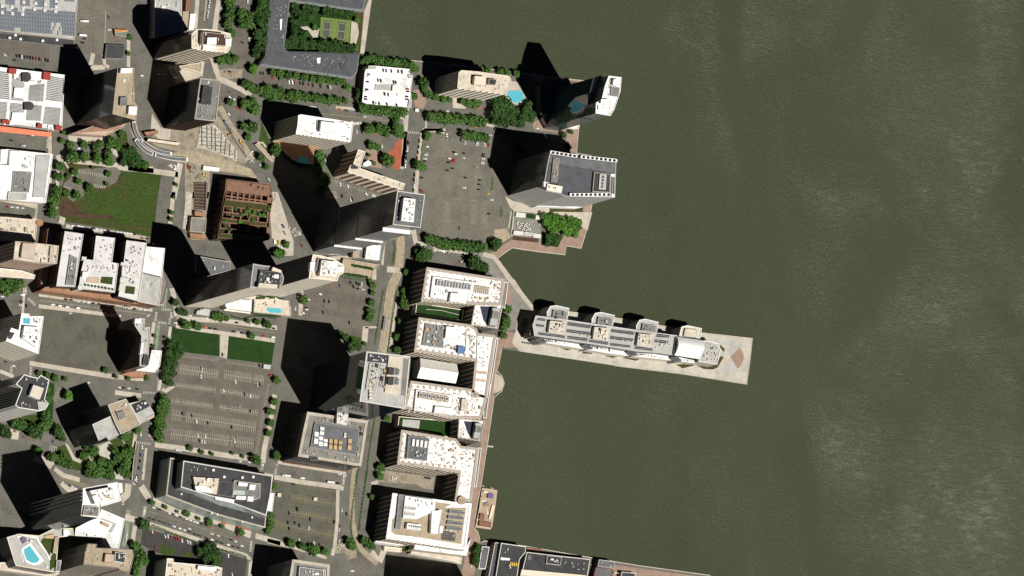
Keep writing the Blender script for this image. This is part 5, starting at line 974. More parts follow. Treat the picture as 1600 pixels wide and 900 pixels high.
# ------------------------------------------------------------------ harbour complex
PIER = dict(kind='pier', bay=6.5, pw=0.13, fh=4, dep=0.5, sp=0.12, south=dict(kind='pier', bay=6.5, pw=0.55, fh=4, dep=0.5, sp=0.25))
hh = 37
def harbour(label, rp, inner=None, seed=70, n=30, **kw):
    rr_ = bld('harbour_office', label, rp, hh, 'office', group=None, wall='cream', roof='roof_stained', cop=kw.pop('rim','rim_tan'), st=PIER, glass='wall_dark', trim='wall_grey', pw=kw.pop('pw',3.4), **kw)
    return rr_
def edge_bumps(r, q4, n, hz=1.5):     # scalloped brown drums along the roof edges
    for i in range(4):
        a, b = q4[i], q4[(i+1)%4]; l = math.hypot(b[0]-a[0], b[1]-a[1]); k = max(2, int(l/9))
        for j in range(k):
            t = (j+0.5)/k; fan(r, a[0]+(b[0]-a[0])*t, a[1]+(b[1]-a[1])*t, hh-0.4, 1.9, 'rim_tan')
W_ = lambda *a: Z('W', list(a))
r = harbour('northernmost white-roofed harbour office with crowded roof plant', W_((375,435),(1062,540),(1035,770),(800,765),(325,735)))
edge_bumps(r, W_((400,455),(1045,550),(1010,752),(350,718)), 8)
block(r, 'plant_deck', W_((430,515),(775,565),(760,640),(720,760),(405,700)), hh-1, hh+2, 'metal', 'roof_white')
for i in range(4):
    q4 = W_((470+i*78,545+i*11),(535+i*78,553+i*11),(525+i*78,605+i*11),(462+i*78,595+i*11)); ct = block(r, 'cooling_tower', q4, hh+1.5, hh+5, 'offwhite', 'metal')
    for fx, fy in ((0.27,0.3),(0.73,0.3),(0.27,0.72),(0.73,0.72)): fan(ct, *quad(q4, fx, fx+.01, fy, fy+.01)[0], hh+5, 1.4)
block(r, 'penthouse', W_((590,660),(680,670),(670,745),(578,735)), hh-1, hh+7, 'white', 'roof_white'); clutter(r, W_((440,600),(580,620),(560,700),(430,690)), hh+2.9, 8, 71, (1.5,3), mats=('white','metal'))
panels(r, W_((790,590),(930,610),(915,680),(780,660)), hh-0.6, 8, 1, 'roof_tan', 0.4, 0.05, name='duct_rack'); clutter(r, W_((780,680),(950,700),(930,740),(780,730)), hh, 8, 72, (2,4), mats=('tan_unit','roof_tan','yellow')); clutter(r, W_((860,510),(1040,550),(1015,750),(950,740),(960,600)), hh, 14, 73, (1.2,2.6), mats=('cream','white','tan_unit'))
tier(r, W_((1058,565),(1092,570),(1062,800),(1030,770)), 0, 30, 'concrete', 'roof_grey', cop='white', wname='bay_wall', rname='bay_roof')
Y_ = lambda *a: Z('Y', list(a))
def court(label, q4, hz, white=None):
    rr_ = bld('courtyard_deck', label, q4, hz, 'courtyard', wall='concrete', roof='grass_dark', cop='cream_light')
    if white: block(rr_, 'court_slab', white, hz-1, hz-0.3, 'metal', 'roof_pale', lip=False)
    return rr_
rc = court('green turf courtyard between the two northern harbour offices', Y_((288,75),(700,135),(690,232),(275,178)), 12)
mb = MB(); ribbon(mb, Y_((370,132),(500,140),(660,180)), 0.5, 11.2); mb.build('court_lines', 'paint_white', rc)
court('green turf courtyard with a grey slab between southern harbour offices', Z('a',[(245,285),(730,330),(712,475),(235,375)]), 12, Z('a',[(280,310),(430,320),(420,400),(272,380)]))
def link(label, q4, pitp):
    global r
    r = bld('link_block', label, q4, hh-3, 'office', wall='cream', roof='roof_stained', cop='rim_tan', st=dict(kind='pier', bay=6, pw=0.15, fh=4, dep=0.5), glass='wall_dark', trim='wall_grey', pw=1.4)
    q_ = [quad(q4,*s)[0] for s in ((0.18,0.19,0.1,0.11),(0.62,0.63,0.1,0.11),(0.62,0.63,0.9,0.91),(0.4,0.41,0.8,0.81))]
    mb = MB(); mb.prism([(p.x,p.y) for p in wp([quad(q4,0.2,0.21,0.12,0.13)[0],quad(q4,0.62,0.63,0.1,0.11)[0],quad(q4,0.6,0.61,0.9,0.91)[0],quad(q4,0.42,0.43,0.72,0.73)[0]], hh-3.4)], hh-4.5, hh-3.4); mb.build('atrium_glass', 'navy', r)
    block(r, 'plant_room', quad(q4,0.66,0.94,0.15,0.9), hh-4, hh+3, 'wall_grey', 'roof_pale'); block(r, 'cooling_tower', quad(q4,0.7,0.92,0.3,0.6), hh+2, hh+5, 'metal', 'roof_grey'); clutter(r, quad(q4,0,0.3,0.3,1), hh-3, 7, int(q4[0][1]), (1,2.2), mats=('cream','white'))
link('cream link block with blue atrium between northern harbour offices', Y_((800,78),(1045,92),(1005,302),(765,272)), None)
r = harbour('white-roofed harbour office with a blue tank, north of the glass gable', Y_((305,200),(755,265),(815,300),(832,342),(975,358),(985,380),(945,620),(905,905),(770,905),(800,585),(265,502)))
edge_bumps(r, Y_((330,225),(740,285),(790,540),(300,485)), 8)
block(r, 'plant_deck', Y_((370,255),(540,280),(520,470),(340,445)), hh-1, hh+2, 'metal', 'roof_grey'); clutter(r, Y_((370,255),(540,280),(520,470),(340,445)), hh+2.9, 20, 75, (1.5,3.5), mats=('metal','white','offwhite','tan_unit')); block(r, 'penthouse', Y_((550,280),(650,295),(640,395),(540,380)), hh-1, hh+6, 'white', 'roof_white'); block(r, 'water_tank', Y_((655,452),(715,460),(705,520),(648,510)), hh-1, hh+3, 'blue'); clutter(r, Y_((525,420),(650,440),(640,500),(520,480)), hh, 9, 76, (2,3.4), mats=('brick','metal','tan_unit')); clutter(r, Y_((660,310),(820,340),(830,520),(730,500)), hh, 14, 77, (1.5,3.5), mats=('white','metal','offwhite','cream')); clutter(r, Y_((840,370),(960,385),(910,650),(820,640)), hh, 10, 78, (1.2,2.2), kinds=('stack','unit'), mats=('brick_dark','pinkish','cream'))
for q4 in ([(800,668),(905,680),(902,702),(795,692)],[(795,738),(898,750),(895,772),(790,760)]): block(r, 'roof_strip', Y_(*q4), hh-1, hh-0.2, 'pinkish', lip=False)
mb = MB(); ribbon(mb, Z('Y',[(820,345),(812,620)]), 0.5, hh+0.1, zb=hh-1); ribbon(mb, Z('Y',[(725,310),(715,500)]), 0.5, hh+0.1, zb=hh-1); mb.build('roof_curb', 'concrete_grey', r)
tier(r, Y_((985,382),(1005,385),(970,620),(925,905),(905,905),(950,620)), 0, 31, 'concrete', 'roof_grey', cop='white', wname='bay_wall', rname='bay_roof', st=PIER, glass='wall_dark')
# glass gable hall
r = thing('glass_hall', 'white gabled hall filling the court between harbour offices', 'hall', P(*z1('Y',470,690),0))
gz = 16
mb = MB(); e1 = [P(u,v,gz) for u,v in Y_((318,560),(640,612))]; rd = [P(u,v,gz+9) for u,v in Y_((305,668),(655,715))]; e2 = [P(u,v,gz) for u,v in Y_((290,735),(630,785))]
rd = [P(u,v,gz+8) for u,v in Y_((322,640),(655,690))]
mb.face([e1[0],e1[1],rd[1],rd[0]][::-1], 1); mb.face([rd[0],rd[1],e2[1],e2[0]][::-1], 0); mb.face([e1[0],rd[0],e2[0]], 2); mb.face([e1[1],e2[1],rd[1]], 2); mb.build('roof', ['white','offwhite','glass_pale'], r)
mb = MB(); mb.prism([(p.x,p.y) for p in ccw(inset(ccw([e1[0],e1[1],e2[1],e2[0]]),0.3))], 0, gz-0.05); mb.build('wall', 'wall_grey', r)
r = harbour('white-roofed harbour office just below the glass gabled hall', Y_((235,758),(770,832),(905,905),(895,960),(855,1095),(720,1090),(580,1090),(180,1000)))
a_ = lambda *q: Z('a', list(q))
edge_bumps(r, a_((330,20),(870,60),(760,285),(305,235)), 8)
block(r, 'plant_deck', a_((395,50),(720,100),(710,210),(560,190),(530,250),(375,235)), hh-1, hh+2, 'metal', 'roof_white')
for i in range(7):
    q4 = a_((425+i*38,70+i*6),(458+i*38,75+i*6),(450+i*38,125+i*6),(418+i*38,120+i*6)); ct = block(r, 'cooling_tower', q4, hh+1.5, hh+4.5, 'tan_unit', 'metal'); fan(ct, *quad(q4,.5,.51,.45,.46)[0], hh+4.6, 1.6)
block(r, 'penthouse', a_((565,195),(715,215),(710,270),(555,250)), hh-1, hh+6, 'white', 'roof_white'); block(r, 'plant_room', a_((800,130),(855,135),(845,240),(790,235)), hh-1, hh+4, 'offwhite', 'roof_cream'); clutter(r, a_((730,80),(980,100),(960,270),(720,260)), hh, 16, 80, (1.2,2.8), mats=('cream','pinkish','white','metal')); clutter(r, a_((390,190),(500,205),(490,250),(385,240)), hh+2, 4, 81)
tier(r, a_((1000,0),(1050,0),(1010,300),(985,300)), 0, 31, 'concrete', 'roof_grey', cop='white', wname='bay_wall', rname='bay_roof')
link('cream link block with blue atrium between southern harbour offices', a_((772,302),(1000,322),(965,505),(760,472)), None)
r = harbour('white-roofed harbour office with grey plant deck south of the green courts', a_((265,402),(745,480),(795,545),(945,562),(900,905),(885,1035),(733,1030),(770,780),(228,702)))
edge_bumps(r, a_((285,430),(720,500),(730,730),(255,680)), 8)
block(r, 'plant_deck', a_((335,450),(510,475),(490,675),(315,650)), hh-1, hh+4, 'metal', 'roof_mid')
for i in range(4): block(r, 'cooling_tower', a_((365+i*36,485+i*5),(385+i*36,488+i*5),(380+i*36,545+i*5),(360+i*36,540+i*5)), hh+3.5, hh+6, 'white', 'roof_white')
clutter(r, a_((340,560),(490,580),(480,660),(330,640)), hh+4.9, 8, 82, (1.5,3), mats=('white','offwhite','metal')); clutter(r, a_((520,500),(720,530),(700,720),(510,680)), hh, 18, 83, (1.5,4), mats=('cream','white','tan_unit','offwhite')); clutter(r, a_((750,580),(930,590),(900,700),(740,700)), hh, 12, 84, (1.2,2.8), mats=('metal','cream','pinkish','white')); clutter(r, Z('b',[(760,60),(890,70),(880,130),(750,120)]), hh, 5, 85, (1,2.2), mats=('cream','roof_tan'))
tier(r, a_((945,560),(970,563),(925,905),(905,905)), 0, 31, 'concrete', 'roof_grey', cop='white', wname='bay_wall', rname='bay_roof')
b_ = lambda *q: Z('b', list(q))
r = harbour('southernmost white-roofed harbour office with plant deck and white ledge', b_((188,172),(245,178),(300,188),(735,250),(885,262),(835,668),(770,665),(130,570)), rim='white')
r['label'] = 'southernmost white-roofed harbour office with brown roof deck and white ledge'
block(r, 'roof_deck', b_((225,235),(300,190),(740,255),(640,300),(835,300),(790,620),(430,560),(215,535),(180,510),(185,410),(235,350)), hh-1, hh-0.2, 'roof_tan', lip=False)
block(r, 'plant_room', b_((248,182),(300,190),(255,495),(215,480),(235,330)), hh-1, hh+3, 'metal', 'roof_grey'); block(r, 'penthouse', b_((300,195),(565,235),(560,330),(400,400),(280,390)), hh-1, hh+5, 'white', 'roof_white'); clutter(r, b_((300,200),(560,240),(550,310),(400,310)), hh+5.9, 8, 86, (1.2,2.6), mats=('metal','cream','white'))
for q4 in ([(305,285),(395,295),(390,325),(300,315)],[(300,335),(390,345),(385,375),(295,365)]): block(r, 'skylight', b_(*q4), hh+4.6, hh+6, 'white', 'roof_pale')
block(r, 'penthouse', b_((535,330),(620,320),(585,528),(525,522)), hh-1, hh+6, 'white', 'roof_white'); ct = block(r, 'cooling_tower', b_((320,435),(440,450),(435,498),(312,482)), hh-1, hh+5, 'white', 'roof_white')
for k in range(6): fan(ct, *z1('b',336+k*19,458+k*2.5), hh+5, 1.2)
for k in range(4):
    block(r, 'plant_room', b_((690-k*8,320+k*48),(825-k*8,335+k*48),(822-k*8,358+k*48),(685-k*8,345+k*48)), hh-0.5, hh+3, 'metal', 'roof_mid'); 
block(r, 'penthouse', b_((605,460),(635,463),(628,522),(600,518)), hh-1, hh+5, 'white'); block(r, 'rotunda', arc(z1('b',800,235), 6.5, 0, 330, 11), hh-1, hh+3, 'pinkish', 'roof_tan'); clutter(r, b_((640,310),(820,320),(790,600),(620,570)), hh, 22, 87, (1.5,3.5), mats=('metal','roof_grey','offwhite','white')); panels(r, b_((620,500),(740,520),(735,595),(612,580)), hh-0.3, 6, 5, 'panel_dark', 0.1, 0.3)
tier(r, b_((40,585),(130,568),(390,605),(385,575),(770,668),(860,570),(885,262),(870,565),(838,722),(380,650)), 0, 20, 'cream_light', 'roof_white', wname='ledge_wall', rname='ledge_roof', ph=0) if False else None
tier(r, b_((40,590),(285,622),(280,632),(36,600)), 0, 15, 'white', 'roof_white', wname='ledge_wall', rname='ledge_roof', ph=0); tier(r, b_((375,665),(395,600),(815,680),(880,560),(838,722)), 0, 26, 'cream_light', 'roof_white', dict(kind='band'), wname='ledge_wall', rname='ledge_roof', ph=0)
tier(r, b_((380,650),(600,690),(800,745),(790,795),(720,770),(350,700)), 0, 11, 'cream_light', 'roof_cream', wname='arcade_wall', rname='arcade_roof'); tier(r, b_((118,640),(270,655),(265,690),(118,675)), 0, 6, 'cream_light', 'roof_cream', wname='arcade_wall', rname='arcade_roof')
for rt_, pl, n_ in (('northernmost',W_((430,470),(1030,560),(1000,740),(345,715)),34),('blue tank',Y_((320,220),(970,380),(900,640),(300,480)),40),('just below',a_((330,30),(980,60),(950,280),(310,230)),40),('south of the green',a_((285,430),(930,570),(880,880),(250,690)),44)):
    rr_ = next(o for o in scene.objects if 'label' in o and o.name.startswith('harbour_office') and rt_ in o['label']); clutter(rr_, pl, hh, n_*2, len(rt_), (0.7,1.9), mats=('metal','cream','roof_grey','tan_unit','offwhite'), hz=(0.5,1.4))
# ------------------------------------------------------------------ pier hotel
c_ = lambda *q: Z('c', list(q)); d_ = lambda *q: Z('d', list(q))
h = 28
r = bld('pier_building', 'long grey-roofed building with white vault standing on the river pier', c_((322,243),(480,262),(800,310),(1200,368),(1565,418),(1540,590),(1400,570),(1200,555),(800,490),(310,420),(295,330)), h, 'hotel', wall='wall_grey', roof='roof_pale', cop='offwhite', st=dict(kind='grid', fh=3.2, bay=4), pw=0.8)
tier(r, c_((288,250),(322,243),(300,330),(310,420),(265,412)), 0, 22, 'wall_dark', 'pinkish', dict(kind='grid'), wname='end_wall', rname='end_roof')
for q4 in ((440,180,600,200,590,285,430,270),(835,240,1000,262,985,345,820,325),(1225,300,1385,322,1372,405,1215,385)):
    q_ = c_(*[(q4[i],q4[i+1]) for i in range(0,8,2)]); q_o = c_((q4[0]+10,q4[1]-20),(q4[0]+60,q4[1]-28),(q4[2]+16,q4[3]-22),(q4[4]+10,q4[5]-2),(q4[6]-8,q4[7]-8),(q4[0]-20,q4[1]+30))
    tier(r, q_o, 0, h-3, 'offwhite', 'roof_pale', dict(kind='grid', fh=3.2), cop='white', wname='bay_wall', rname='bay_roof'); b2 = quad(q_,0.25,0.98,0.12,0.98); block(r, 'penthouse', b2, h-4, h-0.5, 'metal', 'roof_grey'); clutter(r, b2, h+0.4, 4, int(q4[0]), (1.5,3), mats=('metal','roof_grey','panel_dark'))
tier(r, d_((590,285),(640,272),(768,298),(755,385),(700,378),(570,365)), 0, h-3, 'offwhite', 'roof_cream', dict(kind='grid', fh=3.2), cop='white', wname='bay_wall', rname='bay_roof'); block(r, 'penthouse', d_((625,300),(730,312),(718,380),(610,368)), h-4, h-1, 'metal', 'roof_cream')
for q4 in ([(450,288),(580,302),(565,410),(435,388)],[(840,342),(970,355),(955,465),(825,445)],[(1228,400),(1355,415),(1340,525),(1212,505)]):
    block(r, 'plant_room', c_(*q4), h-1, h+5, 'offwhite', 'roof_cream'); clutter(r, c_(*q4), h+5.9, 12, q4[0][0], (1.2,2.8), mats=('offwhite','white','cream','metal_dark'))
for p4, nx, ny in (([(338,262),(408,270),(402,292),(332,285)],8,2),([(325,315),(395,325),(390,345),(320,337)],8,2),([(600,298),(808,325),(800,358),(596,330)],16,3),([(590,360),(800,388),(795,415),(588,390)],16,2),([(600,418),(780,442),(770,470),(596,445)],14,2),([(345,388),(580,420),(575,442),(340,412)],18,2),([(985,360),(1190,385),(1182,415),(980,388)],16,3),([(975,420),(1180,445),(1172,475),(970,450)],16,3),([(790,452),(960,475),(955,502),(785,475)],13,2),([(975,482),(1155,505),(1150,525),(970,505)],13,2),([(1190,512),(1350,530),(1345,555),(1185,535)],12,2),([(1385,400),(1500,412),(1490,440),(1375,430)],9,2),([(1370,450),(1490,465),(1480,492),(1362,478)],9,2)):
    panels(r, c_(*p4), h-0.9, nx, ny, 'panel_dark', 0.12, 0.3)
clutter(r, c_((590,390),(1190,460),(1180,480),(590,415)), h, 9, 90, (1,1.8), mats=('white','cream')); clutter(r, d_((350,380),(510,400),(500,500),(340,480)), h, 7, 91, (1,1.8), mats=('white','cream'))
# barrel vault
mb = MB(); e0 = d_((552,372),(530,535)); e1 = d_((790,405),(740,568)); n_ = 12
A0, A1 = P(*e0[0],h), P(*e0[1],h); B0, B1 = P(*e1[0],h), P(*e1[1],h); prof = []
for k in range(n_+1):
    t = k/n_; z_ = h-0.5+7.5*math.sin(math.pi*t); prof.append((A0+(A1-A0)*t, B0+(B1-B0)*t, z_))
for k in range(n_):
    a, b, z_ = prof[k]; a2, b2, z2 = prof[k+1]; mb.face([(a.x,a.y,z_),(a2.x,a2.y,z2),(b2.x,b2.y,z2),(b.x,b.y,z_)])
for s in (0, 1): mb.face([(q[s].x,q[s].y,q[2]) for q in prof])
mb.build('vault_roof', 'white', r)
block(r, 'vault_gable', d_((535,372),(552,372),(530,535),(512,530)), h-1, h+0.8, 'wall_dark', 'roof_dark', lip=False)
tier(r, d_((790,405),(835,415),(915,430),(932,490),(915,560),(905,615),(740,590),(745,568)), 0, h-3, 'offwhite', 'roof_pale', dict(kind='grid', fh=3.2), cop='white', wname='end_wall', rname='end_roof'); clutter(r, d_((800,420),(920,440),(900,600),(755,575)), h-3, 26, 92, (1,2.2), mats=('white','offwhite','metal_dark','cream'))
# stepped terraces along the south side
tier(r, c_((320,435),(600,455),(1000,525),(1600,612),(1730,640),(1720,660),(1560,640),(1000,580),(560,505),(330,470)), 0, 16, 'cream_light', 'roof_white', dict(kind='grid', fh=3.2, bay=4), cop='white', wname='terrace_wall', rname='terrace_roof')
for k, (x, y) in enumerate(((355,462),(760,518),(1155,575),(1540,625))):
    block(r, 'terrace_bay', c_((x-35,y-12),(x+30,y-25),(x+65,y+18),(x+5,y+22)), 0, 20, 'wall_grey', 'roof_slate'); clutter(r, c_((x+40,y-15),(x+240,y+18),(x+235,y+45),(x+40,y+20)), 16.2, 9, 93+k, (1,2), mats=('metal_dark','white','cream'))
# ------------------------------------------------------------------ southern pier sheds
def shed(label, q, hz, roof='roof_dark', **kw): return bld('pier_shed', label, Z('b',q) if kw.pop('rb', True) else q, hz, 'building', wall=kw.pop('wall','wall_grey'), roof=roof, cop=kw.pop('cop','offwhite'), st=GRID, **kw)
t_ = lambda *q: [(740+x/4.444, 800+y/4.444) for x, y in q]
r = bld('pier_block', 'dark-roofed pier block with yellow skylights at the bottom centre', t_((192,215),(365,240),(360,280),(320,330),(300,470),(150,470)), 17, wall='wall_grey', roof='roof_dark', cop='offwhite', st=GRID, pw=1.0)
tier(r, t_((150,212),(190,215),(160,330),(140,470),(100,470),(110,420)), 0, 13, 'beige', 'roof_slate', GRID, cop='offwhite')
block(r, 'skylight', t_((190,315),(253,322),(250,336),(188,330)), 16, 18, 'white')
for k in range(5): mb = MB(); p = P(*t_((258+k*13,360+k*1.5))[0],17); mb.box((p.x,p.y), D(0.9,0.1), D(-0.3,2.6), 1.2, 0, 16); mb.build('skylight', 'yellow', r)
clutter(r, t_((200,230),(350,250),(290,440),(170,440)), 17, 5, 96, (0.8,1.4), mats=('white',))
r = bld('pier_block', 'long dark-roofed pier block with a framed white roof hatch at the bottom', t_((370,278),(520,296),(810,328),(785,470),(325,470),(340,400)), 16, wall='wall_grey', roof='roof_dark', cop='offwhite', st=GRID, pw=0.9)
block(r, 'plant_room', t_((512,302),(612,315),(602,370),(505,358)), 15, 18, 'offwhite', 'roof_dark'); clutter(r, t_((525,315),(600,325),(592,360),(520,350)), 18.9, 4, 97, (1.4,2.6), mats=('white',)); block(r, 'roof_strip', t_((335,400),(780,440),(775,475),(325,440)), 15, 17, 'cream'); block(r, 'hatch', t_((378,298),(404,300),(400,335),(374,332)), 15, 16.5, 'brick', 'roof_mid'); clutter(r, t_((620,330),(790,350),(770,420),(610,390)), 16, 9, 98, (0.8,1.6), mats=('offwhite','metal'))
r = bld('pier_block', 'small square pier block with white-framed roof at the bottom', t_((872,330),(982,345),(972,392),(862,378)), 12, wall='brick', roof='roof_mid', cop='glass_pale', st=GRID)
clutter(r, t_((872,330),(982,345),(972,392),(862,378)), 12, 6, 99, (1,2.4), mats=('white','metal'))
r = bld('pier_block', 'small brick-edged dark roof at the bottom edge of the southern pier', t_((850,385),(970,395),(960,470),(830,470)), 9, wall='brick', roof='roof_mid', cop='brick', st=GRID)
r = bld('pier_block', 'low dark shed with pale rim at the bottom right pier edge', t_((1030,415),(1125,425),(1115,480),(1020,470)), 8, wall='offwhite', roof='roof_dark', cop='offwhite', st=GRID)
clutter(r, t_((975,400),(1025,405),(1015,445),(965,440)), 2, 4, 100, (2,3), mats=('white','cream'))
r = bld('entry_canopy', 'white-edged flat canopy beside shrubs at the southern pier entrance', Z('b',[(975,640),(1040,645),(1005,840),(945,832)]), 7, 'canopy', wall='offwhite', roof='roof_mid', cop='white')
r = bld('loft_roof', 'reddish brick shed strip along the northern edge of the southern pier', t_((372,245),(478,258),(475,268),(370,256)), 3, 'shed', wall='brick', roof='pinkish', cop='brick')
# bottom tower and off-frame tower whose shade falls in view
h = 66; rp = Z('R',[(320,755),(350,757),(648,800),(640,1010),(280,1010)])
r = bld('office_tower', 'concrete-rimmed tower with white plant deck at the bottom edge', rp, h, 'tower', wall='wall_grey', roof='roof_grey', cop='concrete', st=dict(kind='band', fh=3.5), glass='glass', pw=4)
block(r, 'plant_deck', Z('R',[(385,820),(612,850),(600,1000),(370,1000)]), h-1, h+4, 'white', 'roof_grey'); clutter(r, Z('R',[(385,820),(612,850),(600,1000),(370,1000)]), h+4.9, 14, 101, (1.5,3.5), mats=('metal','offwhite','white'))
r = bld('office_tower', 'dark tower rising just beyond the bottom edge of the picture', [(735,922),(845,936),(838,1010),(728,996)], 150, 'tower', wall='wall_dark', roof='roof_grey', st=dict(kind='glass', fh=3.6), glass='glass', trim='wall_grey')
# ------------------------------------------------------------------ small structures
r = bld('shed', 'small dark hipped shed in the sunlit yard at the upper left', Z('A',[(940,388),(1105,398),(1085,522),(925,515)]), 5.5, 'shed', wall='brick', roof='roof_dark', mansard=1.2)
r = bld('kiosk', 'green-roofed filling kiosk with red edge in the upper-left yard', Z('A',[(1010,280),(1120,275),(1110,330),(1015,310)]), 4.5, 'kiosk', wall='red', roof='green_roof', cop='concrete')
block(r, 'canopy', Z('A',[(1005,258),(1122,262),(1122,275),(1010,276)]), 3.8, 4.6, 'red', 'orange', lip=False)
for x0, y0, x1, y1, nm in ((265,180,350,225,'white flat-roofed cafe kiosk nearest the office tower in the riverside garden'),(440,205,492,245,'white cafe kiosk beside the lush riverside garden'),(245,340,330,380,'white cafe kiosk at the western foot of the riverside terrace'),(340,352,415,385,'striped grey cafe kiosk in the middle of the terrace front'),(420,365,482,405,'white cafe kiosk at the eastern end of the terrace front')):
    m_ = 'metal' if 'grey' in nm else 'offwhite'
    r = bld('cafe_kiosk', nm, Z('X',[(x0,y0),(x1,y0+10),(x1-6,y1),(x0-6,y1-8)]), 3.5, 'kiosk', group='kiosks of the riverside cafe', wall='offwhite', roof=m_, cop='white', pw=0.4, ph=0.4)
r = bld('cafe_pergola', 'green-roofed pergola between two white cafe kiosks', Z('X',[(350,188),(435,195),(430,240),(348,230)]), 4, 'pergola', wall='green_roof', roof='grass_dark', cop='green_roof', ph=0.3, pw=0.4)
r = bld('guard_booth', 'small teal-roofed booth at the corner of the brown lot', Z('K',[(1195,672),(1255,680),(1250,712),(1192,705)]), 3.5, 'booth', wall='offwhite', roof='glass_pale', cop='offwhite', ph=0.3, pw=0.4)
r = bld('guard_booth', 'tiny white booth standing in the yellow-lined lot', Z('R',[(510,210),(540,212),(538,238),(508,236)]), 3, 'booth', wall='offwhite', roof='roof_cream', cop='offwhite', ph=0.2, pw=0.3)
r = bld('guard_booth', 'tiny cream booth at the western side of the yellow-lined lot', Z('R',[(192,172),(222,175),(220,205),(190,202)]), 3, 'booth', wall='offwhite', roof='roof_cream', cop='offwhite', ph=0.2, pw=0.3)
r = bld('gate_house', 'tiny white gatehouse on the brick crossing beside the white garage', Z('S',[(503,618),(532,620),(530,646),(500,642)]), 3, 'booth', wall='offwhite', roof='roof_white', cop='white', ph=0.2, pw=0.3)
r = bld('site_hut', 'long white site hut on the tan construction ground', Z('E',[(665,612),(805,632),(800,664),(660,652)]), 4, 'hut', wall='offwhite', roof='roof_white', cop='white', ph=0.2, pw=0.3)
r = bld('brick_shed', 'small red-brown shed beside the curving tram canopies', Z('E',[(140,318),(265,300),(262,330),(165,350)]), 6, 'shed', wall='brick_dark', roof='terracotta', cop='brick', ph=0.3)
r = bld('ramp_hall', 'long low hall with striped brown wall and cream roof above the tram curve', Z('E',[(180,375),(460,415),(440,432),(170,395)]), 7, 'hall', wall='terracotta', roof='roof_cream', cop='cream_light', st=dict(kind='grid', bay=3))
r = bld('slatted_pergola', 'brown slatted pergola roof beside the triangular lawn', Z('E',[(1115,425),(1150,410),(1285,570),(1265,585)]), 4, 'pergola', wall='beige', roof='roof_tan', cop='beige', ph=0.3)
# construction foundation
r = thing('building_foundation', 'pale concrete foundation grid of an unfinished building beside tram tracks', 'construction', P(*z1('E',800,380),0))
fq = Z('E',[(640,265),(760,250),(960,480),(960,560),(610,430)])
mb = MB(); mb.prism([(p.x,p.y) for p in wp(fq, 0.8)], -0.5, 0.8); mb.build('slab', 'concrete_light', r)
mb = MB(); rf = random.Random(5)
for x in range(650,960,42):
    ya, yb = 265+max(0,(x-760)*1.1), 425+(x-620)*0.38
    if yb-ya > 10: ribbon(mb, Z('E',[(x+rf.uniform(-8,8),ya),(x+rf.uniform(-12,8),yb)]), 0.6, 2.2, zb=0.7)
for y in range(285,540,36):
    xa, xb = 640-8+(max(0,y-430)*2.2), 765+(y-260)*0.75
    if xb-xa > 10: ribbon(mb, Z('E',[(xa,y+rf.uniform(-6,6)),(xb,y+20+rf.uniform(-6,6))]), 0.5, 2.0, zb=0.7)
mb.build('wall', 'concrete_grey', r)
mb = MB()
for k in range(60):
    x, y = rf.uniform(650,940), rf.uniform(270,520)
    u, v = z1('E',x,y)
    if inside((u,v), fq): p = P(u,v,1); mb.box((p.x,p.y), D(rf.uniform(0.3,0.9),0.1), D(-0.1,rf.uniform(0.3,0.9)), rf.uniform(0.3,1.4), 0, 0.8)
mb.build('formwork', 'tan_earth', r)['kind'] = 'stuff'
mb = MB(); ribbon(mb, Z('E',[(600,440),(700,470),(840,515),(960,570)]), 2.5, 1.6, zb=0); mb.build('retaining_wall', 'concrete', r)
r = thing('building_foundation', 'dark excavated foundation strip beside the ruined powerhouse', 'construction', P(*z1('H',630,80),0))
mb = MB(); mb.prism([(p.x,p.y) for p in wp(Z('H',[(580,-90),(700,-80),(690,160),(580,150)]), 0.5)], -0.3, 0.5); mb.build('slab', 'brown_mulch', r); mb = MB()
for k in range(9): ribbon(mb, Z('H',[(580,-80+k*27),(695,-70+k*27)]), 0.5, 1.6, zb=0.4)
ribbon(mb, Z('H',[(690,-90),(685,160)]), 1.2, 3, zb=0.4); mb.build('wall', 'concrete_grey', r)
# ================================================================== trees
def crown_mesh(seed, leaf, shape=(1,1,0.75)):
    r = random.Random(seed); mb = MB()
    lumps = [(Vector((0,0,0)), 0.62)]
    for k in range(7):
        a = k*0.9+r.uniform(0,0.5); rr_ = r.uniform(0.38,0.62)
        lumps.append((Vector((math.cos(a)*rr_, math.sin(a)*rr_, r.uniform(-0.25,0.35))), r.uniform(0.30,0.46)))
    for c, rad in lumps:
        n = int(130*rad*rad*4)
        for k in range(n):
            d = Vector((r.gauss(0,1), r.gauss(0,1), r.gauss(0,1))).normalized()
            p = c+d*rad*(r.uniform(0.62,1.12)); p = Vector((p.x*shape[0], p.y*shape[1], p.z*shape[2]))
            nn = (d+Vector((r.gauss(0,0.5), r.gauss(0,0.5), r.gauss(0.25,0.5)))).normalized()
            t = nn.cross(Vector((r.gauss(0,1), r.gauss(0,1), r.gauss(0,1)))).normalized(); b = nn.cross(t); s = r.uniform(0.055,0.12)
            mb.face([p-t*s-b*s*0.6, p+t*s-b*s*0.8, p+t*s*0.7+b*s, p-t*s*0.8+b*s*0.7])
    o = mb.build('crown', leaf); me = o.data; bpy.data.objects.remove(o); return me
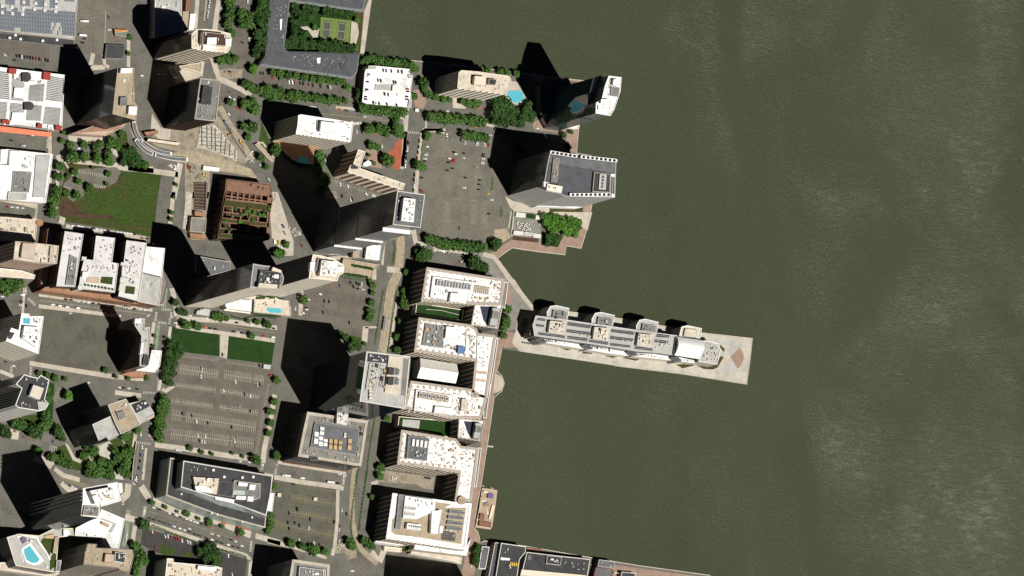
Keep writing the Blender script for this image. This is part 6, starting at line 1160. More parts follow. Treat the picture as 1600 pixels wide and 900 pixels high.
def trunk_mesh(seed):
    r = random.Random(seed); mb = MB(); mb.cyl((0,0), 0.06, -0.05, 0.75, 7, 0, 0.035)
    for k in range(4):
        a = k*1.6+r.uniform(0,0.6); d = Vector((math.cos(a), math.sin(a), 0)); p0 = Vector((0,0,0.45+0.08*k)); p1 = p0+d*0.45+Vector((0,0,0.35)); s = Vector((-d.y,d.x,0))*0.025; u_ = Vector((0,0,0.025))
        mb.face([p0-s,p1-s*0.4,p1+s*0.4,p0+s]); mb.face([p0-u_,p1-u_*0.4,p1+u_*0.4,p0+u_]); mb.face([p0+s,p1+s*0.4,p1-s*0.4,p0-s])
    o = mb.build('trunk', 'bark'); me = o.data; bpy.data.objects.remove(o); return me
CROWN = {k: [crown_mesh(10+i+7*len(k), k, (1, 0.9+0.05*i, 0.8)) for i in range(4)] for k in ('leaf','leaf_dark','leaf_bright')}
TRUNK = [trunk_mesh(i) for i in range(3)]
NTH = 'first second third fourth fifth sixth seventh eighth ninth tenth eleventh twelfth thirteenth fourteenth fifteenth sixteenth seventeenth eighteenth nineteenth twentieth'.split()
def nth(i): return NTH[i] if i < 20 else ('%d%s' % (i+1, {1:'st',2:'nd',3:'rd'}.get((i+1)%10, 'th')))
TREES = {}    # where -> list of (u, v, r, leaf)
def trees(where, reg, pts, leaf='leaf'):
    for x, y, r_ in pts:
        u, v = z1(reg, x, y)
        if any((u-a)**2+(v-b)**2 < 6 for L_ in TREES.values() for a, b, _, _ in L_): continue
        TREES.setdefault(where, []).append((u, v, r_, leaf))
trees('by the dark shed in the upper-left yard','A',[(1140,325,5),(1130,470,4)])
trees('along the avenue east of the cream tower','B',[(900,20,9),(905,80,9),(890,150,9),(880,220,8),(915,290,7),(860,490,9),(820,535,8),(900,540,8),(948,515,6)])
trees('between the two tree-lined side roads','B',[(1000,120,9),(1065,140,9),(1010,205,9),(1070,215,8)])
trees('beside the western slate wing','B',[(1185,20,9),(1150,100,8),(1205,125,9),(1160,185,9),(1200,240,9),(1140,300,10),(1180,355,10),(1140,420,9),(1130,480,7),(1225,60,8),(1165,60,8)],'leaf_dark')
trees('at the corner of the slate apartment block','C',[(-28,605,8),(0,590,4)],'leaf_bright')
trees('in the row below the slate block road','B',[(1020,740,7),(1090,770,8),(1150,795,8),(1220,820,8),(1290,840,8),(1335,800,8),(1060,740,7)])
trees('in the row below the slate block road','C',[(100,790,9),(170,820,8),(225,850,7),(140,850,8)])
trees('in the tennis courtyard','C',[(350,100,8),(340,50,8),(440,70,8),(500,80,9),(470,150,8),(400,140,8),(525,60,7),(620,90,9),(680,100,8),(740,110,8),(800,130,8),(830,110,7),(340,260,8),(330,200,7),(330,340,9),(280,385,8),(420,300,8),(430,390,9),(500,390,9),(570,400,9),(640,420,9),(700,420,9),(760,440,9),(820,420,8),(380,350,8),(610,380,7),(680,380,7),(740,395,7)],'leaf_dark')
trees('in the tennis courtyard','C',[(520,240,5),(890,180,5),(880,420,5)],'leaf_bright')
trees('along the southern front of the slate block','C',[(150,640,6),(215,650,7),(285,655,7),(355,665,7),(430,680,7),(500,690,7),(565,700,8),(635,705,7),(700,710,7),(760,720,6),(805,762,6)])
trees('in the row left of the white garage','C',[(300,840,8),(370,840,8),(440,850,8),(510,860,8),(580,870,8),(650,880,8),(720,880,7),(790,885,5),(330,880,6)])
trees('between the river and the white garage','C',[(960,535,8),(1020,510,8),(1090,530,8),(1160,545,8),(1230,550,8),(1300,560,8),(1060,570,6),(1130,580,6),(1200,585,6)])
trees('between the river and the white garage','S',[(350,235,8),(410,230,8),(470,245,8),(505,265,6)])
trees('beside the western wall of the white garage','C',[(910,820,7),(895,870,5)],'leaf_dark')
trees('in front of the beige slab tower','S',[(575,390,9),(590,450,6),(620,490,7),(680,515,6),(750,535,6),(805,540,5),(490,510,6),(920,552,6),(970,570,7),(1030,575,7),(1065,565,5)])
trees('in the dense row below the white garage','S',[(40,610,10),(110,620,10),(180,625,10),(250,632,10),(320,645,11),(390,640,9),(330,690,8)])
trees('in the long row beside the lot road','S',[(640,690,9),(710,698,9),(780,705,10),(850,712,9),(920,715,9),(990,722,9),(1050,728,9),(1100,732,8)])
trees('in the dark clump beside the turquoise pool','S',[(1220,560,12),(1290,580,13),(1335,640,12),(1220,650,12),(1280,705,12),(1340,720,11),(1200,705,10),(1260,630,11)],'leaf_dark')
trees('along the river behind the beige slab tower','S',[(1080,280,6),(1140,285,6),(1250,292,6),(1310,300,6),(1395,310,6)])
trees('in the dark clump beside the turquoise pool','T',[(350,680,8),(400,730,7),(375,630,6),(330,740,9),(300,800,8),(395,780,5)],'leaf_dark')
trees('at the top of the big waterfront lot','S',[(935,848,8),(1000,858,8),(1060,868,8),(1120,878,7),(610,845,6),(715,830,3)])
trees('around the loop drive by the red garden','S',[(100,792,9),(190,800,9),(240,812,9),(350,800,10),(372,842,8),(330,762,7)])
trees('on the red garden','F',[(1165,565,11),(1120,545,6)])
trees('beside the brick court of the L-shaped block','F',[(1015,435,7),(1070,450,6),(1035,590,4),(995,520,3)])
trees('beside the white-roofed cream tower','F',[(560,525,8),(565,580,8),(555,640,7),(615,725,10),(590,770,9),(590,820,6)])
trees('beside the triangular lawn','E',[(1120,110,10),(1100,60,8),(1030,70,8),(1095,275,9),(1030,275,8),(1060,360,6),(900,55,6),(1300,480,9),(1170,540,7),(1220,625,6),(1310,440,6)])
trees('in the little park north of the green lawn','D',[(620,430,7),(740,425,7),(850,450,8),(892,420,5),(640,535,11),(745,535,9),(858,550,9),(960,570,9),(955,505,7),(980,395,9),(960,440,6),(1070,330,6),(1040,450,6),(1280,605,7)])
trees('in the thick clump inside the tram curve','D',[(1100,500,8),(1150,490,9),(1090,580,7),(1160,580,9),(1200,540,9),(1212,592,7),(1130,540,8)],'leaf_dark')
trees('along the street west of the green lawn','D',[(550,395,5),(560,320,4),(520,612,9),(510,712,8),(500,832,9),(470,885,6)])
trees('along the street west of the green lawn','G',[(470,85,10),(465,178,9)])
trees('around the small lawn car park','D',[(590,852,7),(660,670,6),(600,702,4),(695,752,6),(680,872,7),(790,805,7),(955,685,5),(942,775,4),(815,630,3)])
trees('at the far-left street corner','G',[(120,830,11),(60,860,10),(170,805,9),(30,825,9),(90,790,8)])
trees('along the pavement beside the powerhouse dig','E',[(425,780,3.5),(405,890,3)])
trees('along the pavement beside the powerhouse dig','H',[(410,57,3.5),(385,180,4),(380,240,4)])
trees('beside the powerhouse yard','H',[(1310,540,8),(1345,520,6)],'leaf_bright')
trees('beside the powerhouse yard','I',[(270,460,6),(215,540,8)])
trees('beside the lot below the garden terrace','I',[(1030,820,6),(1025,885,5),(1000,775,4)])
trees('below the big olive lot','J',[(350,750,5),(420,765,5),(490,790,6),(575,800,4),(930,725,5),(1020,780,4),(1130,795,4),(1295,790,4)])
trees('on the corner below the striped towers','K',[(415,130,6),(460,210,5),(505,215,5)],'leaf_dark')
trees('along the street below the striped towers','K',[(515,320,8),(610,335,7),(760,250,6),(810,257,8),(865,268,5),(1055,290,4),(1140,300,5),(1230,320,7),(1090,420,6)])
trees('around the pool podium of the striped towers','K',[(1280,80,6),(1160,80,5),(1345,130,5)],'leaf_bright')
trees('along the green cycle lane street','K',[(235,420,3),(330,435,2.5),(225,510,3),(165,785,4)])
trees('in the dark band west of the lawns','K',[(380,500,8),(430,525,9),(370,570,8),(420,595,9),(360,640,8),(400,665,9),(340,710,8),(380,740,9),(330,780,7),(365,830,7),(340,800,6),(460,560,7)],'leaf_dark')
trees('along the western edge of the brown lot','N',[(320,200,9),(330,240,9),(290,290,9),(320,310,8),(270,380,9),(300,420,9),(260,480,9),(285,530,8),(245,450,5),(285,345,8)])
trees('below the brown lot','N',[(550,620,5),(650,655,4),(740,670,3.5),(920,665,3),(1010,695,3)])
trees('along the eastern edge of the brown lot','N',[(1130,720,9),(1290,210,6),(1250,300,6),(1260,400,6),(1240,490,6),(1310,690,8),(1310,20,6)])
trees('around the dark zigzag-roofed tower','M',[(410,100,7),(430,180,8),(400,330,9),(420,400,9),(385,425,8),(180,410,11),(150,395,9),(215,430,7)])
trees('in the clump by the red car forecourt','M',[(300,470,13),(40,470,10),(70,500,7),(510,480,9),(505,440,7),(545,530,6)],'leaf_dark')
trees('in the shade north of the tan-roofed slab','M',[(600,150,8),(575,170,5)],'leaf_bright')
trees('around the forecourt below the tan-roofed slab','M',[(470,700,8),(540,730,9),(600,760,8),(550,690,7),(340,640,7),(445,695,6)])
trees('in the wooded garden below the tan-roofed slab','M',[(820,640,10),(740,690,8),(800,780,9),(870,820,11),(900,735,8),(960,765,9),(940,830,10),(1040,700,8),(1120,680,11),(1110,760,9),(1070,820,8),(830,840,9),(1100,510,8),(1210,460,6),(775,840,7),(985,870,6),(1010,640,7),(1150,640,7),(1130,850,6),(770,615,6)])
trees('beside the brown tower at bottom left','P',[(1270,450,9),(1200,640,9),(1230,720,10),(1210,800,9),(1275,765,8),(1200,870,7)])
trees('along the street of parked cars above the bottom lot','Q',[(215,255,5),(330,295,4),(435,335,2.5),(520,355,5),(620,395,3.5),(720,425,6),(995,515,6),(830,465,4)])
trees('in the clump above the bottom block','Q',[(740,680,12),(700,720,10),(770,740,12),(730,640,8),(765,800,8),(640,690,8),(690,670,9)],'leaf_dark')
trees('at the western side of the yellow-lined lot','R',[(130,380,7),(120,480,7),(160,110,6),(135,430,6),(110,510,5)])
trees('along the bottom of the yellow-lined lot','R',[(310,610,8),(410,640,7),(515,675,9),(480,660,7),(610,690,7),(830,600,8),(845,640,6)])
trees('beside the southernmost harbour office','R',[(1000,620,8),(955,590,7),(1025,205,5),(1330,660,6),(1025,640,6)])
trees('along the shaded harbour office fronts','R',[(1090,20,7)]); trees('along the shaded harbour office fronts','O',[(1155,360,6),(1100,790,7),(1090,860,6)])
trees('beside the shaded alley by the plant block','O',[(180,690,8),(160,210,6),(150,300,5),(130,400,5),(115,490,5)])
trees('beside the lot north of the mirror tower','L',[(420,100,7),(1025,50,5),(1020,130,6),(1010,210,7),(1000,270,7),(960,490,3.5)])
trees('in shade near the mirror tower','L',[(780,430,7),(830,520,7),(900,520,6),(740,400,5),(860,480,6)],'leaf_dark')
trees('along the shaded harbour office fronts','L',[(1300,130,8),(1310,60,6),(1245,430,6),(1250,545,7),(1265,290,5)])
trees('on the western pavement of the big waterfront lot','V',[(310,330,9),(285,310,6),(350,345,6),(390,60,6),(375,85,5)])
trees('in the hedge-like row below the big lot','W',[(400,190,9),(440,205,8),(480,215,9),(520,230,9),(560,240,8),(600,245,9),(645,250,9),(690,252,9),(735,258,9),(780,262,9),(825,265,9),(870,265,9)])
trees('where the big lot meets the quay','W',[(980,240,9),(1010,220,6),(950,265,5)],'leaf_dark')
trees('on the street north of the harbour offices','W',[(290,300,6),(350,320,11),(310,345,9),(390,325,8),(790,390,11),(880,440,9),(840,420,10),(760,370,6)],'leaf_dark')
trees('along the shaded harbour office fronts','W',[(195,480,5),(180,740,8),(175,640,5),(185,770,7)])
trees('on the square before the pier building','Y',[(1095,130,7),(1080,235,8),(1085,270,6),(1055,300,6),(1055,365,6),(1075,200,6)])
trees('in the lush riverside garden','X',[(540,230,8),(600,250,9),(670,275,9),(740,290,9),(800,300,7),(560,290,8),(630,310,9),(700,340,9),(780,360,7),(520,260,7),(510,220,7),(600,215,6),(770,260,7),(730,240,6),(820,270,5),(660,240,7),(750,330,8),(590,330,7)],'leaf_bright')
trees('in the small dark garden plot by the promenade','X',[(550,410,7),(610,430,7),(540,450,6),(590,390,6),(640,400,5)],'leaf_dark')
trees('beside the southern pier entrance','b',[(930,680,7),(925,750,7),(940,640,5),(915,790,5)],'leaf_dark')
trees('below the southernmost harbour office','b',[(310,650,6),(280,640,4)])
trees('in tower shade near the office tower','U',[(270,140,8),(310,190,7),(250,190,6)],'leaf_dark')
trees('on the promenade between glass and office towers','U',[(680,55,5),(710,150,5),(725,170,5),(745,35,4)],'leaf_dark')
def ntrees(): return sum(len(x) for x in TREES.values())
rt = random.Random(11); NT = 0
allT = sorted(((t[2]+0.001*i, k_, t) for k_, L_ in TREES.items() for i, t in enumerate(L_)), key=lambda q: -q[0])
REST = [q[2] for q in allT[300:]]; keepT = set(id(q[2]) for q in allT[:300])
for k_ in list(TREES): TREES[k_] = [t for t in TREES[k_] if id(t) in keepT]
for where, L_ in TREES.items():
    cls = {}
    for t in L_: cls.setdefault(('broad' if t[2] >= 8.5 else 'mid-sized' if t[2] > 5 else 'small')+(' dark' if t[3] == 'leaf_dark' else ' bright' if t[3] == 'leaf_bright' else ''), []).append(t)
    for adj, G in cls.items():
        us = [t[0] for t in G]; vs = [t[1] for t in G]; vert = (max(vs)-min(vs)) > (max(us)-min(us)); G.sort(key=lambda t: t[1] if vert else t[0])
        for i, (u, v, r_, lf) in enumerate(G):
            lab = '%s tree %s' % (adj+' green', where) + ('' if len(G) == 1 else ', %s from the %s' % (nth(i), 'top' if vert else 'left'))
            Rm = r_*SC*1.2; H = Rm*1.35+1.5; zc = H-Rm*0.55
            p = P(u, v, zc); base = Vector((p.x, p.y, 0))
            o = thing('tree', lab, 'tree', base, 'trees '+where)
            c = bpy.data.objects.new('crown', CROWN[lf][rt.randrange(4)]); COL.objects.link(c); c.parent = o; c.location = (0,0,zc); c.scale = (Rm*rt.uniform(0.95,1.08), Rm*rt.uniform(0.92,1.05), Rm*rt.uniform(0.85,1.1)); c.rotation_euler = (0,0,rt.uniform(0,6.28))
            k = bpy.data.objects.new('trunk', TRUNK[rt.randrange(3)]); COL.objects.link(k); k.parent = o; k.scale = (H*0.5, H*0.5, H*0.9)
            NT += 1
def merged(name, items, mats):     # one object out of many placed meshes: (mesh, location, rotation z, scale, slot map)
    V, F, MI = [], [], []
    for me, loc, rz, sc, sl in items:
        off = len(V); c_, s_ = math.cos(rz), math.sin(rz)
        for vx in me.vertices:
            x, y, z = vx.co.x*sc[0], vx.co.y*sc[1], vx.co.z*sc[2]; V.append((loc[0]+x*c_-y*s_, loc[1]+x*s_+y*c_, loc[2]+z))
        for pl in me.polygons: F.append([off+i for i in pl.vertices]); MI.append(sl[pl.material_index])
    me = bpy.data.meshes.new(name); me.from_pydata(V, [], F)
    for mm in mats: me.materials.append(M[mm])
    me.polygons.foreach_set('material_index', MI); me.update(); o = bpy.data.objects.new(name, me); COL.objects.link(o); o['kind'] = 'stuff'; return o
items = []
for u, v, r_, lf in REST:
    Rm = r_*SC*1.2; H = Rm*1.35+1.5; zc = H-Rm*0.55; p = P(u, v, zc); li = ('leaf','leaf_dark','leaf_bright').index(lf)
    items.append((CROWN[lf][rt.randrange(4)], (p.x,p.y,zc), rt.uniform(0,6), (Rm,Rm,Rm*0.95), {0:li})); items.append((TRUNK[0], (p.x,p.y,0), 0, (H*0.5,H*0.5,H*0.9), {0:3}))
o = merged('small_trees', items, ['leaf','leaf_dark','leaf_bright','bark']); o['label'] = 'smaller green street and garden trees scattered between the buildings'; o['category'] = 'small trees'
# shrubs on the powerhouse, hedges
def shrub(lab, reg, x, y, r_, z=0, lf='leaf', grp=None, cat='shrub'):
    u, v = z1(reg, x, y); Rm = r_*SC; p = P(u, v, z+Rm*0.5); o = thing('shrub', lab, cat, Vector((p.x,p.y,z)), grp)
    c = bpy.data.objects.new('foliage', CROWN[lf][rt.randrange(4)]); COL.objects.link(c); c.parent = o; c.location = (0,0,Rm*0.5); c.scale = (Rm, Rm, Rm*0.8); c.rotation_euler = (0,0,rt.uniform(0,6))
    s = bpy.data.objects.new('stem', TRUNK[0]); COL.objects.link(s); s.parent = o; s.scale = (Rm*0.6,Rm*0.6,Rm*0.6)
PS = sorted([(1000,200),(1040,175),(1075,205),(1110,180),(1160,200),(1195,205),(900,150),(950,150),(860,310),(900,330),(860,250),(1060,150),(830,345),(1200,165),(920,210),(1240,150),(985,265),(1100,250)])
for i, (x, y) in enumerate(PS): shrub('wild shrub growing in the roofless powerhouse, %s from the left' % nth(i), 'H', x, y, 4.5 if 950 < x < 1200 else 3.5, 23.6, 'leaf_bright' if i%2 else 'leaf', 'shrubs in the powerhouse ruin')
for j, yy in enumerate((645,720)):
    for i in range(11): shrub('small dark shrub in the %s planted row of the brown terrace, %s from the left' % (('upper','lower')[j], nth(i)), 'I', (850+i*17) if j == 0 else (790+i*19), yy+i*3, 2.6, 4.2, 'leaf_dark', 'terrace shrubs')
for i in range(7): shrub('low planter shrub in a row on the pier paving, %s from the left' % nth(i), 'c', 205+i*20, 478+i*3, 1.6, 0.2, 'leaf_dark', 'pier planter shrubs')
for i in range(9): shrub('roof garden shrub on the brick loft terrace, %s from the left' % nth(i), 'G', 750+i*30, 815+i*5, 2.3, 40.4, 'leaf', 'loft terrace shrubs')
def hedge(lab, pts, w, hgt, lf='leaf', dens=5, z=0.1):
    r = random.Random(len(lab)); mb = MB(); sp = smooth_path(pts, 8)
    for i in range(len(sp)-1):
        a, b = P(*sp[i], z+hgt/2), P(*sp[i+1], z+hgt/2); d = b-a; l = d.length; nn = Vector((-d.y,d.x,0)).normalized()
        for k in range(int(l*dens)):
            p = a+d*r.random()+nn*r.uniform(-w/2,w/2); p.z = z+r.uniform(0.1,hgt); n_ = Vector((r.gauss(0,0.6),r.gauss(0,0.6),1)).normalized(); t = n_.cross(Vector((r.gauss(0,1),r.gauss(0,1),0.1))).normalized(); bb = n_.cross(t); s = r.uniform(0.3,0.6)
            mb.face([p-t*s-bb*s*0.6, p+t*s-bb*s*0.8, p+t*s*0.7+bb*s, p-t*s*0.8+bb*s*0.7])
    c = sp[len(sp)//2]; o = mb.build('hedge', lf, origin=P(c[0],c[1],0)); tag(o, lab, 'hedge')
hedge('long clipped green hedge on the left side of the tram cutting', Z('R',[(892,-30),(870,160),(845,330),(838,480),(855,570),(888,655)]), 2.6, 1.6)
hedge('green hedge on the right side of the tram cutting', Z('R',[(978,-30),(950,170),(925,330),(905,500)]), 2.4, 1.6)
hedge('upper clipped hedge beside the mirror tower, left of the tram cutting', Z('O',[(1048,290),(1040,400),(1000,640),(968,900)]), 1.8, 1.6)
hedge('thin green hedge below the grey plant block', Z('O',[(905,790),(890,860),(885,930)]), 1.8, 1.5)
hedge('leafy planted strip inside the fork of the tram tracks', Z('I',[(1215,425),(1222,500),(1215,580),(1200,640)]), 3.6, 2.0)
hedge('green verge along the left side of the northern tram line', Z('L',[(1120,20),(1090,200),(1060,380),(1045,500)]), 1.8, 1.0)
hedge('green verge along the right side of the northern tram line', Z('L',[(1240,20),(1205,240),(1180,420),(1160,560)]), 1.5, 1.0)
hedge('long grassy bank along the parked cars above the bottom lot', Z('Q',[(205,450),(400,530),(640,620),(860,680),(1010,720),(1040,770),(1025,900)]), 3.0, 0.7, 'leaf_dark')
hedge('flowering hedge along the top of the lot below the garden terrace', Z('I',[(745,745),(880,760),(1000,785)]), 5.0, 1.4)
hedge('dark hedge under the striped towers on the garden side', Z('K',[(900,240),(1000,270),(1110,245),(1300,265)]), 2.0, 1.2, 'leaf_dark')
hedge('short hedge bed on the big waterfront lot island', Z('U',[(125,690),(135,730),(125,780)]), 4.0, 1.4)
hedge('narrow planted island at the lot edge by the office tower', Z('V',[(960,430),(955,490),(945,545)]), 3.2, 0.8)
hedge('planted strip between two pale walls of the cafe garden', Z('X',[(232,170),(222,260),(208,330)]), 2.0, 1.0)
hedge('green hedge on the western side of the big waterfront lot', Z('V',[(350,70),(335,180),(325,290)]), 2.0, 1.4)
# ================================================================== vehicles
def car_mesh(kind):
    mb = MB()     # slots: 0 paint, 1 glass, 2 rubber, 3 light
    def sect(x, w, h0, h1): return [(x,-w,h0),(x,w,h0),(x,w,h1),(x,-w,h1)]
    def loft(ss, mi=0):
        for a, b in zip(ss, ss[1:]):
            for k in range(4): mb.face([a[k], a[(k+1)%4], b[(k+1)%4], b[k]][::-1], mi)
        mb.face(ss[0], mi); mb.face(ss[-1][::-1], mi)
    if kind == 'car':
        loft([sect(-2.25,0.78,0.35,0.85), sect(-2.1,0.86,0.28,0.95), sect(0.9,0.9,0.25,0.95), sect(1.9,0.84,0.28,0.82), sect(2.25,0.7,0.35,0.7)])
        loft([sect(-1.75,0.72,0.9,0.98), sect(-1.15,0.66,0.9,1.42), sect(0.15,0.66,0.9,1.45), sect(0.95,0.74,0.9,0.95)], 1)
        mb.box((-0.5,0), Vector((0.68,0,0)), Vector((0,0.62,0)), 0.05, 0, 1.43)
        wb, wr = (-1.35,1.4), 0.33
    elif kind == 'suv':
        loft([sect(-2.35,0.85,0.4,1.05), sect(-2.2,0.95,0.35,1.1), sect(1.2,0.95,0.35,1.1), sect(2.1,0.9,0.38,1.0), sect(2.35,0.8,0.45,0.9)])
        loft([sect(-2.2,0.85,1.05,1.15), sect(-2.0,0.78,1.05,1.75), sect(0.4,0.78,1.05,1.78), sect(1.15,0.85,1.05,1.1)], 1)
        mb.box((-0.8,0), Vector((1.15,0,0)), Vector((0,0.74,0)), 0.06, 0, 1.76)
        wb, wr = (-1.45,1.45), 0.38
    elif kind == 'van':
        loft([sect(-2.9,0.95,0.45,2.2), sect(1.2,0.98,0.4,2.3), sect(1.9,0.95,0.4,1.5), sect(2.8,0.9,0.45,1.1)])
        loft([sect(1.15,0.86,1.4,2.25), sect(1.85,0.9,1.35,1.52)], 1); wb, wr = (-1.8,1.8), 0.4
    else:         # lorry
        loft([sect(-6.0,1.2,1.0,3.6), sect(3.6,1.2,1.0,3.6)]); loft([sect(4.0,1.1,0.6,2.6), sect(5.6,1.1,0.6,2.5), sect(6.2,1.05,0.6,1.6)]); loft([sect(5.5,1.0,1.6,2.4), sect(6.05,1.0,1.6,1.75)], 1); wb, wr = (-4.6,-3.4,4.8), 0.5
        loft([sect(3.5,0.5,0.7,1.0), sect(4.1,0.5,0.7,1.0)], 2)
    wy = 0.8 if kind in ('car','suv') else 0.9
    for x in wb:
        for s in (-1,1):
            pts = [(x+wr*math.cos(t*math.pi/4), s*wy, wr+wr*math.sin(t*math.pi/4)) for t in range(8)]; mb.face(pts, 2); q2 = [(a, b+s*0.14, c) for a, b, c in pts]; mb.face(q2, 2)
            for k in range(8): mb.face([pts[k],pts[(k+1)%8],q2[(k+1)%8],q2[k]], 2)
    L_ = max(v[0] for v in mb.v)
    for s in (-0.55,0.55): mb.face([(L_-0.02+0.03,s-0.15,0.6),(L_+0.01,s+0.15,0.6),(L_+0.01,s+0.15,0.7),(L_+0.01,s-0.15,0.7)], 3)
    o = mb.build(kind, ['car_paint','glass','rubber','white']); me = o.data; bpy.data.objects.remove(o); return me
CARM = {k: car_mesh(k) for k in ('car','suv','van','lorry')}
CC = dict(w=('white',(0.80,0.80,0.78)), k=('black',(0.015,0.015,0.018)), g=('silver',(0.33,0.34,0.36)), r=('red',(0.33,0.03,0.025)), b=('blue',(0.04,0.07,0.22)), o=('orange',(0.62,0.16,0.03)), y=('yellow',(0.65,0.45,0.03)), t=('tan',(0.35,0.27,0.18)))
CARS = {}; rc_ = random.Random(3)
def cars(where, reg, ang, data, z=0.13, kind=None):
    for tok in data.split():
        f = tok.split(','); u, v = z1(reg, float(f[0]), float(f[1])); a = float(f[3]) if len(f) > 3 and f[3] else ang; kd = f[4] if len(f) > 4 else (kind or rc_.choice(('car','car','suv')))
        if any((u-q[0])**2+(v-q[1])**2 < 5 for L_ in CARS.values() for q in L_): continue
        CARS.setdefault(where, []).append((u, v, f[2], a, z, kd))
cars('in the row north of the grey-arrayed warehouse','A',80,'145,490,k 170,494,k 190,498,w 215,500,k 240,503,k 265,508,k 290,512,k 318,515,r 345,520,k 372,525,t 400,528,k 422,532,k 45,485,w,40 125,528,k,5')
cars('in the upper-left yard','A',60,'955,150,b,60 962,262,w,5 740,340,k,5 725,375,k,5 680,420,w,5,van 825,310,t,70')
cars('parked as trailers at the solar warehouse docks','A',4,'737,188,w,4,lorry 725,312,w,4,lorry')
cars('on the avenue at the top','B',84,'717,15,w 710,55,w 705,105,w 700,142,w')
cars('on the tree-lined side roads','B',60,'1065,345,w,60 1005,375,k,20 1100,475,w,10 1050,10,w,80 895,630,k,10')
cars('in shade beside the cream tower forecourt','B',5,'120,665,w 265,655,w 300,655,g 415,685,w,5,van')
cars('on the diagonal street above the rails','B',30,'895,815,r 895,855,w 930,872,w 645,850,w,70')
cars('along the diagonal rail line','E',45,'885,160,w 1165,612,w,60 955,100,r,30 985,120,r,30 1240,735,w,60 915,15,k,30')
cars('outside the southern slate wing','C',75,'290,722,w 315,720,w,75,van 340,726,r 387,732,k 415,736,k 465,745,r 500,750,k 565,756,k 632,765,k 652,770,w 200,692,k 145,686,r 40,645,k 65,645,k')
cars('on the white garage deck','S',80,'218,280,k 244,284,k 290,287,k 350,290,k 382,294,k 90,315,k,5 88,336,w,5 80,381,k,5 75,448,k,5 75,465,w,5 65,513,k,5 65,535,k,5 172,368,k 196,372,k 310,386,k 330,388,k 230,488,k 262,494,k 342,496,w 130,565,k 155,570,w 182,573,k 250,580,k 336,590,k 432,446,r,5 435,467,k,5 425,512,k,5 425,535,k,5', z=HG-0.85)
cars('on the street beside the long tree row','S',5,'780,640,w 1060,612,o 920,752,w 1025,780,o 895,818,w 775,850,w,80 730,797,k 995,757,w 1150,562,w,30 1140,605,k,20 1075,838,w 1160,852,w')
cars('on the street above the white-roofed cream tower','F',8,'485,92,w 515,95,w 735,120,o 795,126,k 885,135,k 955,181,w 775,216,o 840,226,w 885,236,w 910,240,w 940,242,k')
cars('on the loop drive by the red garden','F',80,'885,316,w 930,315,k 1055,332,o,30 1108,440,w 712,456,w,60 610,575,w')
cars('in the lot below the L-shaped block','F',80,'740,776,w 808,796,w 968,862,w,45 1025,876,w,45 1045,884,w,45 755,880,k 612,530,k')
cars('in the lot below the L-shaped block','I',80,'830,70,w 846,62,k 760,42,k')
cars('on the street past the powerhouse','I',60,'400,470,r 380,358,w 235,300,b,60,van 250,360,t,60,van 160,440,w,80,van 198,445,y,80,van 225,480,w,80')
cars('in the lot below the garden terrace','I',80,'830,797,k 855,832,k 882,800,k 905,810,k 928,806,w 735,822,b 670,815,o,10 565,898,w,20 895,850,k,10 940,856,w,10 915,835,g,10')
cars('in the lot north of the mirror tower','L',80,'566,66,w 462,102,w,20 600,115,k 642,120,k 440,172,k,10 445,190,w,10 588,215,k 820,305,k 415,222,w,20')
cars('on the lane beside the striped pool podium','L',80,'345,180,w 370,86,w 295,172,w')
cars('beside the little park trees','D',8,'690,462,w 910,496,w,30 600,475,w 800,546,w,80 690,300,w')
cars('under the coral awning street','D',8,'285,345,w 210,438,w 100,392,k 195,436,g')
cars('on the corner street left of the park lawn','G',8,'70,130,r 105,132,w 150,137,w 198,142,w 398,148,w,-30,van 405,352,w,80')
cars('in the row below the park lawn','G',8,'690,300,w 718,304,w 820,320,k 850,324,w 885,330,w 920,335,w 950,340,k 1030,351,w 1060,355,w 1090,359,w 1120,363,w 1150,367,w 1180,371,k 1250,405,r 1290,410,k 635,298,w')
cars('parked as vans above the olive lot','J',8,'460,148,w,8,van 525,158,w,8,van 590,168,w,8,van 685,178,w,8,van')
cars('along the street below the brick loft','J',8,'580,100,k 625,104,k 685,118,w 730,122,w 775,128,w 820,134,k 870,142,k 960,155,w 1000,160,k 1095,170,w 1140,178,w 1182,184,k 1225,188,w 1268,195,w 955,216,b 1050,243,w 620,222,w 1300,245,w,-20')
cars('at the far-left crossroads','J',80,'20,75,w,5 25,40,w,5 195,62,w,8,van 180,150,w,10 230,156,k 185,120,k,10 225,10,w 228,40,w')
cars('on the street below the olive lot','J',8,'120,685,w,20 50,648,k 775,832,w 1050,874,w 1085,878,k 1132,882,w 1205,890,k')
cars('along the street below the striped towers','K',8,'545,243,w 690,266,w 860,293,w 955,305,k 1085,325,w 1230,345,k 1280,355,k 420,308,w 455,250,w,40 380,250,w,40 680,346,o 720,354,k 768,360,k 925,381,k 965,388,w 1000,395,k 1190,422,r,8,suv 1275,436,w,8,van 10,180,w')
cars('in the upper half of the brown lot','K',82,'650,720,w 640,777,w 945,825,w 1140,852,w 1156,850,k 830,585,k 1255,770,r,5,van 1155,682,k 648,700,g')
cars('in the lower half of the brown lot','N',82,'840,118,w 1025,145,k 1075,160,w 980,246,g 1075,296,k 478,317,k 600,386,w 700,400,k 910,435,k 615,505,w 680,515,w 650,562,w 672,562,w 627,556,k 935,560,w 560,335,k')
cars('on the street left of the brown lot','N',80,'125,610,w 110,680,b 105,735,k 95,796,k 132,835,w 72,880,w 112,500,w 80,870,k')
cars('on the shaded street below the brown lot','N',8,'455,642,w 432,638,w 985,735,w 1065,743,w 300,700,g')
cars('on the forecourt under the zigzag-roofed tower','M',20,'130,472,r 215,525,r 465,560,b,80 325,620,w,80 100,390,w')
